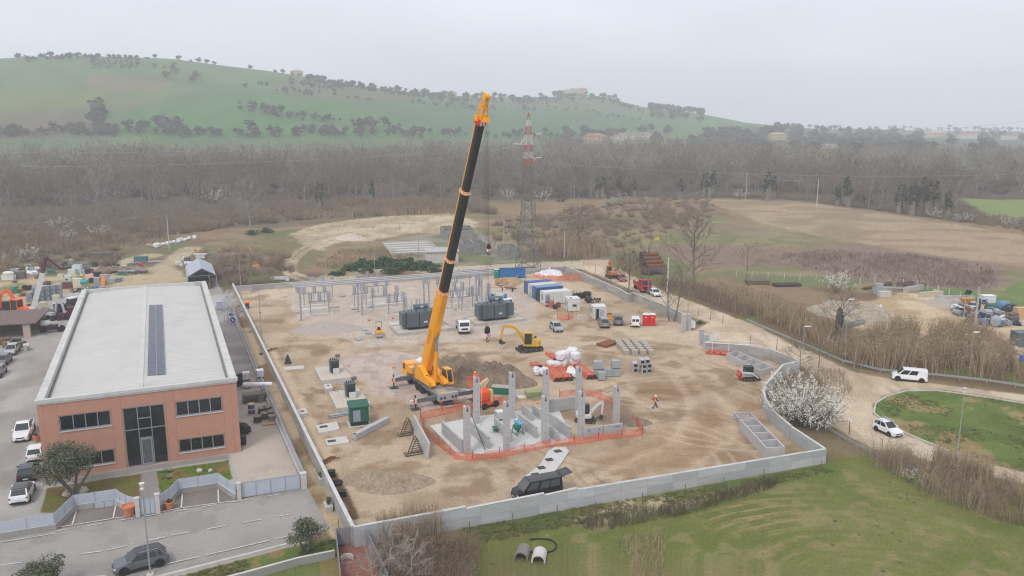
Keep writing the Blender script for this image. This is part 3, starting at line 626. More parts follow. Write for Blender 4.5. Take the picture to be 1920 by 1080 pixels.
def sheet_gate(name,label,a,c,h,n):
    p,q = G(*a),G(*c); t = thing(name,label,'gate',(*p,0),atan2(q[1]-p[1],q[0]-p[0])); L_ = hypot(q[0]-p[0],q[1]-p[1])
    m = B(panelg); f = B(galv)
    for k in range(n): m.bx(k*L_/n+.05,(k+1)*L_/n-.05,-.02,.02,.12,h-.04); f.bx(k*L_/n-.05,k*L_/n+.05,-.04,.04,.06,h)
    f.bx(L_-.05,L_+.05,-.04,.04,.06,h); f.bx(.051,L_-.051,-.035,.035,h-.04,h+.03); f.bx(.051,L_-.051,-.035,.035,.05,.12); m.obj('panel',t); f.obj('gate_frame',t)
sheet_gate('pedestrian_gate','narrow grey metal gate in front of the hall entrance path',(264,967),(292,963),1.7,3)
sheet_gate('sliding_gate','wide grey sheet metal sliding gate of the hall yard',(453,934),(563,917),1.65,4)
q = B(concl); q.bx(-.28,.28,-.28,.28,0,1.75); q.bx(-.32,.32,-.32,.32,1.75,1.8); q.obj('gate_pillar',loc=G3(570,916),rz=HA,label='thick pale pillar where sliding gate meets the yard fence',cat='pillar',group='pillars of the hall fence')
# white electrical doors let into the low wall
q = B(panelg)
for k in range(3): q.bx(.1+k*.85,.9+k*.85,-.03,.03,.05,.62)
p0 = G(177,954.5); q.obj('meter_cabinet',loc=(*p0,0),rz=atan2(FP[4][1]-FP[3][1],FP[4][0]-FP[3][0]),label='three pale meter cabinet doors set in the low wall above the left bay',cat='cabinet')

# road paint, kerb
b = B(markw)
def dash(pts,w,on,off):
    for (ax,ay),(bx_,by_) in zip(pts[:-1],pts[1:]):
        L_ = hypot(bx_-ax,by_-ay); s = 0; a = atan2(by_-ay,bx_-ax)
        while s < L_:
            e = min(on,L_-s); m = (s+e/2)/L_; b.box((ax+(bx_-ax)*m,ay+(by_-ay)*m,.07+.0),(e,w,.012),a); s += on+off
dash(gw(((-80,1072),(0,1061),(200,1033),(320,1005),(545,965))),.13,1.7,1.5)
dash(gw(((105,997),(270,969),(450,940),(545,924))),.12,1.2,1.5)
dash(gw(((0,1018),(104,1001))),.12,6,1); dash(gw(((280,1066),(420,1034),(540,1006))),.12,4,.6); dash(gw(((-80,1110),(200,1080))),.12,4,.6)
for a,c in (((135,987),(143,959)),((212,974),(217,949)),((340,954),(342,928)),((410,942),(409,918))): dash(gw((a,c)),.15,30,1)
dash(gw(((108,990),(213,973),(262,966))),.12,30,1); dash(gw(((302,961),(342,953),(440,940))),.12,30,1)
b.obj('road_markings',kind='structure')
b = B(concl); k_ = gw(((290,1085),(425,1051),(572,1013)))
for p,q in zip(k_[:-1],k_[1:]): b.bar((*p,.06),(*q,.06),.2,.2)
b.obj('kerb',kind='structure')
b = B(concl); k_ = gw(((1960,764),(1840,744),(1755,732.5),(1700,733.5),(1662,744),(1642,757),(1638.5,775),(1661,793),(1700,814),(1780,847)))
for p,q in zip(k_[:-1],k_[1:]): b.bar((*p,.04),(*q,.04),.18,.2)
b.obj('kerb',kind='structure')

# ================================================================ LAMPS, POLES, WIRES
def street_lamp(px,py,h,label,head='post',rz=0.,grp='street lamps'):
    t = thing('street_lamp',label,'street lamp',G3(px,py),rz,grp)
    b = B(galv); b.cyl((0,0,0),(0,0,h-.35),.075,.05,8); b.obj('pole',t)
    b = B(concl); b.cyl((0,0,-.05),(0,0,.12),.35,.3,10); b.obj('base',t)
    if head == 'post':
        b = B(dwhite); b.lathe([(.05,h-.4),(.16,h-.36),(.16,h-.22),(.08,h-.18),(.20,h+.18),(.24,h+.22),(.05,h+.26)],n=12); b.obj('lamp_head',t)
    else:
        b = B(dwhite); b.loft([[(x,-w,h-.32+z0),(x,w,h-.32+z0),(x,w*.7,h-.32+z1),(x,-w*.7,h-.32+z1)] for x,w,z0,z1 in ((-.1,.06,0,.08),(.2,.16,0,.14),(.85,.15,.04,.13),(1.0,.05,.07,.1))]); b.obj('lamp_head',t)
    return t
street_lamp(282,1077,8.1,'white headed street lamp standing in front of the grey crossover')
street_lamp(1795,850,7.7,'small white headed street lamp on the roadside lawn')
street_lamp(1505,667,5.2,'flat headed street lamp by the curved wall near the bare thicket','flat')
street_lamp(1583,664,9.5,'flat headed street lamp rising out of the tall canes','flat')
street_lamp(1818,690,6.0,'thin street lamp behind the guard rail by the canes right of the white van','flat')
def plain_pole(px,py,h,label,r=.11,mat=None,name='utility_pole',cat='pole',group=None,seg=None):
    t = thing(name,label,cat,G3(px,py),0,group); b = B(mat or conc); b.cyl((0,0,0),(0,0,h),r*1.35,r*.8,8); b.obj('shaft',t)
    if seg: b = B(dsteel); seg(b,h); b.obj('fitting',t)
    return t
ins = lambda b,h: (b.box((0,0,h-.15),(1.2,.1,.1)),b.cyl((-.5,0,h-.1),(-.5,0,h+.15),.05),b.cyl((.5,0,h-.1),(.5,0,h+.15),.05))
plain_pole(1250,577,10.4,'tall pale concrete pole beside the dirt road near the twin bare tree',.16,concl)
plain_pole(318,470,10.3,'grey wire pole at the end of the back track by white bales',.15,conc,seg=ins)
plain_pole(1824,646,10.0,'thick grey pole standing beside the small pale hut',.19,conc)
plain_pole(1803,628,6.5,'thin pole just left of the small pale hut',.06,conc)
plain_pole(1531,391,13,'distant pale pole at edge of the ploughed field',.17,concl,seg=ins)
plain_pole(1398,374,13,'distant grey pole left of the ploughed field by the woods',.15,conc,seg=ins)
plain_pole(575,530,6.3,'thin grey pole behind the far wall left of the bramble patch',.06,galv)
plain_pole(703,518,6.3,'thin grey pole standing in the green bramble patch',.06,galv)
plain_pole(785,478,6.5,'green grey pole beside the drying beds',.09,galv)
plain_pole(453,558,9.5,'thin mast behind the corner of the far wall by the steel lattice',.05,galv)
plain_pole(491,640,9.3,'thin lightning mast beside the left wall of the site',.07,galv,seg=lambda b,h: b.cyl((0,0,h*.55),(0,0,h*.56),.12))
plain_pole(945,470,9.4,'distant grey wire pole between crane ropes and pylon',.12,conc)
plain_pole(1058,484,7.5,'plain grey pole between legs and right of the pylon',.16,conc)
def wire(a,c,sag,label,r=.02,n=14):
    pts = [(a[0]+(c[0]-a[0])*k/n,a[1]+(c[1]-a[1])*k/n,a[2]+(c[2]-a[2])*k/n-sag*4*k/n*(1-k/n)) for k in range(n+1)]
    b = B(galv); b.tube(pts,r,4); return b.obj('overhead_wire',label=label,cat='wire',group='overhead wires')
pz = G(318,470)
wire((*G(-400,480),9),(*pz,10.2),1.2,'wire running left from the grey wire pole by the bales')
wire((*pz,10.2),(*G(640,452),4),1.0,'wire running right from the grey wire pole by the bales')

# ================================================================ CARS AND VANS
def panel(b,q,u0,u1,v0,v1,off=.012):
    """a pane lying on the face q = bottom left, bottom right, top right, top left (seen from outside)"""
    q = [np.array(p,float) for p in q]; n = np.cross(q[1]-q[0],q[3]-q[0]); n /= np.linalg.norm(n)
    at_ = lambda u,v: tuple((q[0]*(1-u)+q[1]*u)*(1-v)+(q[3]*(1-u)+q[2]*u)*v+n*off)
    return b.quad(at_(u0,v0),at_(u1,v0),at_(u1,v1),at_(u0,v1))
PAINTS = {}
def paint(col,key): return MAT('car_paint_'+key,col,.28,.25 if key not in ('white','cream') else 0,.04,1.2,coat=.5,dirt=.08)
def wheel(par,x,y,r,w=.2,rimc=None):
    b = B(rubber); b.lathe([(r*.62,-w/2),(r*.93,-w/2),(r,-w*.3),(r,w*.3),(r*.93,w/2),(r*.62,w/2)],(x,y,r),16,'y'); o = b.obj('wheel',par,smooth=False)
    b = B(rimc or alu); s = 1 if y > 0 else -1
    b.cyl((x,y-s*.02,r),(x,y+s*(w/2-.015),r),r*.64,r*.6,12)
    b.m(black)
    for k in range(5): t = 2*PI*k/5; b.box((x+cos(t)*r*.36,y+s*(w/2-.01),r+sin(t)*r*.36),(r*.2,.012,r*.12),0,0,-t)
    b.obj('rim',o)
def car(label,loc,rz,col,key,L=4.2,Wd=1.78,Ht=1.48,kind='hatch',belt=.62,cat='car',name='parked_car',clad=False,group=None,rails=False,dark_roof=False):
    t = thing(name,label,cat,loc,rz,group); pm = paint(col,key); w = Wd/2; zb = .22 if kind != 'suv' else .26; bz = Ht*belt
    f,r = L/2,-L/2; hood = bz*(.97 if kind in ('van','minivan') else .94); wr = .31 if kind == 'hatch' else .35
    if kind == 'van': xr0,xr1,xf1,xf0 = r+.03,r+.10,f-1.55,f-.75
    elif kind == 'minivan': xr0,xr1,xf1,xf0 = r+.04,r+.22,f-1.75,f-.85
    elif kind == 'pickup': xr0,xr1,xf1,xf0 = -.75,-.55,f-2.15,f-1.45
    else: xr0,xr1,xf1,xf0 = r+.12,r+.62,f-1.85,f-1.05
    st = [(r,.34,bz*.80,.86),(r+.06,zb+.05,bz*.94,.95),(r+.35,zb,bz,1),(xf0-.2,zb,bz,1),(xf0,zb,bz*.985,1),(f-.55,zb,hood*.96,.98),(f-.18,zb,hood*.86,.92),(f-.03,.3,hood*.66,.8),(f,.36,hood*.5,.72)]
    if kind == 'pickup': st = [(r,.42,bz*.96,.93),(r+.05,zb+.15,bz,.97),(r+.4,zb+.1,bz,1)]+st[3:]
    b = B(pm); rings = []
    for x,z0,z1,k in st:
        zm = z0+(z1-z0)*.62; q = w*k
        rings.append([(x,-q*.9,z0),(x,-q,z0+.1),(x,-q,zm),(x,-q*.93,z1),(x,0,z1+.025),(x,q*.93,z1),(x,q,zm),(x,q,z0+.1),(x,q*.9,z0)])
    b.loft(rings)
    b.m(black)
    for x in (f-.82,r+.80):           # wheel arches
        for s in (-1,1): b.cyl((x,s*(w-.1),wr+.02),(x,s*(w+.006),wr+.02),wr*1.22,None,14)
    if clad:
        b.bx(r+1.15,f-1.2,-w-.012,w+.012,zb-.02,zb+.16)
    b.bx(f-.5,f+.012,-w*.62,w*.62,.26,.42); b.bx(r-.012,r+.3,-w*.75,w*.75,.28,.44)
    b.obj('body',t,smooth=False)
    wb,wt,zt = w*.925,w*.77,Ht-.05
    if kind == 'van': wt = w*.84
    cb = B(pm); c = [(xr0,-wb,bz-.01),(xf0,-wb,bz*.985-.01),(xf0,wb,bz*.985-.01),(xr0,wb,bz-.01),(xr1,-wt,zt),(xf1,-wt,zt),(xf1,wt,zt),(xr1,wt,zt)]
    cb.hexa(c)
    if dark_roof: cb.m(MAT('dark_roof',(.025,.027,.03),.25,coat=.4))
    xa,xb_ = xr1-.05,xf1+.04
    cb.loft([[(x,-wt*k,zt-.005),(x,-wt*k*.9,zt+h*.7),(x,0,zt+h),(x,wt*k*.9,zt+h*.7),(x,wt*k,zt-.005)] for x,k,h in ((xa,.93,.005),(xa+.15,1.0,.05),((xa+xb_)/2,1.01,.06),(xb_-.15,1.0,.045),(xb_,.96,.003))])
    if rails:
        cb.m(alu)
        for s in (-1,1): cb.bar((xa+.25,s*wt*.93,zt+.09),(xb_-.3,s*wt*.93,zt+.09),.04,.04)
    cb.obj('roof',t)
    g = B(GLASS('reflection_tone_glass',(.07,.08,.085),.04) if key == 'black' else cglass); panel(g,[(c[1]),c[2],c[6],c[5]],.06,.94,.06,.95); g.obj('windscreen',t)  # black van: paler glass colour stands in for reflections on its windows
    g = B(cglass)
    if kind == 'van': panel(g,[c[3],c[0],c[4],c[7]],.1,.46,.25,.85); panel(g,[c[3],c[0],c[4],c[7]],.54,.9,.25,.85)
    else: panel(g,[c[3],c[0],c[4],c[7]],.08,.92,.12,.92)
    g.obj('rear_window',t)
    sp = {'hatch': ((.06,.2),(.24,.5),(.54,.93)),'suv': ((.06,.2),(.24,.5),(.54,.93)),'minivan': ((.05,.27),(.30,.56),(.59,.93)),'van': ((.68,.95),),'pickup': ((.08,.45),(.5,.93))}[kind]
    if key == 'black' and kind == 'van': sp = ((.08,.33),(.36,.62),(.68,.95))
    if kind == 'van' and key == 'white' and 'guard' in label: sp = ((.36,.64),(.68,.95))
    for sgn,q in ((1,[c[0],c[1],c[5],c[4]]),(-1,[c[2],c[3],c[7],c[6]])):
        for u0,u1 in sp:
            g = B(GLASS('reflection_tone_glass',(.07,.08,.085),.04) if key == 'black' else cglass); a,e = (u0,u1) if sgn == 1 else (1-u1,1-u0); panel(g,q,a,e,.08,.88); g.obj('side_window',t)
    if kind == 'pickup':
        b = B(black); b.bx(r+.1,xr0-.1,-w*.8,w*.8,bz+.012,bz+.05); b.obj('bed_cover',t)
    for s in (-1,1):
        b = B(lamp_lens); b.box((f-.17,s*w*.72,hood*.70),(.2,w*.34,.13),-s*.35); b.obj('headlight',t)
        b = B(tail_lens); b.box((r+.05,s*w*.82,bz*.80),(.1,w*.22,.24 if kind in ('van','minivan') else .15)); b.obj('taillight',t)
        b = B(pm); b.box((xf0-.32,s*(w+.07),bz+.08),(.14,.2,.14)); b.obj('mirror',t)
        wheel(t,f-.82,s*(w-.09),wr); wheel(t,r+.80,s*(w-.09),wr)
    b = B(plate_w); b.bx(f+.012,f+.02,-.25,.25,.36,.46); b.bx(r-.022,r-.012,-.25,.25,.5,.62); b.obj('number_plate',t)
    b = B(black); b.bx(f-.06,f+.014,-w*.5,w*.5,hood*.56,hood*.68); b.obj('grille',t)
    return t
GREYB,SILV,DGREY,NAVY,WHITE,BLK = (.12,.135,.155),(.36,.37,.38),(.12,.12,.125),(.012,.014,.026),(.74,.75,.76),(.013,.013,.015)
def mid(a,b): p,q = G(*a),G(*b); return ((p[0]+q[0])/2,(p[1]+q[1])/2)
car('grey blue crossover standing on the street in front of the hall',mid((222,1073),(306,1052)),HD((306,1052),(222,1073)),GREYB,'greyblue',4.4,1.82,1.6,'suv',.62,rails=True,clad=True,dark_roof=True)
car('white pickup truck with dark bed parked left of the hall',mid((47,808),(44,826)),HD((55,798),(42,826)),WHITE,'white',5.2,1.86,1.8,'pickup',.6,'pickup truck',clad=True)
car('white hatchback half hidden beside the hall corner behind the olive tree',mid((66,868),(72,845)),HD((64,870),(74,842)),WHITE,'white',4.1,1.76,1.52,'hatch')
car('dark navy hatchback between two white cars left of the olive tree',mid((50,905),(56,882)),HD((48,908),(57,878)),NAVY,'navy',4.2,1.8,1.5,'hatch')
car('white crossover with black roof parked nearest the street behind the panel fence',mid((36,950),(50,915)),HD((34,952),(52,912)),WHITE,'white',4.3,1.82,1.6,'suv',.62,dark_roof=True)
car('silver hatchback topmost of the three cars parked along the left yard',(G(23,662)),HD((36,648),(14,672)),SILV,'silver',4.1,1.75,1.5,'hatch')
car('dark grey estate middle of the three cars parked along the left yard',(G(6,682)),HD((18,668),(-6,692)),DGREY,'darkgrey',4.4,1.78,1.5,'hatch')
car('grey hatchback lowest of the three cars at the left picture edge',(G(-4,704)),HD((8,690),(-16,714)),(.2,.21,.22),'midgrey',4.2,1.75,1.5,'hatch')
car('silver hatchback standing alone on the site before the white cabins',G(1043,619),HD((1036,611),(1050,624)),SILV,'silver',4.1,1.72,1.48,'hatch')
car('grey people carrier parked nearest the white cabin with open door',G(1132,611),HD((1136,617),(1130,604)),(.24,.24,.25),'warmgrey',4.3,1.8,1.8,'minivan',.56,'van','parked_van')
car('darker grey people carrier parked next to the white van',G(1159,606),HD((1159,612),(1158,600)),(.15,.145,.155),'plumgrey',4.3,1.8,1.8,'minivan',.56,'van','parked_van')
car('small white box van parked beside the red toilets',G(1191,610),HD((1191,615),(1190,604)),WHITE,'white',3.9,1.7,1.78,'van',.56,'van','parked_van')
car('white delivery van driving on the dirt road by the guard rail',G(1704,713),HD((1730,716),(1680,711)),WHITE,'white',4.8,1.84,1.84,'van',.56,'van','delivery_van',clad=True)
pc = car('small white hatchback with roof ladder driving round the lawn',G(1664,812),HD((1648,803),(1682,819)),WHITE,'white',3.7,1.66,1.55,'hatch',.6,clad=True,rails=True)
car('white hatchback parked on the dirt road behind the red lorry',G(1228,554),HD((1219,547),(1238,559)),WHITE,'white',4.1,1.75,1.48,'hatch')
car('faded red hatchback parked on the dirt road under the bare tree',G(1166,526),HD((1160,520),(1172,531)),(.36,.06,.06),'fadedred',4.0,1.7,1.45,'hatch')
bv = car('black passenger van with raised tailgate behind the front wall',mid((965,937),(1046,920)),HD((1046,921),(965,937)),BLK,'black',5.2,1.92,1.95,'van',.52,'van','parked_van')
b = B(paint(BLK,'black')); b.hexa([(-2.52,-.8,1.88),(-2.52,.8,1.88),(-3.75,.72,2.12),(-3.75,-.72,2.12),(-2.52,-.8,1.95),(-2.52,.8,1.95),(-3.75,.72,2.19),(-3.75,-.72,2.19)]); b.m(cglass).quad((-2.75,-.6,1.998),(-2.75,.6,1.998),(-3.35,.55,2.116),(-3.35,-.55,2.116)); b.obj('tailgate',bv)
lad = thing('ladder','silver ladder lying on the roof of the small white hatchback','ladder',(*G(1664,812),1.62),HD((1648,803),(1682,819)))
b = B(alu)
for s in (-.2,.2): b.bar((-1.5,.35+s,.04),(.7,.35+s,.04),.05,.05)
for k in range(8): b.bar((-1.4+k*.28,.17,.04),(-1.4+k*.28,.53,.04),.035,.035)
b.obj('frame',lad)

# ================================================================ TRUCKS
def cab_box(par,x0,x1,w,z0,z1,mat,slope=.35,name='cab'):
    """lorry cab: x1 = front"""
    b = B(mat); b.loft([[(x0,-w,z0),(x0,w,z0),(x0,w,z1),(x0,-w,z1)],[(x1-slope-.3,-w,z0),(x1-slope-.3,w,z0),(x1-slope-.3,w,z1+.04),(x1-slope-.3,-w,z1+.04)],[(x1-slope*.9,-w,z0),(x1-slope*.9,w,z0),(x1-slope*.9,w*.96,z1-.05),(x1-slope*.9,-w*.96,z1-.05)],[(x1-.05,-w,z0),(x1-.05,w,z0),(x1-.05,w*.97,z0+(z1-z0)*.5),(x1-.05,-w*.97,z0+(z1-z0)*.5)],[(x1,-w*.95,z0+.05),(x1,w*.95,z0+.05),(x1,w*.94,z0+(z1-z0)*.42),(x1,-w*.94,z0+(z1-z0)*.42)]]); o = b.obj(name,par)
    g = B(cglass); zm = z0+(z1-z0)*.5; panel(g,[(x1-.05,-w*.97,zm),(x1-.05,w*.97,zm),(x1-slope*.9,w*.96,z1-.05),(x1-slope*.9,-w*.96,z1-.05)],.07,.93,.08,.9,.02); g.obj('windscreen',o)
    for s in (-1,1):
        g = B(cglass); q = [(x0+.25,s*(w+.012),zm),(x1-slope-.12,s*(w+.012),zm),(x1-slope-.3,s*(w+.012),z1-.14),(x0+.25,s*(w+.012),z1-.14)]; g.quad(*(q if s < 0 else q[::-1])); g.obj('side_window',o)
        b = B(lamp_lens); b.box((x1+.005,s*w*.72,z0+.2),(.05,.3,.16)); b.obj('headlight',o)
    b = B(black); b.bx(x1-.02,x1+.02,-w*.55,w*.55,z0+.3,z0+(z1-z0)*.36); b.obj('grille',o)
    b = B(black); b.bx(x1-.3,x1+.06,-w*.98,w*.98,z0-.25,z0+.02); b.obj('bumper',o)
    return o
def flat_truck(label,loc,rz,col,L,bed,name,cat='truck',h=2.25,w=1.02,dual=False):
    t = thing(name,label,cat,loc,rz); f = L/2
    b = B(dsteel)
    for s in (-.38,.38): b.bar((-f,s,.62),(f-.8,s,.62),.12,.18)
    b.obj('chassis',t); cab_box(t,f-1.9,f,w,.55,h,col)
    for s in (-1,1): wheel(t,f-1.0,s*(w-.12),.42,.26); wheel(t,-f+1.1,s*(w-.16),.42,.4)
    if dual:
        for s in (-1,1): wheel(t,-f+2.2,s*(w-.16),.42,.4)
    bed(t,f,w); return t
def dropside(t,f,w):
    b = B(galv); b.bx(-f,f-2.0,-w-.03,w+.03,.76,.86); b.obj('bed',t)
    for q in ((-f,f-2.0,-w-.04,-w,.861,1.25),(-f,f-2.0,w,w+.04,.861,1.25),(-f,-f+.04,-w+.01,w-.01,.861,1.25)): b = B(alu); b.bx(*q); b.obj('side_board',t)
p = flat_truck('white flatbed lorry with dropped boards parked between the two big transformers',G(868,620),HD((862,607),(871,627)),wpaint,5.9,dropside,'flatbed_truck',h=2.3)
def tipper(t,f,w):
    b = B(redp); b.bx(-f,f-2.1,-w,w,.85,1.0); b.bx(-f,f-2.1,-w,-w+.08,1.001,1.9); b.bx(-f,f-2.1,w-.08,w,1.001,1.9); b.bx(f-2.2,f-2.1,-w+.081,w-.081,1.001,2.3); b.obj('tipper_body',t)
    b = B(soil); b.ell((-.9,0,1.5),(1.9,.9,.6),12,6,.15,3); b.obj('load',t)
flat_truck('red tipper lorry parked on the dirt road behind the far wall',G(1204,544),HD((1190,533),(1213,550)),redp,7.0,tipper,'tipper_lorry','lorry',2.9,1.2,True)
def nosebox(t,f,w):
    b = B(dsteel); b.bx(-f,f-2.0,-w,w,.76,.9); b.obj('bed',t)
    b = B(MAT('lift_blue',(.03,.18,.42),.4)); b.cyl((-1.4,0,.9),(-1.4,0,1.6),.4,.3,10); b.obj('turret',t)
    b = B(dwhite); b.bar((-1.6,0,2.1),(4.6-f,.1,2.6),.34,.4); b.bar((-1.9,.35,2.6),(2.2,.35,2.75),.26,.3); b.obj('lower_arm',t)
    b = B(MAT('lift_blue',(.03,.18,.42),.4)); b.bar((1.2,0,2.3),(2.0,.1,3.0),.5,.6); b.obj('knuckle',t)
    b = B(MAT('lift_blue',(.03,.18,.42),.4)); b.bx(-3.7,-2.9,-.55,.55,1.3,2.3); b.obj('basket',t)
flat_truck('white access platform lorry with blue jointed arm behind the right transformer',G(938,577),HD((915,570),(953,582)),wpaint,6.4,nosebox,'platform_truck',h=2.3)

# ================================================================ DIGGERS
def track(par,x0,x1,y,w,h,mat=None):
    b = B(mat or dsteel); r = h/2; pr = []
    for k in range(7): a = PI/2+PI*k/6; pr.append((x0+r+r*cos(a),r+r*sin(a)))
    for k in range(7): a = -PI/2+PI*k/6; pr.append((x1-r+r*cos(a),r+r*sin(a)))
    b.ext(pr,y-w/2,y+w/2)
    n = int((x1-x0)/.22)
    for k in range(n):
        x = x0+r*.6+(x1-x0-r*1.2)*k/max(1,n-1); b.bx(x-.05,x+.05,y-w/2-.01,y+w/2+.01,h,h+.03); b.bx(x-.05,x+.05,y-w/2-.01,y+w/2+.01,-.005,.02)
    o = b.obj('track',par)
    b = B(dwood); 
    for k in range(4): x = x0+r+(x1-x0-2*r)*k/3; b.cyl((x,y-w/2-.02,r),(x,y+w/2+.02,r),r*.45,None,8)
    b.obj('roller',o)
def excavator(label,loc,rz_base,rz_top,col,s=1.,boom=None,cabside=1,cabcol=None,blade=True,tail=1.1,name='excavator',boomcol=None):
    t = thing(name,label,'excavator',loc,rz_base); tl,tw,th = 2.9*s,.42*s,.62*s
    for y in (-.8*s,.8*s): track(t,-tl/2,tl/2,y,tw,th)
    b = B(dsteel); b.bx(-.5*s,.5*s,-.6*s,.6*s,.25*s,.66*s); b.cyl((0,0,.66*s),(0,0,.82*s),.5*s,None,14); b.obj('undercarriage',t)
    if blade:
        b = B(dsteel); b.bx(tl/2+.25*s,tl/2+.33*s,-1.05*s,1.05*s,.05,.45*s); b.bar((.5*s,-.4*s,.35*s),(tl/2+.26*s,-.4*s,.25*s),.1*s,.1*s); b.bar((.5*s,.4*s,.35*s),(tl/2+.26*s,.4*s,.25*s),.1*s,.1*s); b.obj('dozer_blade',t)
    d = rz_top-rz_base; h = link('house',None,t,(0,0,.82*s),d); h.empty_display_size = .1
    b = B(col); b.loft([[(x,-y,0),(x,y,0),(x,y*.98,z),(x,-y*.98,z)] for x,y,z in ((-tail*s-.25*s,.6*s,.55*s),(-tail*s,.92*s,.8*s),(-.3*s,1.0*s,.85*s))]); b.bx(-.3*s,.9*s,-1.0*s,-.35*s,0,.5*s); b.bx(-.3*s,.95*s,.1*s,.98*s,0,.25*s)
    b.m(dsteel).bx(-tail*s-.1*s,.9*s,-.9*s,.9*s,-.07*s,-.002); b.bx(-.75*s,-.45*s,-.6*s,-.3*s,.86*s,1.02*s); h2 = b.obj('bodywork',h)
    cx0,cx1,cy0,cy1 = -.28*s,.92*s,.12*s,.96*s; z0,z1 = .26*s,1.72*s
    b = B(cabcol or col)
    for x,y in ((cx0,cy0),(cx0,cy1),(cx1-.12*s,cy0),(cx1-.12*s,cy1)): b.bar((x+.04,y,z0),(x+.06 if x < 0 else x-.05,y,z1),.08*s,.08*s)
    b.bx(cx0-.03,cx1-.08*s,cy0-.05,cy1+.05,z1,z1+.1*s); c = b.obj('cab',h)
    g = B(cglass); g.bx(cx0+.03,cx1-.14*s,cy0+.01,cy1-.01,z0+.02,z1-.01); g.obj('window',c)
    b = B(black); b.bx(.05*s,.45*s,.35*s,.75*s,z0+.02,.8*s); b.obj('seat',c)
    bc = boomcol or col; m = -.12*s
    pts = boom or [(.75,.35),(2.0,2.1),(3.6,2.0),(4.1,.4)]
    p = [(x*s,z*s) for x,z in pts]
    def arm(nm,A,C,ha,hm_,hc,wd):
        b = B(bc); dx,dz = C[0]-A[0],C[1]-A[1]; l = hypot(dx,dz); nx,nz_ = -dz/l,dx/l; M = ((A[0]+C[0])/2,(A[1]+C[1])/2)
        b.ext([(A[0]-nx*ha/2,A[1]-nz_*ha/2),(M[0]-nx*hm_*.4,M[1]-nz_*hm_*.4),(C[0]-nx*hc/2,C[1]-nz_*hc/2),(C[0]+nx*hc/2,C[1]+nz_*hc/2),(M[0]+nx*hm_*.6,M[1]+nz_*hm_*.6),(A[0]+nx*ha/2,A[1]+nz_*ha/2)],m-wd/2,m+wd/2)
        return b.obj(nm,h)
    bo = arm('boom',p[0],p[1],.3*s,.45*s,.36*s,.26*s); 
    arm('boom_top',p[1],p[2],.36*s,.4*s,.3*s,.26*s)
    bs_ = arm('stick',p[-2],p[-1],.34*s,.3*s,.2*s,.2*s)
    b = B(alu); b.cyl((p[0][0]+.25*s,m,p[0][1]-.1*s),(p[0][0]*.45+p[1][0]*.55+.12*s,m,p[0][1]*.45+p[1][1]*.55),.06*s,.045*s,8); b.cyl((p[-3][0]*.4+p[-2][0]*.6,m,p[-3][1]*.4+p[-2][1]*.6+.3*s),(p[-2][0],m,p[-2][1]+.22*s),.055*s,.04*s,8); b.obj('ram',h)
    b = B(dsteel); e = p[-1]; b.ext([(e[0]-.08*s,e[1]+.1*s),(e[0]+.22*s,e[1]-.05*s),(e[0]+.15*s,e[1]-.45*s),(e[0]-.25*s,e[1]-.62*s),(e[0]-.5*s,e[1]-.42*s),(e[0]-.2*s,e[1]-.2*s)],m-.36*s,m+.36*s)
    for k in range(4): b.bx(e[0]-.66*s,e[0]-.46*s,m-.34*s+k*.2*s,m-.26*s+k*.2*s,e[1]-.47*s,e[1]-.4*s)
    b.obj('bucket',h)
    return t
excavator('yellow excavator reaching its bucket down left of the silver hatchback',G(995,657),HD((1020,654),(970,660)),HD((1000,656),(958,655)),yel2,1.25,[(.7,.4),(2.2,2.3),(3.6,2.45),(4.05,.55)])
excavator('small white excavator with folded arm working between the concrete columns',G(1096,790),HD((1075,784),(1112,788)),HD((1096,788),(1140,786)),dwhite,.8,[(.8,.4),(1.8,1.7),(2.9,2.4),(2.7,.2)],cabcol=dsteel)
excavator('orange excavator with raised arm among scrap in the back left yard',G(45,598),HD((60,592),(10,600)),HD((60,594),(0,588)),org,1.55,[(.7,.5),(2.2,2.6),(3.6,2.1),(3.9,.2)],tail=1.4,blade=False)
excavator('rusty orange digger with folded arm on the dirt road beyond the far wall',G(1147,521),HD((1150,522),(1140,516)),HD((1150,522),(1140,516)),MAT('faded_orange',(.42,.13,.06),.7,0,.2),1.1,[(.7,.5),(1.4,2.6),(2.5,2.1),(2.2,.6)],blade=False)
excavator('pale grey digger with curled arm beside the dark roller in the left yard',G(103,598),HD((80,600),(120,590)),HD((90,598),(120,604)),MAT('pale_grey_paint',(.42,.43,.45),.5,0,.1),1.15,[(.7,.5),(1.3,2.3),(2.6,2.2),(3.2,.6)],blade=False)
# skid loader
t = thing('skid_loader','white and red tracked skid loader by the curved wall','loader',G3(1402,712),HD((1385,709),(1425,708)))
for y in (-.72,.72): track(t,-1.05,1.05,y,.38,.6,rubber)
b = B(dwhite); b.bx(-1.2,.75,-.5,.5,.35,1.05); b.obj('body',t)
b = B(redp); b.bx(-1.45,-1.201,-.82,.82,.4,1.35); b.m(dwhite)
for k,wd in enumerate((.3,.12,.34,.2)): b.bx(-1.462,-1.45,-.62+k*.32,-.62+k*.32+wd*.75,1.06,1.16); b.bx(-1.462,-1.45,-.5+k*.27,-.5+k*.27+wd*.7,.82,.96)
b.obj('engine_cover',t)
b = B(dsteel)
for x,y in ((-.55,-.45),(-.55,.45),(.6,-.45),(.6,.45)): b.bar((x,y,1.05),(x,y,2.0),.09,.09)
b.bx(-.65,.7,-.5,.5,2.0,2.1); c = b.obj('cab',t)
g = B(cglass); g.bx(-.5,.55,-.43,.43,1.08,1.98); g.obj('window',c)
for s in (-1,1):
    b = B(dwhite); b.bar((-1.0,s*.72,1.35),(.5,s*.72,1.15),.16,.26); b.bar((.5,s*.72,1.15),(1.35,s*.72,.45),.16,.22); b.obj('lift_arm',t)
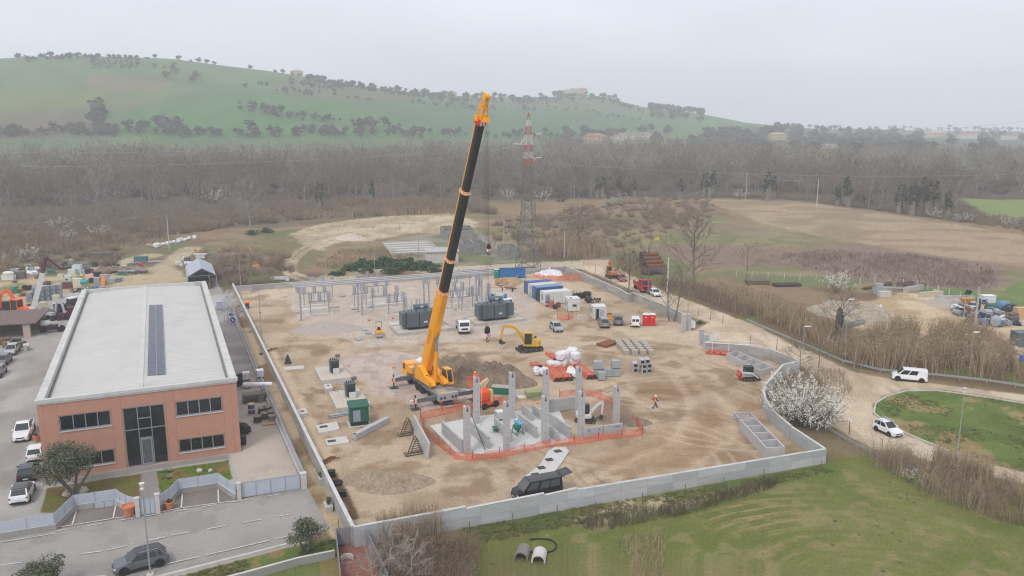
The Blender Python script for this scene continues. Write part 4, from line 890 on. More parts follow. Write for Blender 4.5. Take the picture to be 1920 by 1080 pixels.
b = B(dsteel); b.bx(1.35,1.9,-.85,.85,.1,.2); b.bx(1.35,1.42,-.85,.85,.2,.7); b.obj('bucket',t)
# road roller
t = thing('road_roller','small yellow tandem road roller on the pale gravel left of the transformers','roller',G3(711,631),HD((710,624),(713,634)))
for x in (-.85,.85): b = B(galv); b.lathe([(.05,-.55),(.42,-.55),(.42,.55),(.05,.55)],(x,0,.42),18,'y'); b.obj('drum',t)
b = B(yel); b.bx(-1.35,-.1,-.5,.5,.86,1.45); b.bx(.2,1.3,-.5,.5,.86,1.25); b.bx(-.1,.2,-.35,.35,.6,.95); b.bx(-.95,-.75,-.62,-.56,.4,1.0); b.bx(.75,.95,.56,.62,.4,1.0); b.obj('body',t)
b = B(black); b.bx(-.1,.35,-.25,.25,.96,1.25); b.bx(-.2,-.08,-.25,.25,1.2,1.7); b.obj('seat',t)
b = B(dsteel); 
for y in (-.48,.48): b.bar((-.4,y,1.4),(-.4,y,2.6),.07,.07)
b.bar((-.4,-.48,2.6),(-.4,.48,2.6),.07,.07); b.obj('roll_bar',t)
b = B(black); b.lathe([(.2,0),(.22,.02),(.2,.04)],(.45,0,1.45),12); b.obj('steering_wheel',t)

# ================================================================ THE BIG CRANE
CH = R(117.0); CO = (-9.0,106.4)
cr = thing('mobile_crane','tall yellow mobile crane with black telescopic boom raised over the site','crane',(*CO,0),CH)
def cw(x,y,z=0): return (CO[0]+x*cos(CH)-y*sin(CH),CO[1]+x*sin(CH)+y*cos(CH),z)
b = B(grey4); b.bx(-.9,11.6,-1.3,1.3,1.15,1.55); b.bx(-.6,11.4,-.5,.5,.75,1.149); b.m(MAT('deck_plate',(.24,.24,.24),.7,.2,.15,2,dirt=.3))
b.bx(-.8,10.5,-1.2,1.2,1.55,1.57); b.m(MAT('plywood',(.42,.30,.16),.8)).bx(.3,1.9,-.55,.75,1.571,1.63); b.obj('chassis',cr)
b = B(MAT('ballast_grey',(.36,.37,.38),.5,.1,.08,1.5,dirt=.15)); b.bx(-1.15,-.45,-1.4,1.4,.95,1.95)
b.m(yel).bx(-1.158,-1.149,-.42,.42,1.72,1.84); b.m(dsteel)
for y in (-1.05,-.6,.55,1.05): b.bx(-1.157,-1.149,y-.14,y+.14,1.2,1.55)
b.obj('rear_locker',cr)
b = B(signred); b.bx(-1.2,-1.12,-1.3,-.85,.72,.9); b.bx(-1.2,-1.12,.85,1.3,.72,.9); b.obj('tail_lamp',cr)
b = B(MAT('hazard_board',(.62,.6,.58),.6)); b.bx(-1.75,-1.7,-1.3,1.3,.32,.42); b.m(tagy); b.bx(-1.76,-1.69,-1.5,-.9,.30,.44); b.bx(-1.76,-1.69,.9,1.5,.30,.44); b.m(dsteel).bar((-1.1,-.6,.9),(-1.7,-.6,.4),.06,.06); b.bar((-1.1,.6,.9),(-1.7,.6,.4),.06,.06); b.obj('underrun_bar',cr)
rimy = MAT('wheel_ochre',(.30,.20,.10),.6,.1,.15)
for x in (.95,2.5,5.9,7.5,10.9):
    for s in (-1,1): wheel(cr,x,s*1.12,.68,.45,rimy)
b = B(yel)
b.loft([[(x,-1.3,z0),(x,1.3,z0),(x,1.3,z1),(x,-1.3,z1)] for x,z0,z1 in ((11.4,1.1,2.75),(13.2,.8,2.8),(13.65,.7,2.3),(13.9,.65,1.7))]); cc = b.obj('carrier_cab',cr)
g = B(cglass); panel(g,[(13.66,-1.3,1.95),(13.66,1.3,1.95),(13.23,1.3,2.75),(13.23,-1.3,2.75)],.05,.95,.05,.92,.06); g.obj('windscreen',cc)
for s in (-1,1): g = B(cglass); q = [(12.2,s*1.312,1.75),(13.3,s*1.312,1.75),(13.1,s*1.312,2.6),(12.2,s*1.312,2.6)]; g.quad(*(q if s < 0 else q[::-1])); g.obj('side_window',cc)
b = B(yel); b.bx(8.0,11.3,-1.2,1.2,1.571,2.3)
for k in range(6): b.m(MAT('louvre_dark',(.3,.13,.01),.6)).bx(8.2+k*.3,8.35+k*.3,1.2,1.212,1.65,2.05)
b.obj('engine_cover',cr)
b = B(galv); b.bx(9.6,10.6,-.7,.2,2.301,3.1); b.cyl((9.5,.7,2.15),(9.5,.7,3.2),.14,None,10); b.obj('exhaust',cr)
chev = MAT('hazard_white',(.7,.7,.7),.5)
for x,ys in ((0,(-4.2,4.3)),(9.9,(-4.2,3.9))):
    for y in ys:
        s = 1 if y > 0 else -1
        b = B(grey4); b.bx(x-.26,x+.26,min(s*1.31,y),max(s*1.31,y),.95,1.5); b.m(alu).bx(x-.2,x+.2,min(s*3.0,y*.99),max(s*3.0,y*.99),1.501,1.53)
        b.m(chev).bx(x-.34,x+.34,y-.12,y+.12,.9,1.56); b.m(signred)
        for k in range(4): b.bar((x-.3+k*.17,y-.135,.98),(x-.16+k*.17,y-.135,1.48),.02,.09); b.bar((x-.3+k*.17,y+.135,.98),(x-.16+k*.17,y+.135,1.48),.02,.09); b.bx(x-.355,x-.341,y-.1+(k % 2)*.1,y-.02+(k % 2)*.1,.92+k*.15,1.05+k*.15)
        o = b.obj('outrigger',cr)
        b = B(dsteel); b.cyl((x,y,.12),(x,y,2.0),.11,None,10); b.cyl((x,y,0),(x,y,.14),.42,.3,12); b.bx(x-.6,x+.6,y-.6,y+.6,-.02,.05); b.obj('jack',o)
# superstructure turned to the rear of the carrier
SA = R(-58.0)-CH; sx = link('superstructure',None,cr,(4.9,0,1.57),SA)
b = B(dsteel); b.cyl((0,0,0),(0,0,.4),1.15,None,20); b.obj('slew_ring',sx)
for s in (-1,1):       # side frames
    b = B(yel); yy = (.62,1.32) if s > 0 else (-1.32,-.62)
    b.ext([(-2.7,.3),(-2.7,1.3),(-1.9,2.35),(-.9,2.3),(.6,1.25),(2.3,.95),(2.55,.5),(2.3,.22)],*yy)
    if s < 0:
        b.m(dsteel)
        for k in range(3): b.bx(2.1,2.3,-1.332,-1.32,.4+k*.18,.52+k*.18)
        b.bx(-.3,.5,-1.1,-.8,1.4,1.43)
    b.obj('side_frame',sx)
b = B(yel); b.bx(-2.6,1.2,-.619,.619,.4,.75); b.obj('deck',sx)
b = B(galv); b.bx(-3.9,-2.75,-1.0,.9,.75,1.5); b.cyl((-3.3,-.9,1.8),(-3.3,.9,1.8),.38,None,14); b.obj('winch',sx)
b = B(yel); b.bx(-5.4,-3.95,-1.25,1.25,.55,1.35); b.bx(-4.9,-4.3,-.5,.5,1.351,1.9); b.cyl((-4.1,-.6,1.6),(-2.9,-.6,2.2),.16,None,8); b.obj('rear_body',sx)
b = B(bagw); b.ell((-4.3,.55,1.95),(1.1,.8,.62),14,8,.10,5); b.obj('tarpaulin',sx)
cb = B(yel); cy0,cy1 = .75+.62,2.25     # operator cab, left of the boom
cb.ext([(.2,.15),(1.5,.1),(2.35,.2),(2.3,.5),(.25,.55)],cy0,cy1)
cb.bar((.3,cy0+.04,.55),(.45,cy0+.04,2.1),.08,.1); cb.bar((.3,cy1-.04,.55),(.45,cy1-.04,2.1),.08,.1); cb.bar((2.25,cy0+.04,.5),(1.75,cy0+.04,2.15),.08,.1); cb.bar((2.25,cy1-.04,.5),(1.75,cy1-.04,2.15),.08,.1); cb.bx(.35,1.85,cy0,cy1,2.12,2.24); oc = cb.obj('operator_cab',sx)
g = B(cglass); g.ext([(.36,.56),(2.2,.52),(1.74,2.11),(.46,2.11)],cy0+.03,cy1-.03); g.obj('window',oc)
b = B(MAT('green_beacon',(.05,.7,.3),.3)); b.cyl((1.75,cy0+.2,2.24),(1.75,cy0+.2,2.38),.1,None,10); b.obj('beacon',oc)
# boom, in the superstructure's frame: x = lean direction
piv = np.array((-1.45,0,2.1)); wp = np.array(cw(4.9,0,1.57)); u_ = np.array((cos(R(-58.)),sin(R(-58.))))
tx = np.array((-2.95,97.6,40.4)); rel = tx-wp; tip = np.array((rel[:2]@u_,rel[:2]@np.array((-u_[1],u_[0])),rel[2]))
bd = tip-piv; BL = np.linalg.norm(bd); bd /= BL; sd_ = np.array((0,1.,0)); sd_ -= bd*(sd_@bd); sd_ /= np.linalg.norm(sd_); nb = np.cross(sd_,bd)   # nb = towards the top side of the boom or under it
if nb[0] < 0: nb = -nb
bk = MAT('boom_black',(.018,.018,.019),.45,0,.12); ringm = MAT('collar_amber',(.75,.28,.08),.5)
def bsec(name,a,c,w,d,face,par=sx):
    A = piv+bd*a; Cc = piv+bd*c; b = B(yel); prof = [(-w/2,-d*.5),(-w/2,d*.28),(-w*.32,d*.5),(w*.32,d*.5),(w/2,d*.28),(w/2,-d*.5)]
    b.loft([[tuple(q+sd_*s+nb*e) for s,e in prof] for q in (A,Cc)])
    if face:
        b.m(bk); o_ = .012
        pf = [(-w/2-o_,-d*.30),(-w/2-o_,d*.28),(-w*.32,d*.5+o_),(w*.32,d*.5+o_),(w/2+o_,d*.28),(w/2+o_,-d*.30)]
        for (s0,e0),(s1,e1) in zip(pf[:-1],pf[1:]):
            if min(e0,e1) > -.4*d: b.add([tuple(A+sd_*s0+nb*e0),tuple(A+sd_*s1+nb*e1),tuple(Cc+sd_*s1+nb*e1),tuple(Cc+sd_*s0+nb*e0)],[(0,1,2,3)])
    return b.obj(name,par)
def frac(py):           # how far up the boom a photo row lies
    best = 0; m_ = 1e9
    for k in range(401):
        f_ = k/400; q = piv+bd*BL*f_; x = wp[0]+u_[0]*q[0]-u_[1]*q[1]; y = wp[1]+u_[1]*q[0]+u_[0]*q[1]; z = wp[2]+q[2]; v = float(PXv(np.array(x),np.array(y),np.array(z))[1])
        if abs(v-py) < m_: m_ = abs(v-py); best = f_
    return best*BL
f1,f2,f3,f4 = frac(546),frac(487),frac(359),frac(226)
b1 = bsec('boom_base',-.3,f1,1.28,1.45,False); b2 = bsec('boom_section',f1,f2,1.08,1.22,True); b3 = bsec('boom_section',f2,f3,.98,1.1,True); b4 = bsec('boom_section',f3,f4,.88,1.0,True)
for f_,w,d in ((f1,1.34,1.5),(f2,1.14,1.3),(f3,1.06,1.2)):
    b = B(ringm); A = piv+bd*(f_-.22); Cc = piv+bd*(f_+.22); prof = [(-w/2-.04,-d/2-.03),(-w/2-.04,d*.3),(-w*.3,d/2+.03),(w*.3,d/2+.03),(w/2+.04,d*.3),(w/2+.04,-d/2-.03)]
    b.loft([[tuple(q+sd_*s+nb*e) for s,e in prof] for q in (A,Cc)]); b.m(chev)
    for k in range(5):
        q = piv+bd*f_+nb*(d/2+.035)+sd_*(-w*.36+k*w*.18); b.box(tuple(q),(.06,.09,.2)); q = piv+bd*f_+sd_*(-w/2-.05)+nb*(-d*.4+k*d*.17); b.box(tuple(q),(.1,.05,.2))
    b.obj('collar',sx)
# fabricated marking on the boom side: plain dark letter strokes like the ones in the photo
def glyphs(b,text,org_,dx,dz,nrm,h):
    G5 = {'B': '11110100011111010001111101','I': None}
    F5 = dict(G=('0111','1000','1011','1001','0111'),E=('1111','1000','1110','1000','1111'),R=('1110','1001','1110','1010','1001'),L=('1000','1000','1000','1000','1111'),O=('0110','1001','1001','1001','0110'),D=('1110','1001','1001','1001','1110'))
    c = h/5
    for k,ch in enumerate(text):
        for r_i,row in enumerate(F5.get(ch,())):
            for ci,v in enumerate(row):
                if v == '1':
                    p = org_+dx*(k*6*c*.85+ci*c*.85)-dz*(r_i*c); b.quad(*(tuple(p+nrm*.012+dx*a*c*.85-dz*e*c) for a,e in ((0,1),(1,1),(1,0),(0,0))))
sidev = -sd_ if (u_[1]*0+(-sd_[1])) < 0 else sd_
lt = B(MAT('boom_lettering',(.30,.13,.01),.5)); 
glyphs(lt,'OGED',piv+bd*(f1*.33)+(-sd_)*.64-nb*.30,bd,nb*-1,-sd_,.62); lt.obj('lettering',b1)
b = B(MAT('ram_grey',(.30,.30,.34),.35,.4)); la = np.array((1.15,0,1.25)); lb = piv+bd*frac(612)+nb*.62; lm = la+(lb-la)*.5
b.cyl(lm,lb,.17,None,14); b.m(yel).cyl(la,la+(lb-la)*.53,.27,None,14); b.obj('luffing_ram',sx)
b = B(yel); k0 = piv+bd*frac(625); k1 = piv+bd*frac(585)
b.loft([[tuple(q+sd_*s*.3+nb*e) for s,e in ((-1,.6),(1,.6),(1,g_),(-1,g_))] for q,g_ in ((k0,.95),(k0+(k1-k0)*.3,1.05),(k1,.63))]); b.obj('ram_bracket',sx)
# head: tilted lattice nose with sheaves
hd = piv+bd*f4; tp = tip; ax_ = tp-hd; al = np.linalg.norm(ax_); ax_ /= al
b = B(yel)
for s in (-.42,.42):
    for e0,e1 in ((-.5,-.15),(.55,.15)): b.bar(tuple(hd+sd_*s+nb*e0),tuple(tp+sd_*s*.5+nb*e1),.13,.13)
for k in range(4):
    f_ = k/4
    for s in (-1,1): P0 = hd+ax_*al*f_+sd_*s*.42*(1-f_*.5)+nb*(-.5+.35*f_); P1 = hd+ax_*al*(f_+.25)+sd_*s*.42*(1-(f_+.25)*.5)+nb*(.55-.4*(f_+.25)); b.bar(tuple(P0),tuple(P1),.08,.08)
b.bar(tuple(hd-sd_*.8-nb*.1+ax_*.25),tuple(hd+sd_*.8-nb*.1+ax_*.25),.5,.7); b.box(tuple(hd+ax_*al*.55-nb*.35),(.6,.7,.5)); b.cyl(tuple(tp-sd_*.3),tuple(tp+sd_*.3),.36,None,14); b.obj('boom_head',sx)
b = B(chev); q0 = piv+bd*(f4-.1); 
for k in range(6):
    b.m(chev if k % 2 else signred); s0 = -.62+k*.2; b.hexa([tuple(q0+sd_*s+nb*e+bd*l) for l in (-.35,.35) for s,e in ((s0,-.62),(s0+.2,-.62),(s0+.2,.66),(s0,.66))])
b.obj('hazard_collar',sx)
b = B(yel); b.box(tuple(hd+nb*1.0+ax_*.5),(.9,.5,.6)); b.bar(tuple(hd+nb*.3+ax_*.2),tuple(hd+nb*1.1+ax_*.5),.2,.3); b.obj('head_sheave',sx)
def sxw(q): return (wp[0]+u_[0]*q[0]-u_[1]*q[1],wp[1]+u_[1]*q[0]+u_[0]*q[1],wp[2]+q[2])
# hoist ropes hang plumb: main block low over the site, small block from the nose
def hook(label,top,zb,s,nm):
    t = thing('hook_block',label,'crane hook',(top[0],top[1],zb),R(30))
    b = B(black); b.ell((0,0,1.0*s),(.42*s,.26*s,.62*s),12,8); b.obj('sheave_case',t)
    b = B(chev); b.bx(-.3*s,.3*s,-.22*s,.22*s,.1*s,.62*s); b.m(signred)
    for k in range(3): b.bar((-.3*s+k*.22*s,-.235*s,.12*s),(-.1*s+k*.22*s,-.235*s,.6*s),.02,.1*s); b.bar((-.3*s+k*.22*s,.235*s,.12*s),(-.1*s+k*.22*s,.235*s,.6*s),.02,.1*s)
    b.obj('side_plate',t)
    b = B(dsteel); b.tube([(0,0,.1*s),(0,0,-.15*s)]+[(.2*s*sin(a),0,-.32*s-.2*s*cos(a)+.02) for a in np.linspace(-2.9,1.6,8)],.06*s,6); b.obj('hook',t)
    b = B(dsteel)
    for k in nm: b.cyl((k*.09*s,.05*s*(k % 2),1.3*s),(k*.07*s,.05*(k % 2),top[2]-zb),.011,None,4)
    b.obj('hoist_rope',t)
def under(p,py,z0=8.,z1=30.):
    for k in range(60):
        m = (z0+z1)/2
        if float(PXv(np.array(p[0]),np.array(p[1]),np.array(m))[1]) > py: z0 = m
        else: z1 = m
    return z0
hp = sxw(hd+nb*1.05+ax_*.4); hp2 = sxw(tp+nb*.35)
hook('big black crane hook block with red white plates hanging above the dirt heap',hp,under(hp,634,1,30),.95,(-3,-1,1,3))
hook('small black hook block hanging from the crane nose before the concrete tanks',hp2,under(hp2,473,5,40),.65,(-1,1))
b = B(dsteel); wn = (-3.3,0,2.2)
b.cyl(wn,tuple(piv+bd*f4-nb*.9),.018,None,5); b.cyl((-3.3,.4,2.2),tuple(hd-nb*.9+sd_*.3),.018,None,5); b.obj('winch_rope',sx)

# ================================================================ PRECAST STRUCTURE UNDER CONSTRUCTION
b = B(PANELS('slab_concrete',(.56,.55,.53),4,4,.85,.05,.02)); b.prism(WP(((806,799),(900,781),(1044,761),(1076,828),(960,846),(862,857))),-.1,.08); b.obj('foundation_slab',uv=lambda c,n: (c[0],c[1]),kind='structure')
def lab1(o,label,cat,group=None): return tag(o,label,cat,group)
cols = [(876,853,6.0,'nearest the left corner of the slab'),(894,794,6.2,'in front of the orange boom lift'),(950,845,6.1,'on the front edge beside the cement mixer'),(960,785,6.3,'behind the white tank on the slab'),(1021,833,6.1,'on the front edge right of the cement mixer'),(1023,781,6.4,'behind the mixer at left end of the back panel'),(1089,823,6.1,'at left end of the panel with blue marks'),(1084,776,6.5,'at right end of the back panel'),(1155,798,5.3,'rightmost behind the panel with blue marks')]
for k,(px,py,h,w) in enumerate(cols):
    t = thing('concrete_column','slender precast column with forked top %s' % w,'column',G3(px,py),HA,'precast columns')
    b = B(precast); b.bx(-.34,.34,-.3,.3,0,h-.7); b.obj('shaft',t)
    for x0,x1 in ((-.34,-.13),(.13,.34)):
        b = B(precast); b.hexa([(x0,-.3,h-.7),(x1,-.3,h-.7),(x1,.3,h-.7),(x0,.3,h-.7),(x0,-.3,h-.12),(x1,-.3,h),(x1,.3,h),(x0,.3,h-.12)] if x0 < 0 else [(x0,-.3,h-.7),(x1,-.3,h-.7),(x1,.3,h-.7),(x0,.3,h-.7),(x0,-.3,h),(x1,-.3,h-.12),(x1,.3,h-.12),(x0,.3,h)]); b.obj('prong',t)
    b = B(dsteel); b.bx(-.1,.1,-.2,.2,h-.699,h-.62)
    for q in range(6): b.bx(-.05,.05,-.312,-.3,.8+q*.75,.86+q*.75)
    b.obj('insert_plate',t)
wpan = PANELS('precast_panel',(.43,.43,.42),6,.38,.88,.06,.015)
walls = [((830,814),(868,851),1.6,'leftmost panel standing on the slab'),((882,812),(917,843),1.5,'panel between the two left front columns'),((928,804),(958,831),1.4,'panel beside the white tank behind the second front column'),((980,777),(997,790),1.25,'short panel behind the cement mixer'),((973,797),(1006,823),1.45,'panel just right of the cement mixer'),((999,776),(1014,788),1.25,'short panel touching the third front column'),((1028,795),(1069,824),1.5,'long panel edging the dug earth by the white excavator'),((1030,817),(1046,829),1.2,'lowest panel at the slab right edge'),((1030,774),(1079,767),1.75,'smooth pale back panel joining two columns'),((1093,824),(1166,814),1.35,'grey front panel with blue marks between two columns')]
for a,c,h,w in walls:
    p,q = G(*a),G(*c); L_ = hypot(q[0]-p[0],q[1]-p[1]); b = B(wpan); b.bx(0,L_,-.13,.13,0,h)
    o = b.obj('wall_panel',loc=(*p,.08),rz=atan2(q[1]-p[1],q[0]-p[0]),uv=lambda c_,n: (c_[0],c_[2]),label='precast concrete wall panel, '+w,cat='wall panel',group='precast wall panels')
    if 'blue' in w:
        b = B(signblue)
        for x,l in ((.5,.45),(1.35,.12),(1.9,.3),(2.1,.2),(4.05,.9)): b.bx(x,x+l,-.142,-.131,h-.42+.03*(x > 1.5),h-.34+.03*(x > 1.5)); b.bx(x+.03,x+l*.7,-.142,-.131,h-.33+.03*(x > 1.5),h-.30+.03*(x > 1.5))
        b.m(dsteel).bx(2.55,2.62,-.141,-.131,.05,h-.02); b.obj('blue_marking',o)
# orange safety net
m,t_,bs = newmat('safety_net'); N = t_.nodes; L = t_.links
bs.inputs['Base Color'].default_value = (.66,.13,.06,1); bs.inputs['Roughness'].default_value = .7
tcn = N.new('ShaderNodeTexCoord'); nn_ = N.new('ShaderNodeTexNoise'); nn_.inputs['Scale'].default_value = 1.3; nn_.inputs['Detail'].default_value = 5; L.new(tcn.outputs['Object'],nn_.inputs['Vector'])
mrn = N.new('ShaderNodeMapRange'); mrn.inputs[1].default_value = .35; mrn.inputs[2].default_value = .65; mrn.inputs[3].default_value = .3; mrn.inputs[4].default_value = .8; L.new(nn_.outputs[0],mrn.inputs[0]); L.new(mrn.outputs[0],bs.inputs['Alpha'])
netm = m
def net(label,pts,h=1.05,seed=1,lean=.25):
    rn = random.Random(seed); w = WP(pts); o0 = w[0]; t = thing('safety_net',label,'safety net',(*o0,0),0,'orange safety nets')
    P_ = []
    for (ax,ay),(cx,cy_) in zip(w[:-1],w[1:]):
        n = max(2,int(hypot(cx-ax,cy_-ay)/.5))
        for k in range(n): P_.append((ax+(cx-ax)*k/n-o0[0],ay+(cy_-ay)*k/n-o0[1]))
    P_.append((w[-1][0]-o0[0],w[-1][1]-o0[1])); b = B(netm); ring = []
    ph = rn.uniform(0,6)
    for i,(x,y) in enumerate(P_):
        s = .72+.28*abs(cos(i*.5+ph)); hh = h*s*rn.uniform(.92,1.05)
        ring.append([(x+rn.uniform(-.08,.08),y-lean*rn.uniform(.3,1),.02),(x+rn.uniform(-.1,.1),y+rn.uniform(-.1,.1),hh*.5),(x+rn.uniform(-.05,.05),y+rn.uniform(-.05,.05),hh)])
    b.add([p for r in ring for p in r],[(i*3+k,i*3+3+k,i*3+4+k,i*3+1+k) for i in range(len(ring)-1) for k in (0,1)]); b.obj('net',t,smooth=True)
    for i in range(0,len(P_),6): b = B(rust); b.cyl((*P_[i],0),(P_[i][0]+.03,P_[i][1],h+.25),.035,None,5); b.obj('stake',t)
net('orange net sweeping round the left and front of the slab',((788,784),(797,813),(828,841),(856,861),(886,864),(920,860),(960,853),(1015,841),(1062,834),(1100,830),(1150,822),(1203,817),(1206,812),(1186,786)),1.0,3)
net('orange net strung between the crane and the slab',((788,786),(815,781),(850,774),(890,765),(945,756)),1.1,4)
net('orange net behind the white mini excavator',((1049,747),(1078,743),(1105,742),(1140,754),(1152,764)),1.1,5)
net('long orange net below the pylon at the far corner',((1001,520),(1022,524),(1050,526),(1080,523),(1105,522)),1.25,6,.4)
net('short orange net enclosure before the square white cabin',((1045,597),(1056,601),(1066,600),(1075,597)),1.45,7,.1)
b = B(netm); 
for k,(x,y,r) in enumerate(((0,0,.8),(1.2,-.1,.7),(2.3,-.3,.75),(3.2,-.5,.6),(.6,.6,.6))): b.ell((x,y,.3),(r,.5,.42),9,6,.25,k)
b.obj('net_bundle',loc=G3(1332,664),rz=-.15,label='crumpled orange net bundle beside the white pipe frame',cat='safety net')

# ================================================================ PEOPLE
skin = MAT('skin',(.42,.24,.17),.6,0,.05); hiv = MAT('hi_vis_orange',(.95,.16,.01),.6); hiy = MAT('hi_vis_yellow',(.70,.80,.05),.6); navy = MAT('navy_cloth',(.02,.03,.07),.9); refl = MAT('reflective_tape',(.6,.6,.58),.4)
def person(label,loc,rz,pose,vest,helm,trou=None,sleeve=None):
    """one skinned body; vest, trousers, sleeves, boots and helmet lie over it. pose: joint -> (x forward, y left, z)"""
    J = dict(pel=(0,0,.95),che=(.02,0,1.32),nec=(.03,0,1.50),hea=(.05,0,1.62),top=(.05,0,1.74),shl=(.02,.19,1.42),shr=(.02,-.19,1.42),ell=(-.02,.25,1.14),elr=(-.02,-.25,1.14),hal=(.08,.26,.90),har=(.08,-.26,.90),hil=(0,.10,.90),hir=(0,-.10,.90),knl=(.03,.11,.50),knr=(.03,-.11,.50),anl=(0,.11,.08),anr=(0,-.11,.08),tol=(.17,.12,.03),tor=(.17,-.12,.03)); J.update(pose)
    names = list(J); E_ = [('pel','che'),('che','nec'),('nec','hea'),('hea','top'),('che','shl'),('shl','ell'),('ell','hal'),('che','shr'),('shr','elr'),('elr','har'),('pel','hil'),('hil','knl'),('knl','anl'),('anl','tol'),('pel','hir'),('hir','knr'),('knr','anr'),('anr','tor')]
    rad = dict(pel=.125,che=.14,nec=.055,hea=.085,top=.07,shl=.065,shr=.065,ell=.042,elr=.042,hal=.034,har=.034,hil=.085,hir=.085,knl=.06,knr=.06,anl=.045,anr=.045,tol=.035,tor=.035)
    V = [J[n] for n in names]; rr_ = [rad[n] for n in names]; E2 = [(names.index(a),names.index(c)) for a,c in E_]
    for hn,s in (('hal',1),('har',-1)):          # four fingers and a thumb on each hand
        e = np.array(J['ell' if s > 0 else 'elr']); h = np.array(J[hn]); d = h-e; d /= np.linalg.norm(d); side = np.cross(d,(0,s,0)); side /= max(np.linalg.norm(side),1e-3)
        for k,l in enumerate((.085,.10,.095,.075)): V.append(tuple(h+d*l+side*(-.03+k*.02))); rr_.append(.011); E2.append((names.index(hn),len(V)-1))
        V.append(tuple(h+d*.03+side*-.055)); rr_.append(.012); E2.append((names.index(hn),len(V)-1))
    t = thing('person',label,'person',loc,rz)
    me = bpy.data.meshes.new('body'); me.from_pydata(V,E2,[]); me.materials.append(skin); o = link('body',me,t)
    md = o.modifiers.new('skin','SKIN'); md.use_smooth_shade = True
    for i,r in enumerate(rr_): me.skin_vertices[0].data[i].radius = (r,r)
    me.skin_vertices[0].data[0].use_root = True
    o.modifiers.new('sub','SUBSURF').levels = 1; o.modifiers['sub'].render_levels = 1
    p,c,n = (np.array(J[k]) for k in ('pel','che','nec'))
    b = B(vest); rg = []
    for q,wx,wy in ((p-(0,0,.04),.15,.19),(p*.5+c*.5,.145,.185),(c,.165,.225),(c*.3+n*.7-(0,0,.02),.11,.20),(n-(0,0,.01),.075,.10)): rg.append([(q[0]+wx*cos(a),q[1]+wy*sin(a),q[2]) for a in np.linspace(0,2*PI,12,endpoint=False)])
    b.loft(rg); b.m(refl); q = p*.6+c*.4; b.loft([[(q[0]+.163*cos(a),q[1]+.203*sin(a),q[2]+z) for a in np.linspace(0,2*PI,12,endpoint=False)] for z in (0,.05)]); b.obj('vest',t)
    b = B(trou or navy)
    for s in 'lr': b.cyl(J['hi'+s],J['kn'+s],.108,.078,9); b.cyl(J['kn'+s],J['an'+s],.078,.062,9); b.ell(J['kn'+s],(.078,.078,.078),8,5)
    b.ell(tuple(p-(0,0,.03)),(.145,.185,.13),10,6); b.obj('trousers',t)
    for s in 'lr':
        b = B(sleeve or navy); b.cyl(J['sh'+s],J['el'+s],.075,.056,8); b.cyl(J['el'+s],tuple(np.array(J['el'+s])*.12+np.array(J['ha'+s])*.88),.056,.045,8); b.ell(J['el'+s],(.056,)*3,8,5); b.ell(J['sh'+s],(.077,)*3,8,5); b.obj('sleeve',t)
        b = B(black); a = np.array(J['an'+s]); e = np.array(J['to'+s]); d = (e-a)/np.linalg.norm(e-a); b.cyl(tuple(a-d*.07-(0,0,.03)),tuple(e+d*.04),.06,.045,8); b.cyl(tuple(a),tuple(a+(0,0,.1)),.062,None,8); b.obj('boot',t)
    hd_ = np.array(J['hea'])
    b = B(helm); b.lathe([(.155,0),(.15,.015),(.125,.02),(.118,.07),(.085,.125),(.03,.145)],(hd_[0],hd_[1],hd_[2]+.075),14); b.bx(hd_[0]+.08,hd_[0]+.2,hd_[1]-.08,hd_[1]+.08,hd_[2]+.072,hd_[2]+.09); b.obj('helmet',t)
    b = B(skin); x = hd_[0]+.085; b.ell((x+.012,hd_[1],hd_[2]+.005),(.022,.016,.03),6,4); b.m(black)
    for s in (-1,1): b.ell((x+.003,hd_[1]+s*.034,hd_[2]+.03),(.01,.015,.008),6,4)
    b.m(MAT('lips',(.3,.1,.08),.6)).ell((x-.002,hd_[1],hd_[2]-.045),(.01,.026,.007),6,4); b.obj('face',t)
    return t
helw = MAT('helmet_white',(.75,.75,.75),.3); hely = MAT('helmet_yellow',(.8,.55,.02),.3); jeans = MAT('jeans',(.04,.065,.14),.9)
person('worker in orange vest and white helmet striding alone across the bare site',G3(1228,765.5),R(15),dict(knl=(.2,.1,.52),anl=(.30,.11,.10),tol=(.46,.11,.09),knr=(-.02,-.1,.50),anr=(-.36,-.1,.16),tor=(-.22,-.11,.04),ell=(-.2,.25,1.18),hal=(-.1,.27,.96),elr=(.16,-.25,1.16),har=(.4,-.24,1.08)),hiv,helw,jeans)
person('worker in orange with yellow helmet standing in the boom lift basket',(*G(891,754),2.55),R(-80),dict(ell=(.12,.27,1.17),hal=(.34,.2,1.1),elr=(.12,-.27,1.17),har=(.34,-.2,1.1)),hiv,hely,MAT('orange_trousers',(.8,.13,.01),.7),hiv)
person('person in orange standing inside the open cabin doorway',G3(1120,598),R(-95),{},hiv,helw,MAT('orange_trousers',(.8,.13,.01),.7),hiv)
person('worker in orange stooping at the left of the broken timber',G3(942,546),R(200),dict(che=(.22,0,1.22),nec=(.36,0,1.36),hea=(.45,0,1.42),top=(.52,0,1.52),shl=(.28,.19,1.28),shr=(.28,-.19,1.28),ell=(.4,.22,1.02),elr=(.4,-.22,1.02),hal=(.55,.15,.85),har=(.55,-.15,.85)),hiv,helw)
person('worker in orange bending beside the blue container end',G3(961,547),R(150),dict(che=(.2,0,1.24),nec=(.32,0,1.38),hea=(.41,0,1.45),top=(.47,0,1.55),shl=(.25,.19,1.3),shr=(.25,-.19,1.3),ell=(.36,.22,1.03),elr=(.36,-.22,1.03),hal=(.5,.15,.84),har=(.5,-.15,.84)),hiv,helw)
person('worker in yellow vest standing behind the access platform lorry',G3(930,563),R(-60),{},hiy,helw)

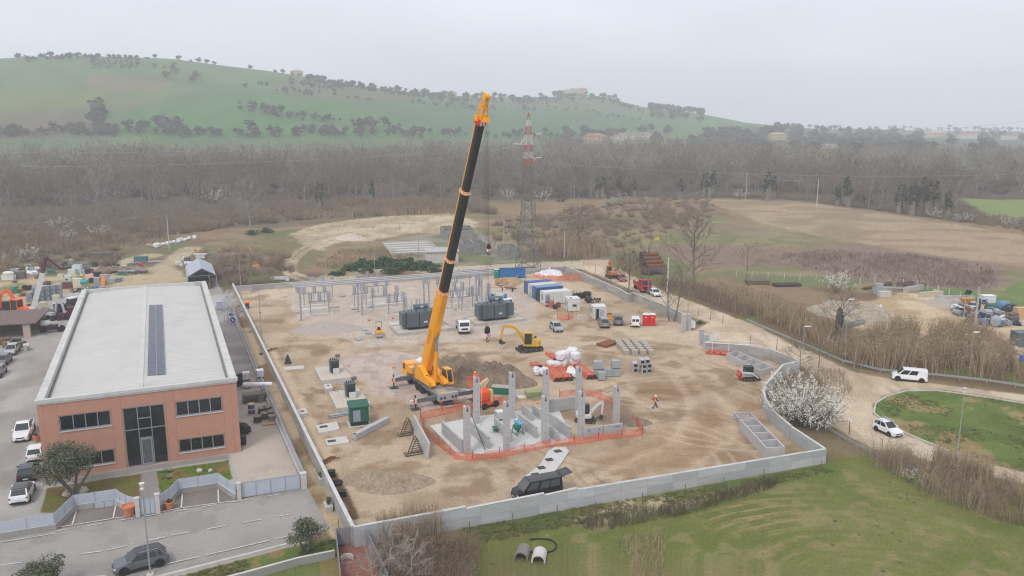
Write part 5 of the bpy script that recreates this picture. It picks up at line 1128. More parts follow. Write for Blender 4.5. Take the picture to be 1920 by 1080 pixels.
# ================================================================ BOOM LIFT AND THINGS ROUND THE SLAB
t = thing('boom_lift','orange and cream articulated boom lift behind the front left columns','boom lift',G3(912,762),R(40))
b = B(org); b.bx(-1.3,1.3,-.85,.85,.45,.95); b.obj('chassis',t)
for x in (-.95,.95):
    for y in (-.85,.85): wheel(t,x,y,.45,.34,org)
b = B(org); b.ell((-.75,0,1.75),(1.3,.85,.85),14,8,0,1,.6); b.bx(-.5,.9,-.55,.55,.95,1.5); b.obj('turret',t)
b = B(MAT('cream_paint',(.62,.50,.28),.5,dirt=.2)); b.bar((-.9,.55,1.4),(.7,.55,3.6),.3,.42); b.bar((.7,.55,3.6),(-.8,.55,2.9),.26,.34); b.bar((.3,-.6,.9),(.3,-.6,2.5),.35,.6); b.obj('arm',t)
b = B(MAT('arm_black',(.03,.03,.03),.6)); b.bar((-.7,.70,1.55),(.6,.70,3.35),.03,.2); b.obj('hose_guide',t)
bl = G(891,754); t = thing('work_basket','orange mesh basket raised beside the second concrete column','basket',(*bl,2.5),R(30))
b = B(org); b.bx(-.95,.95,-.45,.45,0,.06)
for z in (.4,.75,1.1):
    for y in (-.45,.45): b.bar((-.95,y,z),(.95,y,z),.05,.05)
    for x in (-.95,.95): b.bar((x,-.45,z),(x,.45,z),.05,.05)
for x in np.linspace(-.95,.95,6):
    for y in (-.45,.45): b.bar((x,y,0),(x,y,1.1),.04,.04)
b.bar((.9,0,.2),(1.9,.5,.2),.2,.25); b.bar((1.9,.5,.2),(2.2,.8,-.9),.2,.3); b.obj('guard_rail',t)
t = thing('cement_mixer','green cement mixer with pale blue hopper on the slab','cement mixer',G3(970,815),R(-60)); tl_ = MAT('mixer_green',(.02,.16,.13),.5,dirt=.2)
b = B(tl_); b.lathe([(.12,.55),(.42,.75),(.52,1.05),(.40,1.4),(.33,1.45)],n=16); b.obj('drum',t)
b = B(MAT('mixer_blue',(.10,.35,.5),.5)); b.bx(-.75,.75,-.1,.55,1.46,1.62); b.obj('hopper',t)
b = B(tl_)
for x,y in ((-.65,-.4),(.65,-.4),(-.65,.5),(.65,.5)): b.bar((x,y,.05),(x*.75,y*.7,1.2),.07,.07)
b.bar((-.65,-.4,.3),(.65,-.4,.3),.06,.06); b.bar((-.65,.5,.3),(.65,.5,.3),.06,.06); b.obj('stand',t)
for y in (-.5,.5): wheel(t,-.75,y,.25,.12)
def ibc(label,loc,rz=0.,group='caged water tanks',full=(.66,.68,.68)):
    t = thing('water_tank',label,'water tank',loc,rz,group)
    b = B(MAT('tank_white_%d' % int(full[0]*100),full,.4,0,.05)); b.bx(-.47,.47,-.57,.57,.2,1.12); b.cyl((0,0,1.12),(0,0,1.18),.12,None,10); b.obj('body',t)
    b = B(galv)
    for z in (.22,.52,.82,1.12):
        for y in (-.6,.6): b.bar((-.5,y,z),(.5,y,z),.03,.03)
        for x in (-.5,.5): b.bar((x,-.6,z),(x,.6,z),.03,.03)
    for k in range(5):
        for y in (-.6,.6): b.bar((-.5+k*.25,y,.16),(-.5+k*.25,y,1.14),.025,.025)
        for x in (-.5,.5): b.bar((x,-.6+k*.3,.16),(x,-.6+k*.3,1.14),.025,.025)
    b.obj('cage',t)
    b = B(dwood); b.bx(-.5,.5,-.6,.6,.1,.15)
    for y in (-.5,0,.5): b.bx(-.48,.48,y-.06,y+.06,0,.1)
    b.obj('pallet',t); return t
ibc('white caged water tank standing on the slab between columns',G3(937,787,0,.08),.4)
b = B(MAT('skip_green',(.01,.16,.09),.5,dirt=.25)); b.loft([[(x,-.8*k,z),(x,.8*k,z),(x,.7*k,0),(x,-.7*k,0)] for x,k,z in ((-1.35,1,1.0),(1.35,1,1.0))]); b.m(gravelm).bx(-1.25,1.25,-.7,.7,1.0,1.03); b.obj('rubble_skip',loc=G3(939,737),rz=R(-12),label='green open rubble skip behind the boom lift',cat='skip')
t = thing('wheelbarrow','small green hand barrow standing on the slab left of the mixer','wheelbarrow',G3(928,811,0,.08),R(100)); b = B(tl_); b.hexa([(-.3,-.2,.3),(.3,-.2,.3),(.3,.2,.3),(-.3,.2,.3),(-.5,-.35,.6),(.5,-.35,.6),(.5,.35,.6),(-.5,.35,.6)]); b.obj('tray',t); b = B(redp)
for s in (-1,1): b.bar((.5,s*.1,.25),(-1.0,s*.3,.75),.05,.05); b.bar((-.2,s*.25,.3),(-.3,s*.3,0),.05,.05)
b.obj('frame',t); wheel(t,.6,0,.18,.1)
b = B(dsteel); b.bar((*G(883,812),2.6),(*G(910,846),.1),.07,.07); b.obj('prop',label='grey inclined prop bracing the front left column',cat='prop',group='props'); b = B(galv); b.bar((*G(903,768),4.0),(*G(902,800),.1),.06,.06); b.obj('prop',label='grey inclined prop bracing the column before the boom lift',cat='prop',group='props')
for k,(px,py,w,d,h,mt,lb) in enumerate(((1003,744,2.6,1.5,1.0,MAT('moss_crate',(.30,.31,.15),.8,dirt=.2),'olive green wooden crate behind the back columns'),(985,745,2.3,1.2,.25,MAT('cream_sheet',(.6,.55,.42),.8),'pile of cream boards beside the olive crate'),(972,741,1.2,.9,.3,galv,'flat grey sheet pile left of the cream boards'),(1012,747,2.2,.3,.35,galv,'grey duct lying under the olive crate'))):
    b = B(mt)
    for q in range(max(1,int(h/.18))): b.box((RS.uniform(-.05,.05),RS.uniform(-.05,.05),.1+q*.19),(w,d,.15),RS.uniform(-.05,.05))
    b.obj('crate' if h > .5 else 'board_pile',loc=G3(px,py),rz=R(12+k*8),label=lb,cat='crate' if h > .5 else 'boards')
for px,py,lb in ((1008,757,'orange road cone behind the slab'),(692,601,'left of two cones on the substation gravel'),(737,597,'right of two cones on the substation gravel'),(738,690,'small cone left of the crane cab')):
    t = thing('traffic_cone',lb,'cone',G3(px,py),0,'traffic cones'); b = B(tagy); b.lathe([(.16,.04),(.05,.7),(.03,.75)],n=10); b.m(refl).lathe([(.122,.3),(.095,.45)],n=10); b.obj('cone',t); b = B(black); b.bx(-.2,.2,-.2,.2,0,.04); b.obj('base',t)
t = thing('generator','small white site generator on legs left of the crane outrigger','generator',G3(775,762),R(20)); b = B(dwhite); b.bx(-.4,.4,-.3,.3,.35,.85); b.obj('casing',t); b = B(dsteel)
for x in (-.35,.35):
    for y in (-.25,.25): b.bar((x,y,0),(x,y,.36),.06,.06)
b.obj('stand',t)

# ================================================================ PLINTHS, SMALL TRANSFORMERS, KIOSK, COVERS
crumb = MAT('limestone_chips',(.52,.46,.37),.95,0,.2,5,bump=.8,bscale=14)
def plinth(label,pts,h):
    t = thing('plinth',label,'plinth',(0,0,0)); w = [G(*p,h) for p in pts]; cx = sum(p[0] for p in w)/4; cy_ = sum(p[1] for p in w)/4; t.location = (cx,cy_,0); w = [(p[0]-cx,p[1]-cy_) for p in w]
    b = B(concl); b.prism(w,-.1,h-.06)
    for (a,c) in zip(w,w[1:]+w[:1]): b.bar((a[0]*.97,a[1]*.97,h-.03),(c[0]*.97,c[1]*.97,h-.03),.22,.1)
    b.obj('base',t); b = B(crumb); b.prism([(x*.92,y*.92) for x,y in w],h-.06,h-.02); b.obj('gravel_fill',t)
    b = B(concl)
    for f in (.35,.62): p = [(w[3][0]*(1-f)+w[2][0]*f)*.95,(w[3][1]*(1-f)+w[2][1]*f)*.95]; q = [(w[0][0]*(1-f)+w[1][0]*f)*.95,(w[0][1]*(1-f)+w[1][1]*f)*.95]; b.bar((*p,h),(*q,h),.3,.06)
    b.obj('rail',t)
plinth('gravel filled concrete plinth of the farther small transformer',((590,688),(639,684),(659,707),(603,714)),.85)
plinth('gravel filled concrete plinth behind the green kiosk',((617,735),(671,727),(694,757),(632,766)),.85)
def small_tr(px,py,label):
    t = thing('small_transformer',label,'transformer',(*G(px,py,.85),.87),HA,'small transformers')
    b = B(tank); b.bx(-.65,.65,-.45,.45,.1,1.75); b.bx(-.75,.75,-.55,.55,1.751,1.83); b.obj('tank',t)
    for s in (-1,1):
        b = B(tank)
        for k in range(9): b.bx(-.6+k*.14,-.56+k*.14,min(s*.451,s*.8),max(s*.451,s*.8),.25,1.6)
        b.obj('radiator',t)
    b = B(tank); b.cyl((.3,.2,2.35),(.95,.2,2.35),.24,None,12); b.bar((.5,.2,1.8),(.5,.2,2.2),.1,.1); b.obj('conservator',t)
    for x in (-.5,-.2,.1): b = B(black); b.lathe([(.05,1.83),(.09,1.9),(.05,1.97),(.09,2.04),(.04,2.25)],(x,-.1,0),8); b.obj('bushing',t)
    b = B(dwhite); b.bx(-.35,.55,-1.1,-.81,.0,.75); b.obj('cable_box',t)
small_tr(627,697,'dark grey transformer on the farther gravel plinth'); small_tr(657,742,'dark grey transformer on the plinth behind the green kiosk')
t = thing('kiosk','dark green electrical kiosk with grey louvred door','kiosk',G3(673,794),HA+R(-4))
b = B(greenp); b.bx(-1.15,1.15,-.9,.9,.5,2.45); b.obj('casing',t)
b = B(greenp); b.hexa([(-1.28,-1.05,2.45),(1.28,-1.05,2.45),(1.28,1.05,2.45),(-1.28,1.05,2.45),(-1.28,-1.05,2.55),(1.28,-1.05,2.55),(1.28,1.05,2.85),(-1.28,1.05,2.85)]); b.obj('roof',t)
b = B(black); b.bx(-1.1,1.1,-.85,.85,.05,.5); b.obj('skirt',t)
b = B(MAT('louvre_grey',(.28,.30,.38),.5)); b.bx(-.8,.1,-.93,-.9,.62,2.1); 
for k in range(9): b.bx(-.75,.05,-.945,-.93,.7+k*.15,.76+k*.15)
b.obj('door',t); b = B(concl); b.bx(-1.4,1.4,-1.2,1.1,0,.05); b.obj('base',t)
def cover_slab(label,pts,hatches,h=.28,name='manhole_slab',hs=(.95,.62)):
    w = [G(*p,h) for p in pts]; n = len(w); cx = sum(p[0] for p in w)/n; cy_ = sum(p[1] for p in w)/n; t = thing(name,label,'manhole',(cx,cy_,0),0,'concrete manhole slabs')
    b = B(concl); b.prism([(x-cx,y-cy_) for x,y in w],-.1,h); b.obj('slab',t)
    for p in hatches: q = G(*p,h); b = B(dsteel); b.box((q[0]-cx,q[1]-cy_,h+.02),(*hs,.04),HA); b.obj('hatch',t)
cover_slab('concrete manhole slab nearer the green kiosk',((592,797),(632,790),(637,804),(598,812)),[(607,800)])
cover_slab('concrete manhole slab nearest the front of the site by the left wall',((609,823),(650,817),(655,829),(613,835)),[(622,827)],.2)
cover_slab('long rounded concrete slab with dark hatches behind the black van',((984,893),(1012,872),(1028,845),(1040,838),(1061,838),(1067,846),(1052,868),(1036,890)),[(1046,846),(1030,862),(1015,877),(1004,890)],.2,hs=(.85,.75))
cover_slab('square concrete inspection box against the left wall',((556,768),(572,765),(577,774),(560,778)),[(567,771)],.5,'inspection_box',(.5,.4))
cover_slab('small concrete box between the two plinths',((607,721),(620,719),(624,727),(610,730)),[(615,723)],.8,'inspection_box',(.3,.3))
def rods(label,a,c,n,r,mat,z=0,name='pipe_bundle',cat='pipes',group=None,rows=3,hollow=True,tie=None):
    p,q = G(*a),G(*c); L_ = hypot(q[0]-p[0],q[1]-p[1]); t = thing(name,label,cat,(*p,z),atan2(q[1]-p[1],q[0]-p[0]),group); rn = random.Random(n*7+int(a[0]))
    k = 0
    for row in range(rows):
        for c_ in range(n-row):
            x0 = rn.uniform(-.15,.15); y = (c_-(n-row-1)/2)*r*2.05; zc = r+row*r*1.75
            b = B(mat); b.cyl((x0,y,zc),(L_+x0,y+rn.uniform(-.03,.03),zc),r,None,10,not hollow)
            if hollow: b.m(black).cyl((x0+.03,y,zc),(x0+.04,y,zc),r*.96,None,10); b.cyl((L_+x0-.04,y,zc),(L_+x0-.03,y,zc),r*.96,None,10)
            b.obj('pipe',t); k += 1
    b = B(tie or wood)
    for f in (.25,.75): b.bx(L_*f-.04,L_*f+.04,-n*r-.04,n*r+.04,2*r+(rows-1)*r*1.75,2*r+(rows-1)*r*1.75+.05)
    b.obj('strap',t); return t
rods('galvanised pipes lying left of the green kiosk',(617,783),(654,777),4,.1,galv,rows=2)
b = B(precast); p,q = G(664,825),G(727,792); b.bx(0,hypot(q[0]-p[0],q[1]-p[1]),-.33,.33,.05,.75); b.m(dsteel).bx(.02,.3,-.2,.2,.751,.77); b.obj('precast_beam',loc=(*p,0),rz=atan2(q[1]-p[1],q[0]-p[0]),label='long white precast concrete beam lying before the green kiosk',cat='beam')
p,q = G(773,806),G(801,861); b = B(precast); L_ = hypot(q[0]-p[0],q[1]-p[1]); b.hexa([(0,-.14,.05),(L_,-.14,.05),(L_,.14,.05),(0,.14,.05),(0,.15,1.9),(L_,.15,1.9),(L_,.4,1.9),(0,.4,1.9)]); b.obj('wall_panel',loc=(*p,0),rz=atan2(q[1]-p[1],q[0]-p[0]),label='white precast panel leaning on two steel trestles',cat='wall panel')
for px,py,lb in ((760,818,'rusty steel A frame trestle farther from the camera'),(774,855,'rusty steel A frame trestle nearer to the camera')):
    t = thing('trestle',lb,'trestle',G3(px,py),HA+R(2),'steel trestles')
    for y in (-.0,.75):
        b = B(MAT('trestle_steel',(.12,.095,.06),.8,.2,.3,3)); b.bar((-.75,y,.08),(1.35,y,.08),.09,.12); b.bar((-.35,y,.1),(.45,y,2.0),.08,.1); b.bar((1.2,y,.1),(.65,y,2.0),.08,.1); b.bar((.4,y,2.0),(.7,y,2.0),.1,.1)
        for k in range(6): b.bar((-.28+.12*k,y,.3+k*.28),(1.13-.08*k,y,.3+k*.28),.05,.05)
        b.obj('side_frame',t)
    b = B(dwood); b.bx(-.85,-.55,-.1,.85,.15,.28); b.obj('timber_pad',t)

# ================================================================ HEAPS
def heap(label,px,py,rx,ry,h,mat,rz=0.,seed=1,name='earth_heap',cat='heap',rough=.35):
    n = 72; u = np.linspace(-1,1,n); A,D = np.meshgrid(u,u); r = np.hypot(A,D)
    f = np.clip(1-r,0,1)**.75*(1+rough*3.2*(fbm(A*2.6+seed*9,D*2.6,seed,4)-.5)*2)+rough*3.0*(fbm(A*7+seed,D*7,seed+3,5)-.5)*np.clip(1.02-r,0,.3)*3
    Zz = np.where(r < 1,np.maximum(f*h,-.05),-.1); rr2 = np.where(r > 1,.0,1)
    V = np.stack([A*rx*(1+.12*np.sin(3*np.arctan2(D,A)+seed)),D*ry,Zz],-1).reshape(-1,3); i = np.arange((n-1)*(n-1)); i0 = (i//(n-1))*n+i % (n-1)
    o = arrmesh(name,V,np.stack([i0,i0+1,i0+n+1,i0+n],1),[mat],smooth=False,label=label,cat=cat); o.location = G3(px,py); o.rotation_euler = (0,0,rz); return o
heap('long heap of dark dug earth behind the crane and boom lift',885,706,9.5,5.5,2.6,soil,R(-22),2)
heap('second lump of dark dug earth right of the big heap',932,712,4.2,3.0,2.0,soil,R(-15),5)
heap('low spread heap of grey gravel left of the road roller',612,617,6.2,4.2,1.1,gravelm,R(10),3,'gravel_heap',rough=.15)
heap('stony brown heap in the near left of the site',735,905,4.2,2.8,.9,MAT('stony_soil',(.30,.235,.165),.95,0,.3,3,bump=.8,bscale=8),R(5),8)
heap('low stony heap left of the brown one near the wall trench',690,897,3.0,2.2,.5,MAT('stony_soil',(.30,.235,.165),.95,0,.3,3,bump=.8,bscale=8),R(5),9)
heap('pale sand heap in the track area behind the site',660,448,5.0,4,1.4,stone,0,11,'sand_heap')
heap('pale rubble heap dumped beside the right hand scrap yard',1596,592,9,4.5,2.4,MAT('rubble',(.36,.31,.24),.95,0,.3,2,bump=.8,bscale=6),R(-35),13,'rubble_heap')
heap('low grey sand heap near the concrete bay walls',1782,572,5.5,3.2,1.3,gravelm,R(-10),14,'sand_heap')
heap('earth bank dug at the right of the front panel',1185,792,2.4,1.6,.5,soil,0,15)
heap('white rubble pile before the left transformer plinth',762,640,2.2,.9,.5,stone,0,16,'rubble_heap',rough=.6)
heap('white tarped rubble at far corner behind the orange net',1030,514,3.6,2.6,1.1,bagw,0,17,'rubble_heap',rough=.6)

# ================================================================ CABINS, CONTAINERS, TOILETS
def container(label,px,py,L_,W_,h,mat,name='container',cat='container',door=True,ribs=True,win=False,roofm=None):
    """px,py: the corner of short end and long side nearest the camera; the box runs back along the site axis"""
    t = thing(name,label,cat,G3(px,py),R(22)); b = B(mat); b.bx(0,L_,0,W_,.12,h)
    for x in (0,L_):
        for y in (0,W_): b.bx(x-.05,x+.05,y-.05,y+.05,0,h+.03)
    b.obj('shell',t)
    b = B(roofm or mat); b.bx(.06,L_-.06,.06,W_-.06,h,h+.05); b.obj('roof',t)
    if ribs:
        b = B(mat)
        for k in range(int(L_/.3)): b.bx(.12+k*.3,.24+k*.3,-.035,0,.25,h-.15)
        for k in range(int(W_/.3)): b.bx(-.035,0,.12+k*.3,.24+k*.3,.25,h-.15)
        b.obj('ribbing',t)
    if door:
        b = B(mat); b.bx(-.06,-.036,.1,W_/2-.02,.2,h-.1); b.obj('door',t); b = B(mat); b.bx(-.06,-.036,W_/2+.02,W_-.1,.2,h-.1); b.obj('door',t); b = B(galv)
        for y in (W_*.3,W_*.42,W_*.58,W_*.7): b.cyl((-.09,y,.25),(-.09,y,h-.15),.025,None,6)
        b.obj('lock_bar',t)
    return t
cc0 = np.array(G(1022,572)); ax = np.array((cos(R(22)),sin(R(22)))); ay = np.array((-ax[1],ax[0]))
def pxof(v,z=0): a,c = PXv(np.array(v[0]),np.array(v[1]),np.array(z)); return (float(a),float(c))
beige = MAT('cabin_beige',(.55,.54,.49),.5,0,.04,1,dirt=.12)
k0 = cc0; t = container('long white site cabin in front of the row of containers',*pxof(k0),6.06,2.44,2.6,dwhite,'site_cabin','cabin',False,False)
b = B(cglass); b.bx(-.03,-.001,1.3,1.75,.8,2.0); b.obj('window',t)
b = B(MAT('seam_grey',(.45,.45,.45),.6)); 
for x in (1.2,1.9,3.0,4.0): b.bx(x-.03,x+.03,-.02,0,.15,2.5)
b.obj('seam',t); b = B(alu); b.bx(.15,1.05,-.03,-.021,.15,2.1); b.obj('door',t)
dg = MAT('tank_black_green',(.035,.05,.05),.6,0,.2,1.5,dirt=.2)
container('low dark green container beside the long white cabin',*pxof(k0+ay*2.75+ax*.1),5.5,2.1,1.95,dg,door=False)
container('blue shipping container next to the dark green one',*pxof(k0+ay*5.2+ax*.4),6.06,2.44,2.6,bluep,roofm=MAT('faded_blue',(.16,.25,.36),.5))
t = container('cream cabin with grey shutters between two blue containers',*pxof(k0+ay*7.9+ax*.6),6.06,2.44,2.6,beige,'site_cabin','cabin',False,False)
b = B(MAT('shutter_grey',(.3,.33,.33),.6)); b.bx(-.03,-.001,.9,1.6,1.4,2.2); b.bx(-.03,-.001,.9,1.6,.3,1.0); b.obj('shutter',t)
container('deep blue shipping container farthest back in the row',*pxof(k0+ay*10.6+ax*.8),6.06,2.44,2.6,MAT('deep_blue',(.02,.09,.30),.5,0,.1,1.5))
t = thing('roll_off_skip','big blue roll off skip behind the broken timber','skip',G3(938,523),R(12)); bl_ = MAT('skip_blue',(.02,.16,.40),.5,dirt=.2); b = B(bl_)
b.bx(0,6.2,0,.08,.2,2.2); b.bx(0,6.2,2.2,2.28,.2,2.2); b.bx(0,.08,.081,2.199,.2,2.2); b.bx(6.12,6.2,.081,2.199,.2,2.2); b.bx(.081,6.119,.081,2.199,.2,.35)
for k in range(9): b.bx(.3+k*.68,.42+k*.68,-.07,0,.2,2.1)
b.bx(-.02,6.22,-.08,0,2.1,2.25); b.obj('body',t)
def cabin(label,px,py,L_,W_,h,rz,win,door):
    t = thing('site_cabin',label,'cabin',G3(px,py),rz); b = B(dwhite); b.bx(0,L_,0,W_,.15,h); b.bx(-.05,L_+.05,-.05,W_+.05,h,h+.1)
    for x in (.1,L_-.3): b.bx(x,x+.2,.1,W_-.1,0,.149)
    b.obj('shell',t)
    if win: w = B(alu); w.bx(win[0],win[1],-.04,0,win[2],win[3]); o = w.obj('window',t); g = B(cglass); g.quad((win[0]+.08,-.045,win[2]+.08),(win[1]-.08,-.045,win[2]+.08),(win[1]-.08,-.045,(win[2]+win[3])/2),(win[0]+.08,-.045,(win[2]+win[3])/2)); g.obj('pane',o); g = B(dwhite); g.bx(win[0]+.06,win[1]-.06,-.06,-.041,(win[2]+win[3])/2+.02,win[3]-.05); g.obj('shutter',o)
    if door: b = B(black); b.bx(door[0],door[1],-.02,0,.15,2.15); b.obj('doorway',t); b = B(dwhite); b.box((door[0]-.02,-.45,1.15),(.05,.85,2.0),R(-12)); b.obj('door',t)
    return t
t = cabin('small square white cabin with one shuttered window',1065,585,2.5,2.4,2.6,R(12),(.9,1.8,1.0,2.0),None)
b = B(cglass); b.bx(-.03,0,1.4,1.8,.9,2.0); b.obj('side_window',t); b = B(MAT('sticker_green',(.02,.35,.3),.5)); b.bx(-.02,0,.4,.75,1.5,1.95); b.obj('sticker',t); b = B(black); b.bx(.5,.8,.3,.6,2.7,2.85); b.bx(-.09,-.02,-.04,.04,0,.9); b.obj('vent',t)
t = cabin('white cabin with open doorway beside the parked grey van',1113,600,2.5,2.6,2.5,R(8),None,(.35,1.05))
w = B(alu); w.bx(1.25,1.95,-.04,0,.3,2.0); w.m(MAT('pale_glass',(.4,.45,.5),.2)).quad((1.33,-.045,.4),(1.87,-.045,.4),(1.87,-.045,1.9),(1.33,-.045,1.9)); w.obj('window',t); b = B(galv); b.bx(-.4,-.01,1.4,2.2,1.3,2.1); b.obj('air_conditioner',t)
def toilet(label,px,py,mat,rz,grp=None):
    t = thing('portable_toilet',label,'toilet',G3(px,py),rz,grp); b = B(mat); b.bx(-.55,.55,-.55,.55,.08,2.1); b.obj('shell',t)
    b = B(dwhite); b.loft([[(-.58*k,-.58*k,z),(.58*k,-.58*k,z),(.58*k,.58*k,z),(-.58*k,.58*k,z)] for k,z in ((1,2.1),(1,2.18),(.75,2.32))]); b.obj('roof',t)
    b = B(mat); b.bx(-.46,.46,-.59,-.551,.15,2.0); d = b.obj('door',t); b = B(dwhite); b.bx(-.2,.15,-.60,-.591,1.62,1.74); b.obj('sign',d); b = B(MAT('dark_red',(.2,.01,.01),.5) if mat is redt else MAT('dark_green',(.005,.07,.05),.5)); b.bx(-.4,.4,-.598,-.591,1.0,1.04); b.bx(-.4,.4,-.598,-.591,.5,.54); b.obj('rib',d)
    b = B(dwood); b.bx(-.58,.58,-.58,.58,0,.079); b.obj('base',t)
redt = MAT('toilet_red',(.62,.012,.02),.35,0,.05)
toilet('left of the two red portable toilets beside the small white van',1210.5,610,redt,R(-4),'red portable toilets'); toilet('right of the two red portable toilets near the twin tree',1222.5,610,redt,R(-4),'red portable toilets')
toilet('lone green portable toilet beside the big blue skip',931,521,MAT('toilet_green',(.01,.25,.17),.35),R(8))
b = B(yel); b.bx(-.4,.4,-.35,.35,.05,1.0); b.m(black).bx(-.42,.42,-.37,.37,1.0,1.08); b.obj('grit_bin',loc=G3(1143,598),rz=.1,label='small yellow bin between cabin and darker grey van',cat='bin')
b = B(dwhite); b.bx(-.35,.35,-.04,.04,.1,1.0); b.m(MAT('sign_ink',(.25,.35,.45),.6)).bx(-.2,.2,-.05,-.041,.35,.75); b.obj('notice_board',loc=G3(1087,600),rz=.05,label='small white notice board standing near the orange net enclosure',cat='notice board')
def drum(label,px,py,mat,r=.3,h=.9,band=None,name='barrel',group=None,z=0):
    t = thing(name,label,'barrel',G3(px,py,z,z),0,group); b = B(mat); b.lathe([(r*.96,0),(r,.03),(r,h*.33),(r*1.03,h*.35),(r,h*.37),(r,h*.66),(r*1.03,h*.68),(r,h*.7),(r,h-.03),(r*.96,h)],n=14); b.obj('body',t)
    if band: b = B(band); b.lathe([(r*1.035,h*.38),(r*1.035,h*.65)],n=14); b.obj('band',t)
drum('blue barrel with yellow band at the long cabin corner',1026,575,bluep,.42,1.2,yel)
drum('rusty orange caged barrel between blue barrel and dark mixer',1034,577,MAT('barrel_orange',(.45,.13,.05),.6,0,.2),.5,1.5)
drum('dark barrel before the white cabins',1041,579,dsteel,.5,.85)
drum('brown barrel behind the dark barrel before the cabins',1047,576,rust,.45,1.0)
def coil(label,px,py,n,r,seed,sx_=1.8):
    rn = random.Random(seed); b = B(black)
    for k in range(n):
        cx,cy_,rr3 = rn.uniform(-sx_,sx_),rn.uniform(-.7,.7),r*rn.uniform(.7,1.15); z = .15+.1*(k % 7)
        pts = [(cx+rr3*cos(a),cy_+rr3*.8*sin(a),z+rn.uniform(0,.3)+.25*sin(a*2+k)) for a in np.linspace(0,2*PI,13)]; b.tube(pts,.085,5)
    b.obj('pipe_coil',loc=G3(px,py),rz=R(10),label=label,cat='pipe coil')
coil('large tangle of black corrugated pipe right of the long white cabin',1088,558,26,1.0,3,1.9); coil('smaller black pipe coil trailing right of the square cabin',1112,567,9,.7,4,1.2)
# broken timber
b = B(wood); rn = random.Random(3)
for k in range(14): b.box((rn.uniform(-2.5,-.4),rn.uniform(-.6,.8),.3+rn.uniform(0,1.1)),(rn.uniform(1.2,2.2),.12,rn.uniform(.12,.9)),rn.uniform(-.5,.6),rn.uniform(-.5,.5),rn.uniform(-.6,.6))
b.obj('timber_pile',loc=G3(950,536),label='heap of splintered raw timber left of the upright pallets',cat='timber pile')
t = thing('timber_crate','upright raw timber crate frame in front of the blue skip','crate',G3(958,537),R(12)); b = B(wood)
for z in (.15,1.1,2.0): b.bar((-1.5,0,z),(1.4,0,z),.12,.22)
for x in (-1.45,-.5,.45,1.35): b.bar((x,.02,0),(x,.02,2.2),.14,.1)
for x in (-1.0,0,.9): b.bar((x-.3,-.05,1.2),(x+.35,-.05,1.9),.05,.2)
b.bar((1.4,0,0),(1.5,.1,2.7),.1,.1); b.obj('frame',t)
b = B(dwood)
for k in range(12): b.box((rn.uniform(-1.6,1.6),rn.uniform(-.7,.5),.1+rn.uniform(0,.7)),(rn.uniform(.6,1.8),.1,.15),rn.uniform(-1,1),0,rn.uniform(-.3,.3))
b.obj('timber_pile',loc=G3(956,543),label='dark brown scrap timber in front of the crate frame',cat='timber pile')
b = B(wood); b.box((0,0,.08),(3.0,1.0,.12),0); b.box((0,.4,.02),(3,.1,.04)); b.obj('timber_board',loc=G3(926,539),rz=R(-4),label='flat timber door lying on the ground left of the timber heap',cat='board')

# ================================================================ STACKED MATERIAL
blk = MAT('paving_pallet',(.40,.36,.31),.9,0,.12,3,bump=.3)
o0 = np.array(G(1174,664)); dc = np.array(G(1221,664))-o0; dr = np.array(G(1157,643))-o0
pb = B(blk)
for k in range(4): pb.bx(-.47,.47,-.47,.47,.04+k*.18,.04+k*.18+.165)
pb.m(dwood).bx(-.5,.5,-.5,.5,0,.04); pbm = None; n = 0
nrow = max(5,int(round(np.linalg.norm(dr)/1.35)))
for r_i in range(6):
    for c_i in range(4):
        if (r_i,c_i) in ((5,3),): continue
        q = o0+dc*c_i/3+dr*r_i/5+RS.uniform(-.06,.06,2)
        lb = 'low cube of paving blocks, %s of the square block field' % ('front row' if r_i == 0 else 'back row' if r_i == 5 else 'inner rows')
        if pbm is None: pbm = pb.obj('paving_pallet',loc=(*q,0),rz=R(3),label=lb,cat='paving blocks',group='pallets of paving blocks')
        else: dup(pbm,tuple(q),R(3)+RS.uniform(-.08,.08),lb)
b = B(rust); b.prism(WP(((1118,648),(1143,640),(1157,646),(1136,653))),.02,.45)

b.obj('rebar_mat_stack',label='flat stack of rusty reinforcement mats beside the paving blocks',cat='rebar stack')
gblk = MAT('grey_blocks',(.33,.35,.36),.85,0,.1,2.5)
def blockstack(label,px,py,w,d,tiers,name='block_pallet',wrap=False):
    t = thing(name,label,'concrete blocks',G3(px,py),R(4),'pallets of grey concrete blocks')
    for k in range(tiers):
        b = B(gblk)
        for q in range(5): b.bx(-w/2,w/2,-d/2,d/2,.1+k*1.25+q*.22,.1+k*1.25+q*.22+.205)
        b.obj('block_layer',t); b = B(dwood); b.bx(-w/2,w/2,-d/2,d/2,k*1.25,.095+k*1.25); b.obj('pallet',t)
blockstack('tall grey block stack nearest the orange pipes',1121,706,1.3,1.1,2); blockstack('lower grey block stack in the middle left',1133,705,.75,1.0,1); blockstack('lower grey block stack in the middle right',1142,705,.75,1.0,1); blockstack('tall grey block stack at the right end',1154,704,1.3,1.1,2); blockstack('single wrapped grey block pallet in front of the tall stacks',1128,712,1.0,.9,1)

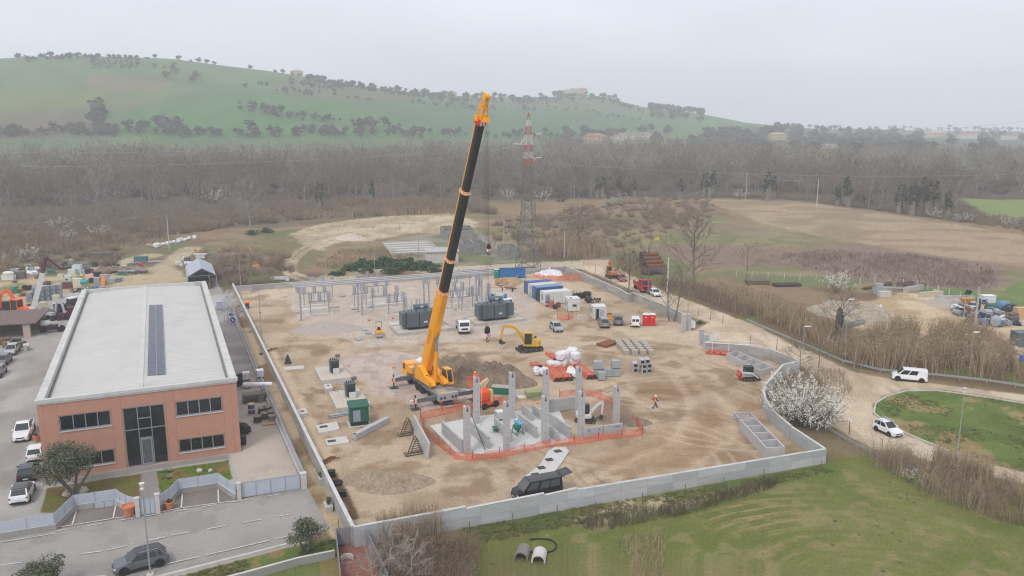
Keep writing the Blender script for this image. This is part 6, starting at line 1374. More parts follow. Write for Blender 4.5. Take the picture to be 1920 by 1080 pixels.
for k,(x,y,z,nm) in enumerate(((0,0,0,'front left on the ground'),(1.22,0,0,'front right on the ground'),(0,0,1.05,'front left of the upper tier'),(1.22,0,1.05,'front right of the upper tier'),(-.5,0,2.1,'laid on top at left'),(.72,0,2.1,'laid on top at right'),(-1.3,1.3,0,'behind at the left'),(-1.3,1.3,1.05,'behind at the left on another'))):
    q = np.array(G(1206,699))+ax*x*.74+ay*y*.74; b = B(precast); s,h,w_ = .55,.52,.13
    b.bx(-s,s,-.9,.9,0,w_); b.bx(-s,s,-.9,.9,2*h-w_,2*h); b.bx(-s,-s+w_,-.9,.9,w_,2*h-w_); b.bx(s-w_,s,-.9,.9,w_,2*h-w_); b.m(black).bx(-s+w_,s-w_,.3,.35,w_,2*h-w_)
    b.obj('box_culvert',loc=(*q,z*.73),rz=R(8),label='hollow square concrete culvert unit, '+nm,cat='culvert',group='box culvert units').scale = (.7,.8,.7)
for k,(a,c,n,z,lb) in enumerate((((1029,690),(1049,716),7,0,'orange pipe bundle leftmost in front of the big bags'),((1046,688),(1066,715),6,0,'orange pipe bundle second from left, some pipes dark'),((1064,686),(1080,707),5,0,'orange pipe bundle partly under the white wrap'),((1078,684),(1110,711),7,0,'orange pipe bundle at the right beside the block stacks'),((1028,677),(1044,690),5,1.15,'orange pipe bundle lying on top of the white bags'),((1001,683),(1009,690),6,0,'short stack of orange pipe ends at the far left'))): rods(lb,a,c,n,.125,pvc,z,'pipe_bundle','pipes','bundles of orange pipes',3 if k < 4 else 2)
bag = None
for k,(px,py,z,s,lb) in enumerate(((1034,690,0,1.0,'under the upper orange pipes'),(1044,690,0,1.0,'second in the bottom row'),(1056,688,0,1.05,'third in the bottom row'),(1076,686,0,1.1,'rightmost in the bottom row'),(1050,689,1.25,1.05,'left one of the top row'),(1058,686,1.25,1.0,'middle one of the top row'),(1072,684,1.3,1.2,'tallest one of the top row'),(1079,688,1.2,1.0,'right one of the top row'))):
    b = B(bagw); b.ell((0,0,.68),(.72,.68,.70),14,9,.07,k+30,.55)
    for x,y in ((-.45,-.4),(.45,-.4),(-.45,.4),(.45,.4)): b.bar((x,y,1.15),(x*.7,y*.7,1.45),.1,.05)
    b.obj('bulk_bag',loc=(*G(px,py),z),rz=RS.uniform(0,3),smooth=False,label='full white bulk bag, '+lb,cat='bulk bag',group='white bulk bags').scale = (s,s,s*.9)
for px,py,lb in ((1013,702,'crumpled white wrap beside the left pipe ends'),(1071,706,'crumpled white wrap over the third pipe bundle')):
    b = B(bagw)
    for k in range(5): b.ell((RS.uniform(-.7,.7),RS.uniform(-1,1),.4+RS.uniform(0,.4)),(.6,.7,.45),9,6,.25,k+int(px))
    b.obj('plastic_wrap',loc=G3(px,py),label=lb,cat='plastic wrap',group='white plastic wraps')

# ================================================================ PRECAST TANKS BY THE RIGHT WALL
def tank_unit(label,tops,h,cells,name='precast_tank'):
    w = [np.array(G(*p,h)) for p in tops]; t = thing(name,label,'tank',(*w[0],0)); w = [p-w[0] for p in w]; T = .16   # far-left, far-right, near-right, near-left
    dl = (w[3]-w[0]); L_ = np.linalg.norm(dl); dl = dl/L_; dwv = (w[1]-w[0]); W_ = np.linalg.norm(dwv); dwv = dwv/W_
    def slab(p,q,th,nm,z0=-.1): b = B(precast); n = np.array((-(q-p)[1],(q-p)[0])); n = n/np.linalg.norm(n)*th/2; b.prism([tuple(p-n),tuple(q-n),tuple(q+n),tuple(p+n)],z0,h); b.obj(nm,t)
    slab(w[0],w[3],T,'side_wall'); slab(w[1],w[2],T,'side_wall')
    e = T/2+.003
    slab(w[0]+dwv*e-dl*e*-1,w[1]-dwv*e+dl*e,T,'end_wall'); slab(w[3]+dwv*e-dl*e,w[2]-dwv*e-dl*e,T,'end_wall')
    for k in range(1,cells): f = k/cells; slab(w[0]*(1-f)+w[3]*f+dwv*e,w[1]*(1-f)+w[2]*f-dwv*e,T,'partition')
    b = B(precast); b.prism([tuple(p*1.0) for p in w],-.12,.03); b.obj('floor',t)
tank_unit('four cell open precast concrete tank near the right front corner',((1388,786),(1417,784),(1471,838),(1438,840)),1.35,4)
tank_unit('three cell open precast concrete tank behind the skid loader',((1363,662),(1381,657),(1450,688),(1426,694)),1.0,4)
t = thing('steel_trestle','pale blue steel frame propped at the far end of the four cell tank','frame',G3(1395,790),R(5)); b = B(MAT('frame_blue_grey',(.32,.37,.45),.5)); w = [np.array(G(*p,.9))-np.array(G(1395,790)) for p in ((1377,775),(1406,775),(1416,784),(1387,785))]
for p,q in zip(w,w[1:]+w[:1]): b.bar((*p,.9),(*q,.9),.16,.2)
for p in w: b.bar((*p,0),(*p,.9),.12,.12)
t.rotation_euler = (0,0,0); b.obj('frame',t)
t = thing('pipe_goal','white tubular pipe frame standing by the low gate wall','pipe frame',G3(1335,664),HD((1335,664),(1412,668))); b = B(wpaint); L_ = 7.8
for x in (0,2.6,5.2,L_): b.cyl((x,0,0),(x,0,1.9),.05,None,6)
b.cyl((-1.2,0,1.9),(L_,0,1.9),.05,None,6); b.cyl((L_,0,1.9),(L_+1.0,-.6,.05),.05,None,6); b.cyl((L_-.6,0,.05),(L_+1.0,-.6,.05),.05,None,6); b.cyl((5.2,0,.05),(L_,0,.05),.05,None,6); b.cyl((1,1.2,2.1),(L_-.6,1.2,2.1),.04,None,6); b.obj('frame',t)
b = B(bagw)
for k in range(7): b.quad((-.6+k*.17,.05*(k % 2),.9+.03*k),(-.43+k*.17,.05*((k+1) % 2),.93+.03*k),(-.43+k*.17,.05*((k+1) % 2),2.2-.02*abs(k-3)),(-.6+k*.17,.05*(k % 2),2.2-.02*abs(k-3)))
b.obj('plastic_sheet',loc=G3(1338,650),label='white plastic sheet draped on the low gate wall',cat='sheet',group='white sheets')
b = B(bagw)
for k in range(6): b.quad((-.5+k*.17,.05*(k % 2),.3),(-.33+k*.17,.05*((k+1) % 2),.25),(-.33+k*.17,.05*((k+1) % 2),2.0-.1*k),(-.5+k*.17,.05*(k % 2),2.0-.1*k+.1))
b.obj('plastic_sheet',loc=G3(1298,618),label='white plastic sheet hanging by the far gate pillar',cat='sheet',group='white sheets')

# ================================================================ SUBSTATION
def bund(label,px,py,L_,W_,h=.5):
    t = thing('transformer_base',label,'plinth',G3(px,py),HA); b = B(conc); b.bx(-L_/2,L_/2,-W_/2,-W_/2+.25,-.1,h); b.bx(-L_/2,L_/2,W_/2-.25,W_/2,-.1,h); b.bx(-L_/2,-L_/2+.25,-W_/2+.251,W_/2-.251,-.1,h); b.bx(L_/2-.25,L_/2,-W_/2+.251,W_/2-.251,-.1,h); b.obj('kerb',t); b = B(crumb); b.bx(-L_/2+.25,L_/2-.25,-W_/2+.25,W_/2-.25,-.1,h-.15); b.obj('gravel_fill',t)
bund('gravel filled concrete base of the left transformer',790,617,10.5,6.4); bund('gravel filled concrete base of the right transformer',929,600,10.5,6.4)
def big_tr(label,px,py):
    t = thing('power_transformer',label,'transformer',(*G(px,py),.4),HA,'big power transformers')
    b = B(tank); b.bx(-2.6,2.6,-1.1,1.1,.3,3.0); b.bx(-2.75,2.75,-1.25,1.25,3.0,3.12); b.m(black).bx(-2.5,2.5,-1.0,1.0,0,.3); b.obj('tank',t)
    for x0,x1,y0,y1 in ((-2.75,-.65,-1.75,-1.3),(-.45,1.65,-1.75,-1.3),(1.9,3.6,-1.1,-.65),(-3.5,-2.85,-1.0,1.2),(2.9,3.6,-.4,1.2),(-2.5,-.5,1.3,1.7),(-.3,1.7,1.3,1.7)):
        b = B(tank); b.bx(x0,x1,y0,y1,.55,3.05)
        n = max(2,int((x1-x0)/.42))
        for k in range(n+1): x = x0+(x1-x0)*k/n; b.bx(x-.03,x+.03,y0-.08,y0,.5,3.1)
        b.obj('radiator',t)
    b = B(tank); b.cyl((-1.1,-.3,3.95),(1.5,-.3,3.95),.46,None,18); b.bx(-.8,-.6,-.5,-.1,3.1,3.6); b.bx(1.0,1.2,-.5,-.1,3.1,3.6); o = b.obj('conservator',t)
    b = B(dwhite); b.bx(.0,.55,-.785,-.765,3.85,4.1); b.obj('label_plate',o); b = B(dwhite); b.bx(.35,.95,-1.86,-1.84,1.2,1.5); b.obj('label_plate',t)
    for k,(x,y,h) in enumerate(((-2.2,.5,2.2),(-1.3,.6,2.2),(-.4,.7,2.2),(-2.4,-.4,1.1),(-1.9,-.5,1.1),(2.0,.2,1.5))):
        b = B(galv); b.cyl((x,y,3.12),(x,y,3.12+h),.05,None,8)
        for q in range(int(h/.16)): b.cyl((x,y,3.25+q*.16),(x,y,3.31+q*.16),.13,.1,8)
        b.obj('bushing',t)
    b = B(tank)
    for k in range(7): b.tube([(-2.4+k*.75,-.9,3.12),(-2.4+k*.75,-.9,3.5),(-1.9+k*.75,-.6,3.55)],.06,5)
    b.obj('pipework',t)
big_tr('big grey power transformer partly behind the crane boom',787,617); big_tr('big grey power transformer right of the boom on gravel',926,601)
insm = MAT('insulator_grey',(.36,.38,.42),.4,0,.06)
def insul(b,x,y,z,h,r=.155):
    b.cyl((x,y,z),(x,y,z+h),r*.55,None,7)
    n = max(3,int(h/.13))
    for q in range(n): b.cyl((x,y,z+h*q/n+.03),(x,y,z+h*q/n+.07),r*1.1,r*.8,8)
def switch(label,px,py,n=3,span=4.2,ph=2.6,ih=1.8,name='disconnector',rz=None):
    t = thing(name,label,'switchgear',G3(px,py),HA if rz is None else rz,'outdoor switchgear')
    for x in (-span/2,span/2): b = B(galv); b.cyl((x,0,0),(x,0,ph),.1,None,8); b.bx(x-.25,x+.25,-.25,.25,.0,.06); b.obj('post',t)
    b = B(galv); b.bar((-span/2-.5,-.3,ph),(span/2+.5,-.3,ph),.08,.1); b.bar((-span/2-.5,.3,ph),(span/2+.5,.3,ph),.08,.1); b.obj('beam',t)
    for k in range(n):
        x = -span/2+span*k/max(1,n-1); b = B(insm)
        for y in (-.55,.0,.55): insul(b,x+(.3 if y == 0 else -.1),y,ph+.1,ih)
        b.m(galv).bar((x,-.6,ph+.06),(x,.6,ph+.06),.1,.12); b.bar((x,-.55,ph+.1+ih),(x,.55,ph+.1+ih),.06,.06); b.obj('insulator',t)
    b = B(concl); b.bx(-span/2-.9,span/2+.9,-.6,.6,-.05,.07); b.obj('base',t)
def single(label,px,py,ph=2.4,ih=1.7,rows=1):
    t = thing('insulator_post',label,'switchgear',G3(px,py),HA,'outdoor switchgear')
    b = B(galv); b.cyl((0,0,0),(0,0,ph),.11,None,8); b.bx(-.4,.4,-.15,.15,ph,ph+.1); b.obj('post',t)
    b = B(insm); insul(b,-.28,0,ph+.1,ih); insul(b,.28,0,ph+.1,ih)
    if rows > 1: insul(b,0,.1,ph+.1,ih*1.15)
    b.obj('insulator',t); b = B(concl); b.bx(-.7,.7,-.5,.5,-.05,.07); b.obj('base',t)
switch('switchgear frame nearest the lone tall post at the left',600,589,3,3.6); switch('switchgear frame directly behind the leftmost one',590,572,3,4.2); switch('switchgear frame nearest the left transformer',743,590,3,3.0); switch('switchgear frame over the white pad in the middle left',722,578,3,5.0); switch('switchgear frame behind the middle left pad',704,562,3,5.0,3.0)
switch('switchgear frame just right of the boom',852,569,3,3.6); switch('switchgear frame behind the boom at the back',838,556,3,4.2,3.0); switch('switchgear frame left of the right transformer',878,579,3,4.0)
switch('switchgear frame at the back left under the busbars',606,560,3,4.0,3.0); switch('switchgear frame at the back middle under the busbars',690,552,3,4.6,3.2,1.8); switch('switchgear frame at the back right behind the boom',862,548,3,4.6,3.2,1.8); switch('switchgear frame beside the tall double post',676,574,2,2.4,2.6,1.7); switch('switchgear frame between boom and flatbed lorry',836,582,2,2.6,2.6,1.7)
single('single insulator post left of the right transformer',866,584,2.6,1.8); single('triple insulator post behind the flatbed lorry',886,576,2.6,1.8,2); single('insulator post right of the right transformer bushings',917,577,2.6,2.4,2); single('insulator post behind the left transformer',760,596,2.2,1.9,2); single('short insulator post between boom and left transformer',785,594,2.0,1.6); single('insulator post near the back busbar right end',900,560,2.8,2.0,2)
t = thing('busbar','three long silver busbar tubes carried high across the back of the substation','busbar',G3(565,601),HA); 
for k,y in enumerate((0,1.7,3.4)):
    b = B(MAT('bright_aluminium',(.58,.60,.62),.35,.5,.05)); b.cyl((-.8-k*.3,y,6.6),(39+k*1.5,y,6.6),.075,None,8); b.obj('tube',t)
for x in (0,11.8,25.5,37):
    for y in ((0,3.4) if x else (0,)):
        b = B(galv); b.cyl((x,y,0),(x,y,4.9),.16,None,8); b.bx(x-.3,x+.3,y-.3,y+.3,0,.08); b.obj('post',t)
    b = B(galv); b.bar((x,-.4,4.9),(x,3.9,4.9),.12,.14); b.obj('crossbeam',t)
    for y in (0,1.7,3.4): b = B(insm); insul(b,x-.2,y,5.0,1.5); insul(b,x+.2,y,5.0,1.5); b.obj('insulator',t)
for k,(px,py,w,d,lb) in enumerate(((588,579,6,1.8,'white pad under the leftmost switchgear'),(732,568,7,2.6,'large white pad in the middle left of the substation'),(845,556,6.5,3,'white pad right of the boom'),(908,589,3.2,2.4,'white pad behind the flatbed lorry'),(752,606,4.6,2.6,'pale pad left of the left transformer'))):
    b = B(concl); b.bx(-w/2,w/2,-d/2,d/2,-.1,.1); b.obj('foundation_pad',loc=G3(px,py),rz=HA,label=lb,cat='foundation',group='pale foundation pads')
cov = B(galv); cov.bx(-.5,.5,-.4,.4,0,.22); cov.bx(-.3,.3,-.55,.55,.05,.12); cv = None
for px,py in ((558,587),(643,556),(665,580),(652,615),(684,620),(690,626),(620,577),(695,576),(673,638),(632,576)):
    lb = 'small grey duct cap poking out of the substation gravel'
    if cv is None: cv = cov.obj('duct_cap',loc=G3(px,py),rz=.3,label=lb,cat='duct cap',group='duct caps in the gravel')
    else: dup(cv,G(px,py),RS.uniform(0,3))
t = thing('drain_stack','dark box with orange top standing by the left wall','drain box',G3(464,578),HA); b = B(dsteel); b.bx(-.35,.35,-.35,.35,0,1.1); b.obj('box',t); b = B(tagy); b.bx(-.6,.6,-.4,.4,1.1,1.35); b.obj('cover',t)

# ================================================================ THE PYLON
py_ = thing('lattice_pylon','tall steel lattice pylon with red and white painted top','pylon',G3(990,505),R(18))
prw = MAT('pylon_red',(.42,.06,.06),.6,0,.1); pww = MAT('pylon_white',(.55,.55,.55),.6); pst = MAT('pylon_steel',(.17,.175,.17),.6,.3,.15)
PH = 39.3
def hw(z): return np.interp(z,[0,12,26,34,36,38,39.3],[2.6,1.6,.92,.78,.52,.28,.05])
bands = [(0,26,pst),(26,28,prw),(28,29.7,pww),(29.7,31.4,prw),(31.4,33.9,pww),(33.9,35.9,prw),(35.9,37.5,pww),(37.5,PH,prw)]
for z0,z1,m_ in bands:
    b = B(m_); n = max(1,int((z1-z0)/2.2)); zz_ = [z0+(z1-z0)*k/n for k in range(n+1)]
    w0 = .085 if z0 > 20 else .15
    for a,c in zip(zz_[:-1],zz_[1:]):
        h0,h1 = float(hw(a)),float(hw(c)); C0 = [(-h0,-h0),(h0,-h0),(h0,h0),(-h0,h0)]; C1 = [(-h1,-h1),(h1,-h1),(h1,h1),(-h1,h1)]
        for i in range(4):
            j = (i+1) % 4; b.bar((*C0[i],a),(*C1[i],c),w0,w0); b.bar((*C0[i],a),(*C1[j],c),w0*.6,w0*.6); b.bar((*C0[j],a),(*C1[i],c),w0*.6,w0*.6); b.bar((*C1[i],c),(*C1[j],c),w0*.5,w0*.5)
    b.obj('lattice_section',py_)
for z,s,l,m_ in ((34.0,1,1.1,prw),(31.6,-1,1.3,pww),(28.2,1,1.1,pww)):
    b = B(m_); h = float(hw(z))
    for y in (-h,h): b.bar((s*h,y,z),(s*(h+l),0,z),.1,.1); b.bar((s*h,y,z-1.1 if s > 0 else z+1.6),(s*(h+l),0,z),.08,.08)
    o = b.obj('cross_arm',py_); b = B(dwhite); b.cyl((s*(h+l),0,z),(s*(h+l+1.7),.3,z+.1),.11,None,7); b.obj('insulator',o)
pw = G(990,505)
def far_wire(z,dx,label,x2,y2,z2,sag): wire((pw[0]+dx,pw[1],z),(x2,y2,z2),sag,label,.035,30)
far_wire(33,3,'upper power line running right from the pylon top',420,500,60,10); far_wire(30.6,-3.6,'power line running left from the pylon',-420,330,34,9); far_wire(27,3,'lower power line running right from the pylon',330,330,30,8); far_wire(33,-3,'upper power line running left from the pylon',-420,350,38,8)
wire((*G(945,470),9.3),(pw[0]-2.5,pw[1],6),2.0,'slack service wire dropping towards the pylon foot',.05)
wire((*G(1531,391),12.6),(*G(1398,374),12.6),2,'wire between the two field poles at the wood edge',.05); wire((*G(1398,374),12.6),(*G(945,470),9.3),5,'long low wire from field poles to the pole by the pylon',.045,24)

# ================================================================ VEGETATION
def basis(d):
    d = d/np.linalg.norm(d); a = np.cross(d,(0,0,1.) if abs(d[2]) < .95 else (1.,0,0)); a /= np.linalg.norm(a); return d,a,np.cross(d,a)
class TM:                      # triangle soup for plants, split in trunk wood and fine growth
    def __init__(s,seed): s.r = random.Random(seed); s.v = []; s.f = []; s.tv = []; s.tf = []
    def limb(s,p,q,r0,r1,n=4):
        p = np.array(p); q = np.array(q); d,a,b = basis(q-p); k = len(s.tv)
        for c,r in ((p,r0),(q,r1)):
            for i in range(n): t = 2*PI*i/n; s.tv.append(c+(a*cos(t)+b*sin(t))*r)
        for i in range(n): j = (i+1) % n; s.tf += [(k+i,k+j,k+n+j),(k+i,k+n+j,k+n+i)]
    def twig(s,p,d,l,w):
        d,a,b = basis(np.array(d)); t = s.r.uniform(0,PI); sd = a*cos(t)+b*sin(t); p = np.array(p); k = len(s.v)
        s.v += [p-sd*w/2,p+sd*w/2,p+d*l]; s.f.append((k,k+1,k+2))
    def leaf(s,p,sz,d=None):
        r = s.r; n = np.array((r.gauss(0,1),r.gauss(0,1),r.gauss(0,1)+.6)); n,a,b = basis(n); p = np.array(p); k = len(s.v)
        s.v += [p-a*sz*.5,p+b*sz*.32,p+a*sz*.5,p-b*sz*.32]; s.f += [(k,k+1,k+2),(k,k+2,k+3)]
    def rnd(s,d,j):
        v = np.array(d,float)+np.array((s.r.gauss(0,j),s.r.gauss(0,j),s.r.gauss(0,j))); return v/np.linalg.norm(v)
def bare(seed,h,spread=.35,limbs=9,sub=5,tw=4,w=.07,lean=0.,split=0.,up=.9):
    t = TM(seed); r = t.r; p = np.array((0,0,0.)); d = t.rnd((lean,0,1),.05); trunk = [p]
    for k in range(5): q = p+d*h*.17; t.limb(p,q,h*.016*(1-k*.16),h*.016*(1-(k+1)*.16)); p = q; d = t.rnd(d*1.0+np.array((0,0,.35)),.07); trunk.append(p)
    for i in range(limbs):
        f = .22+.75*(i+r.random())/limbs; z = f*5; k = min(4,int(z)); b0 = trunk[k]*(1-(z-k))+trunk[k+1]*(z-k); a = i*2.4+r.uniform(-.5,.5)
        dl = np.array((cos(a)*spread*2*(1.15-f*.6),sin(a)*spread*2*(1.15-f*.6),up)); dl /= np.linalg.norm(dl); L_ = h*(.55-.3*f)*r.uniform(.8,1.2); m = b0+t.rnd(dl,.08)*L_*.5; e = m+t.rnd(dl+np.array((0,0,.35)),.12)*L_*.5
        t.limb(b0,m,h*.006,h*.004,3); t.limb(m,e,h*.004,h*.0015,3)
        for j in range(sub):
            g = r.uniform(.25,1); s0 = (b0*(1-g*2)+m*g*2) if g < .5 else m*(2-g*2)+e*(g*2-1); ds = t.rnd(dl,.55); l = L_*r.uniform(.3,.55); se = s0+ds*l; t.limb(s0,se,h*.0022,h*.0008,3)
            for q in range(tw): u = r.uniform(.2,1); t.twig(s0*(1-u)+se*u,t.rnd(ds+np.array((0,0,.25)),.5),l*r.uniform(.4,.9),w)
    return t
def bushy(seed,n,h,rad,w,l,lean=.55):
    t = TM(seed); r = t.r
    for k in range(n):
        a = r.uniform(0,2*PI); q = sqrt(r.random())*rad*.6; d = t.rnd((cos(a)*lean,sin(a)*lean,1),.25); t.twig((cos(a)*q,sin(a)*q,0),d,h*r.uniform(.55,1.1),w)
        e = np.array((cos(a)*q,sin(a)*q,0))+d*h*r.uniform(.2,.75); t.twig(e,t.rnd(d,.7),l*r.uniform(.5,1.1),w*.7)
    return t
def cloud(seed,n,c,rad,sz,clumps=14,stem=None,shell=.55):
    t = TM(seed); r = t.r
    for k in range(clumps):
        d = t.rnd((0,0,.25),1); q = np.array(c)+np.array(rad)*d*r.uniform(.25,.8); cr = np.array(rad)*r.uniform(.25,.45)
        for i in range(n//clumps): e = t.rnd((0,0,0.05),1); t.leaf(q+cr*e*(shell+(1-shell)*r.random()),sz*r.uniform(.6,1.3))
        if stem: t.limb((0,0,stem*.6),tuple(q),stem*.05,stem*.02,3)
    if stem: t.limb((0,0,0),(0,0,stem),stem*.12,stem*.08,5)
    return t
def mk(nm,V,Fc,mat):
    me = bpy.data.meshes.new(nm); me.from_pydata([tuple(p) for p in V],[],Fc); me.materials.append(mat); me.update(); return me
def proto(t,wood_m,crown_m): return (mk('trunk',t.tv,t.tf,wood_m) if t.tf else None,mk('crown',t.v,t.f,crown_m))
def plant(name,label,cat,pr,loc,rz=0.,s=1.,group=None,sz=None):
    o = thing(name,label,cat,loc,rz,group); o.scale = (s,s,s if sz is None else sz)
    if pr[0]: link('trunk',pr[0],o)
    link('crown',pr[1],o); return o
def scatter(name,protos,pts,mats,which=2,**kw):
    """many plants nobody could count, as one mesh; pts: x, y, z, rz, s, sz, k"""
    Vs = []; Fs = []; Ms = []; off = 0
    arrs = []
    for t in protos:
        v = np.array(list(t.tv)+list(t.v)); f = np.array([list(q) for q in t.tf]+[[a+len(t.tv) for a in q] for q in t.f]); arrs.append((v,f,np.array([0]*len(t.tf)+[1]*len(t.f))))
    for x,y,z,rz,s,sz,k in pts:
        v,f,m = arrs[int(k)]; c,s_ = cos(rz)*s,sin(rz)*s
        Vs.append(np.stack([v[:,0]*c-v[:,1]*s_+x,v[:,0]*s_+v[:,1]*c+y,v[:,2]*sz+z],1)); Fs.append(f+off); Ms.append(m); off += len(v)
    return arrmesh(name,np.concatenate(Vs),np.concatenate(Fs),mats,mi=np.concatenate(Ms),kind='stuff',**kw)
bark = LEAF('bark_grey',((.11,.095,.08),(.20,.18,.155),(.15,.13,.11))); bark2 = LEAF('bark_pale',((.22,.20,.18),(.32,.30,.27)))
twigs = LEAF('twig_brown',((.10,.078,.052),(.215,.17,.115),(.155,.122,.085),(.30,.245,.17))); twigr = LEAF('twig_red',((.13,.075,.05),(.22,.13,.085),(.17,.12,.09)))
brush_m = LEAF('brush',((.15,.108,.076),(.28,.21,.145),(.21,.16,.12),(.35,.275,.185))); cane = LEAF('cane',((.26,.185,.115),(.46,.35,.23),(.36,.27,.175),(.19,.135,.088)))
ivy = LEAF('ivy',((.012,.032,.016),(.03,.062,.028),(.02,.045,.022))); olive = LEAF('olive_leaf',((.07,.085,.05),(.15,.165,.105),(.10,.115,.07)))
bloss = LEAF('blossom',((.66,.61,.54),(.84,.80,.75),(.76,.72,.66),(.78,.74,.68),(.26,.22,.12))); bram = LEAF('bramble_leaf',((.03,.07,.028),(.07,.13,.05),(.05,.10,.04))); farleaf = LEAF('far_leaf',((.065,.08,.055),(.11,.12,.085),(.095,.09,.072)))
grassm = LEAF('grass_blade',((.11,.135,.04),(.17,.19,.065),(.24,.215,.11),(.085,.11,.035)))
# --- the woods along the river
def inpoly(poly,n,seed):
    rs = np.random.RandomState(seed); P_ = np.array(WP(poly)); lo,hi = P_.min(0),P_.max(0); out_ = np.zeros((0,2))
    while len(out_) < n:
        q = rs.uniform(lo,hi,(n*2,2)); k = sdist([tuple(p) for p in P_],q[:,0],q[:,1]) > 0; out_ = np.concatenate([out_,q[k]])
    return out_[:n]
WOOD = ((-260,402),(120,398),(300,392),(520,386),(760,378),(940,376),(1090,380),(1180,368),(1280,362),(1400,362),(1480,372),(1600,386),(1700,402),(1790,412),(1800,368),(1920,366),(2200,372),(2200,300),(1500,296),(1000,288),(400,286),(-260,286))
wp_ = inpoly(WOOD,3300,5); o_ = np.argsort(np.hypot(wp_[:,0],wp_[:,1])-25*fbm(wp_[:,0]/40,wp_[:,1]/40,2,2)); wp_ = wp_[o_]
bt = [bare(100+k,16+k % 3*2,.40+.06*(k % 4),12,6,7,.12,up=.85) for k in range(7)]; bpr = [proto(t,bark2 if k % 3 == 0 else bark,twigs) for k,t in enumerate(bt)]
for k in range(296):
    x,y = wp_[k]; s = random.uniform(.62,.98); plant('bare_tree','leafless grey brown tree at the near edge of the river wood','tree',bpr[k % 7],(x,y,-.1),random.uniform(0,6.3),s,'leafless trees along the wood edge',s*random.uniform(.9,1.1))
small = [bare(130+k,17,.44+.05*(k % 3),9,4,7,.2,up=.8) for k in range(5)]
scatter('woodland',small,[(x,y,-.1,random.uniform(0,6.3),(s := random.uniform(.7,1.1)),s*(.55+.85*float(fbm(x/45,y/45,91,2)))*random.uniform(.8,1.1)*(.8 if x > 200 else 1),random.randrange(5)) for x,y in wp_[296:] if (x*7+y*3) % 5 > 1.1],[bark,twigs])
scatter('woodland',small,[(x,y,-.1,random.uniform(0,6.3),(s := random.uniform(.8,1.15)),s*random.uniform(.8,1.15)*(.8 if x > 200 else 1),random.randrange(5)) for x,y in wp_[296:] if (x*7+y*3) % 5 <= 1.1],[bark2,LEAF('twig_warm',((.25,.20,.14),(.39,.325,.24),(.31,.255,.185)))])
und = [bushy(150+k,84,2.6,1.8,.11,1.6,.7) for k in range(4)]
pts = inpoly(WOOD,1500,77); scatter('undergrowth',und,[(x,y,-.05,random.uniform(0,6),(s := random.uniform(1.0,2.2)),s*random.uniform(.9,1.5),random.randrange(4)) for x,y in pts],[bark,LEAF('wood_brush',((.08,.064,.046),(.145,.116,.08),(.11,.088,.064)))])
EDGE = ((-260,440),(60,436),(200,446),(330,440),(420,430),(560,414),(760,402),(900,398),(930,405),(900,372),(500,380),(-260,396))
pts = np.concatenate([inpoly(EDGE,1500,8),inpoly(((-260,400),(120,398),(420,392),(420,428),(330,438),(260,452),(110,468),(-260,480)),700,18)]); scatter('undergrowth',und,[(x,y,-.05,random.uniform(0,6),(s := random.uniform(.5,1.5)),s*random.uniform(.8,1.3),random.randrange(4)) for x,y in pts],[bark,brush_m])
pts = np.concatenate([inpoly(((1070,392),(1180,378),(1300,372),(1340,380),(1330,410),(1250,440),(1150,470),(1075,478),(930,468),(920,420)),420,9),inpoly(((1300,366),(1500,376),(1640,394),(1800,416),(1960,440),(1960,420),(1800,398),(1640,382),(1480,366)),420,10),inpoly(((-200,470),(120,462),(240,470),(220,500),(60,505),(-200,530)),200,12),inpoly(((350,478),(440,470),(560,480),(540,530),(450,540),(400,520)),60,14)])
scatter('undergrowth',und,[(x,y,-.05,random.uniform(0,6),(s := random.uniform(.35,1.0)),s*random.uniform(.8,1.4),random.randrange(4)) for x,y in pts],[bark,brush_m])
ivt = [cloud(170+k,420,(0,0,5.2),(1.5,1.5,4.6),.75,18,8.0) for k in range(3)]; ivp = [proto(t,bark,ivy) for t in ivt]
for k,(px,py,s) in enumerate(((600,392,1.0),(697,388,.9),(1120,372,.8),(1160,370,.9),(1190,372,.7),(1275,372,.8),(1320,368,1.1),(1330,372,.9),(1440,376,1.15),(1570,386,.8),(1590,388,.9),(1600,350,1.2),(1685,400,1.1),(1725,402,1.2),(1740,404,1.15),(1775,408,.9),(1700,398,.8),(1450,372,.9),(460,388,.8),(350,380,.7),(1900,330,.9),(1710,403,1.2),(1755,405,1.1),(1585,384,1.1),(1435,374,1.0),(1335,366,1.0),(1130,372,.9))): s *= 1.25; plant('ivy_tree','dark ivy clad tree standing out of the bare wood edge','tree',ivp[k % 3],G3(px,py),k,s,'ivy clad trees at the wood edge')
# single bare trees, each its own
def solo(label,px,py,h,seed,spread=.4,limbs=14,sub=7,tw=5,w=.05,cm=None,wm=None,lean=0,up=.8,name='bare_tree'):
    t = bare(seed,h,spread,limbs,sub,tw,w,lean,0,up); return plant(name,label,'tree',proto(t,wm or bark,cm or twigs),G3(px,py))
solo('tall spreading bare tree in the meadow behind the lorry and pole',1302,545,17,301,.55,18,9,6,.06)
solo('rusty brown budding tree behind the red lorry on the dirt road',1178,552,9.5,302,.6,16,9,8,.07,twigr)
solo('left stem of the leaning twin tree inside the far wall',1255,603,10,303,.42,10,6,5,.05,twigr,lean=-.35); solo('right stem of the leaning twin tree inside the far wall',1262,603,11,304,.42,10,6,5,.05,twigr,lean=.3)
solo('thin bare tree between the rusty pipe stack and the road',1215,552,12,305,.35,9,6,5,.05); solo('thin grey bare tree near the fallow meadow fence',1400,530,10,306,.45,10,6,5,.04)
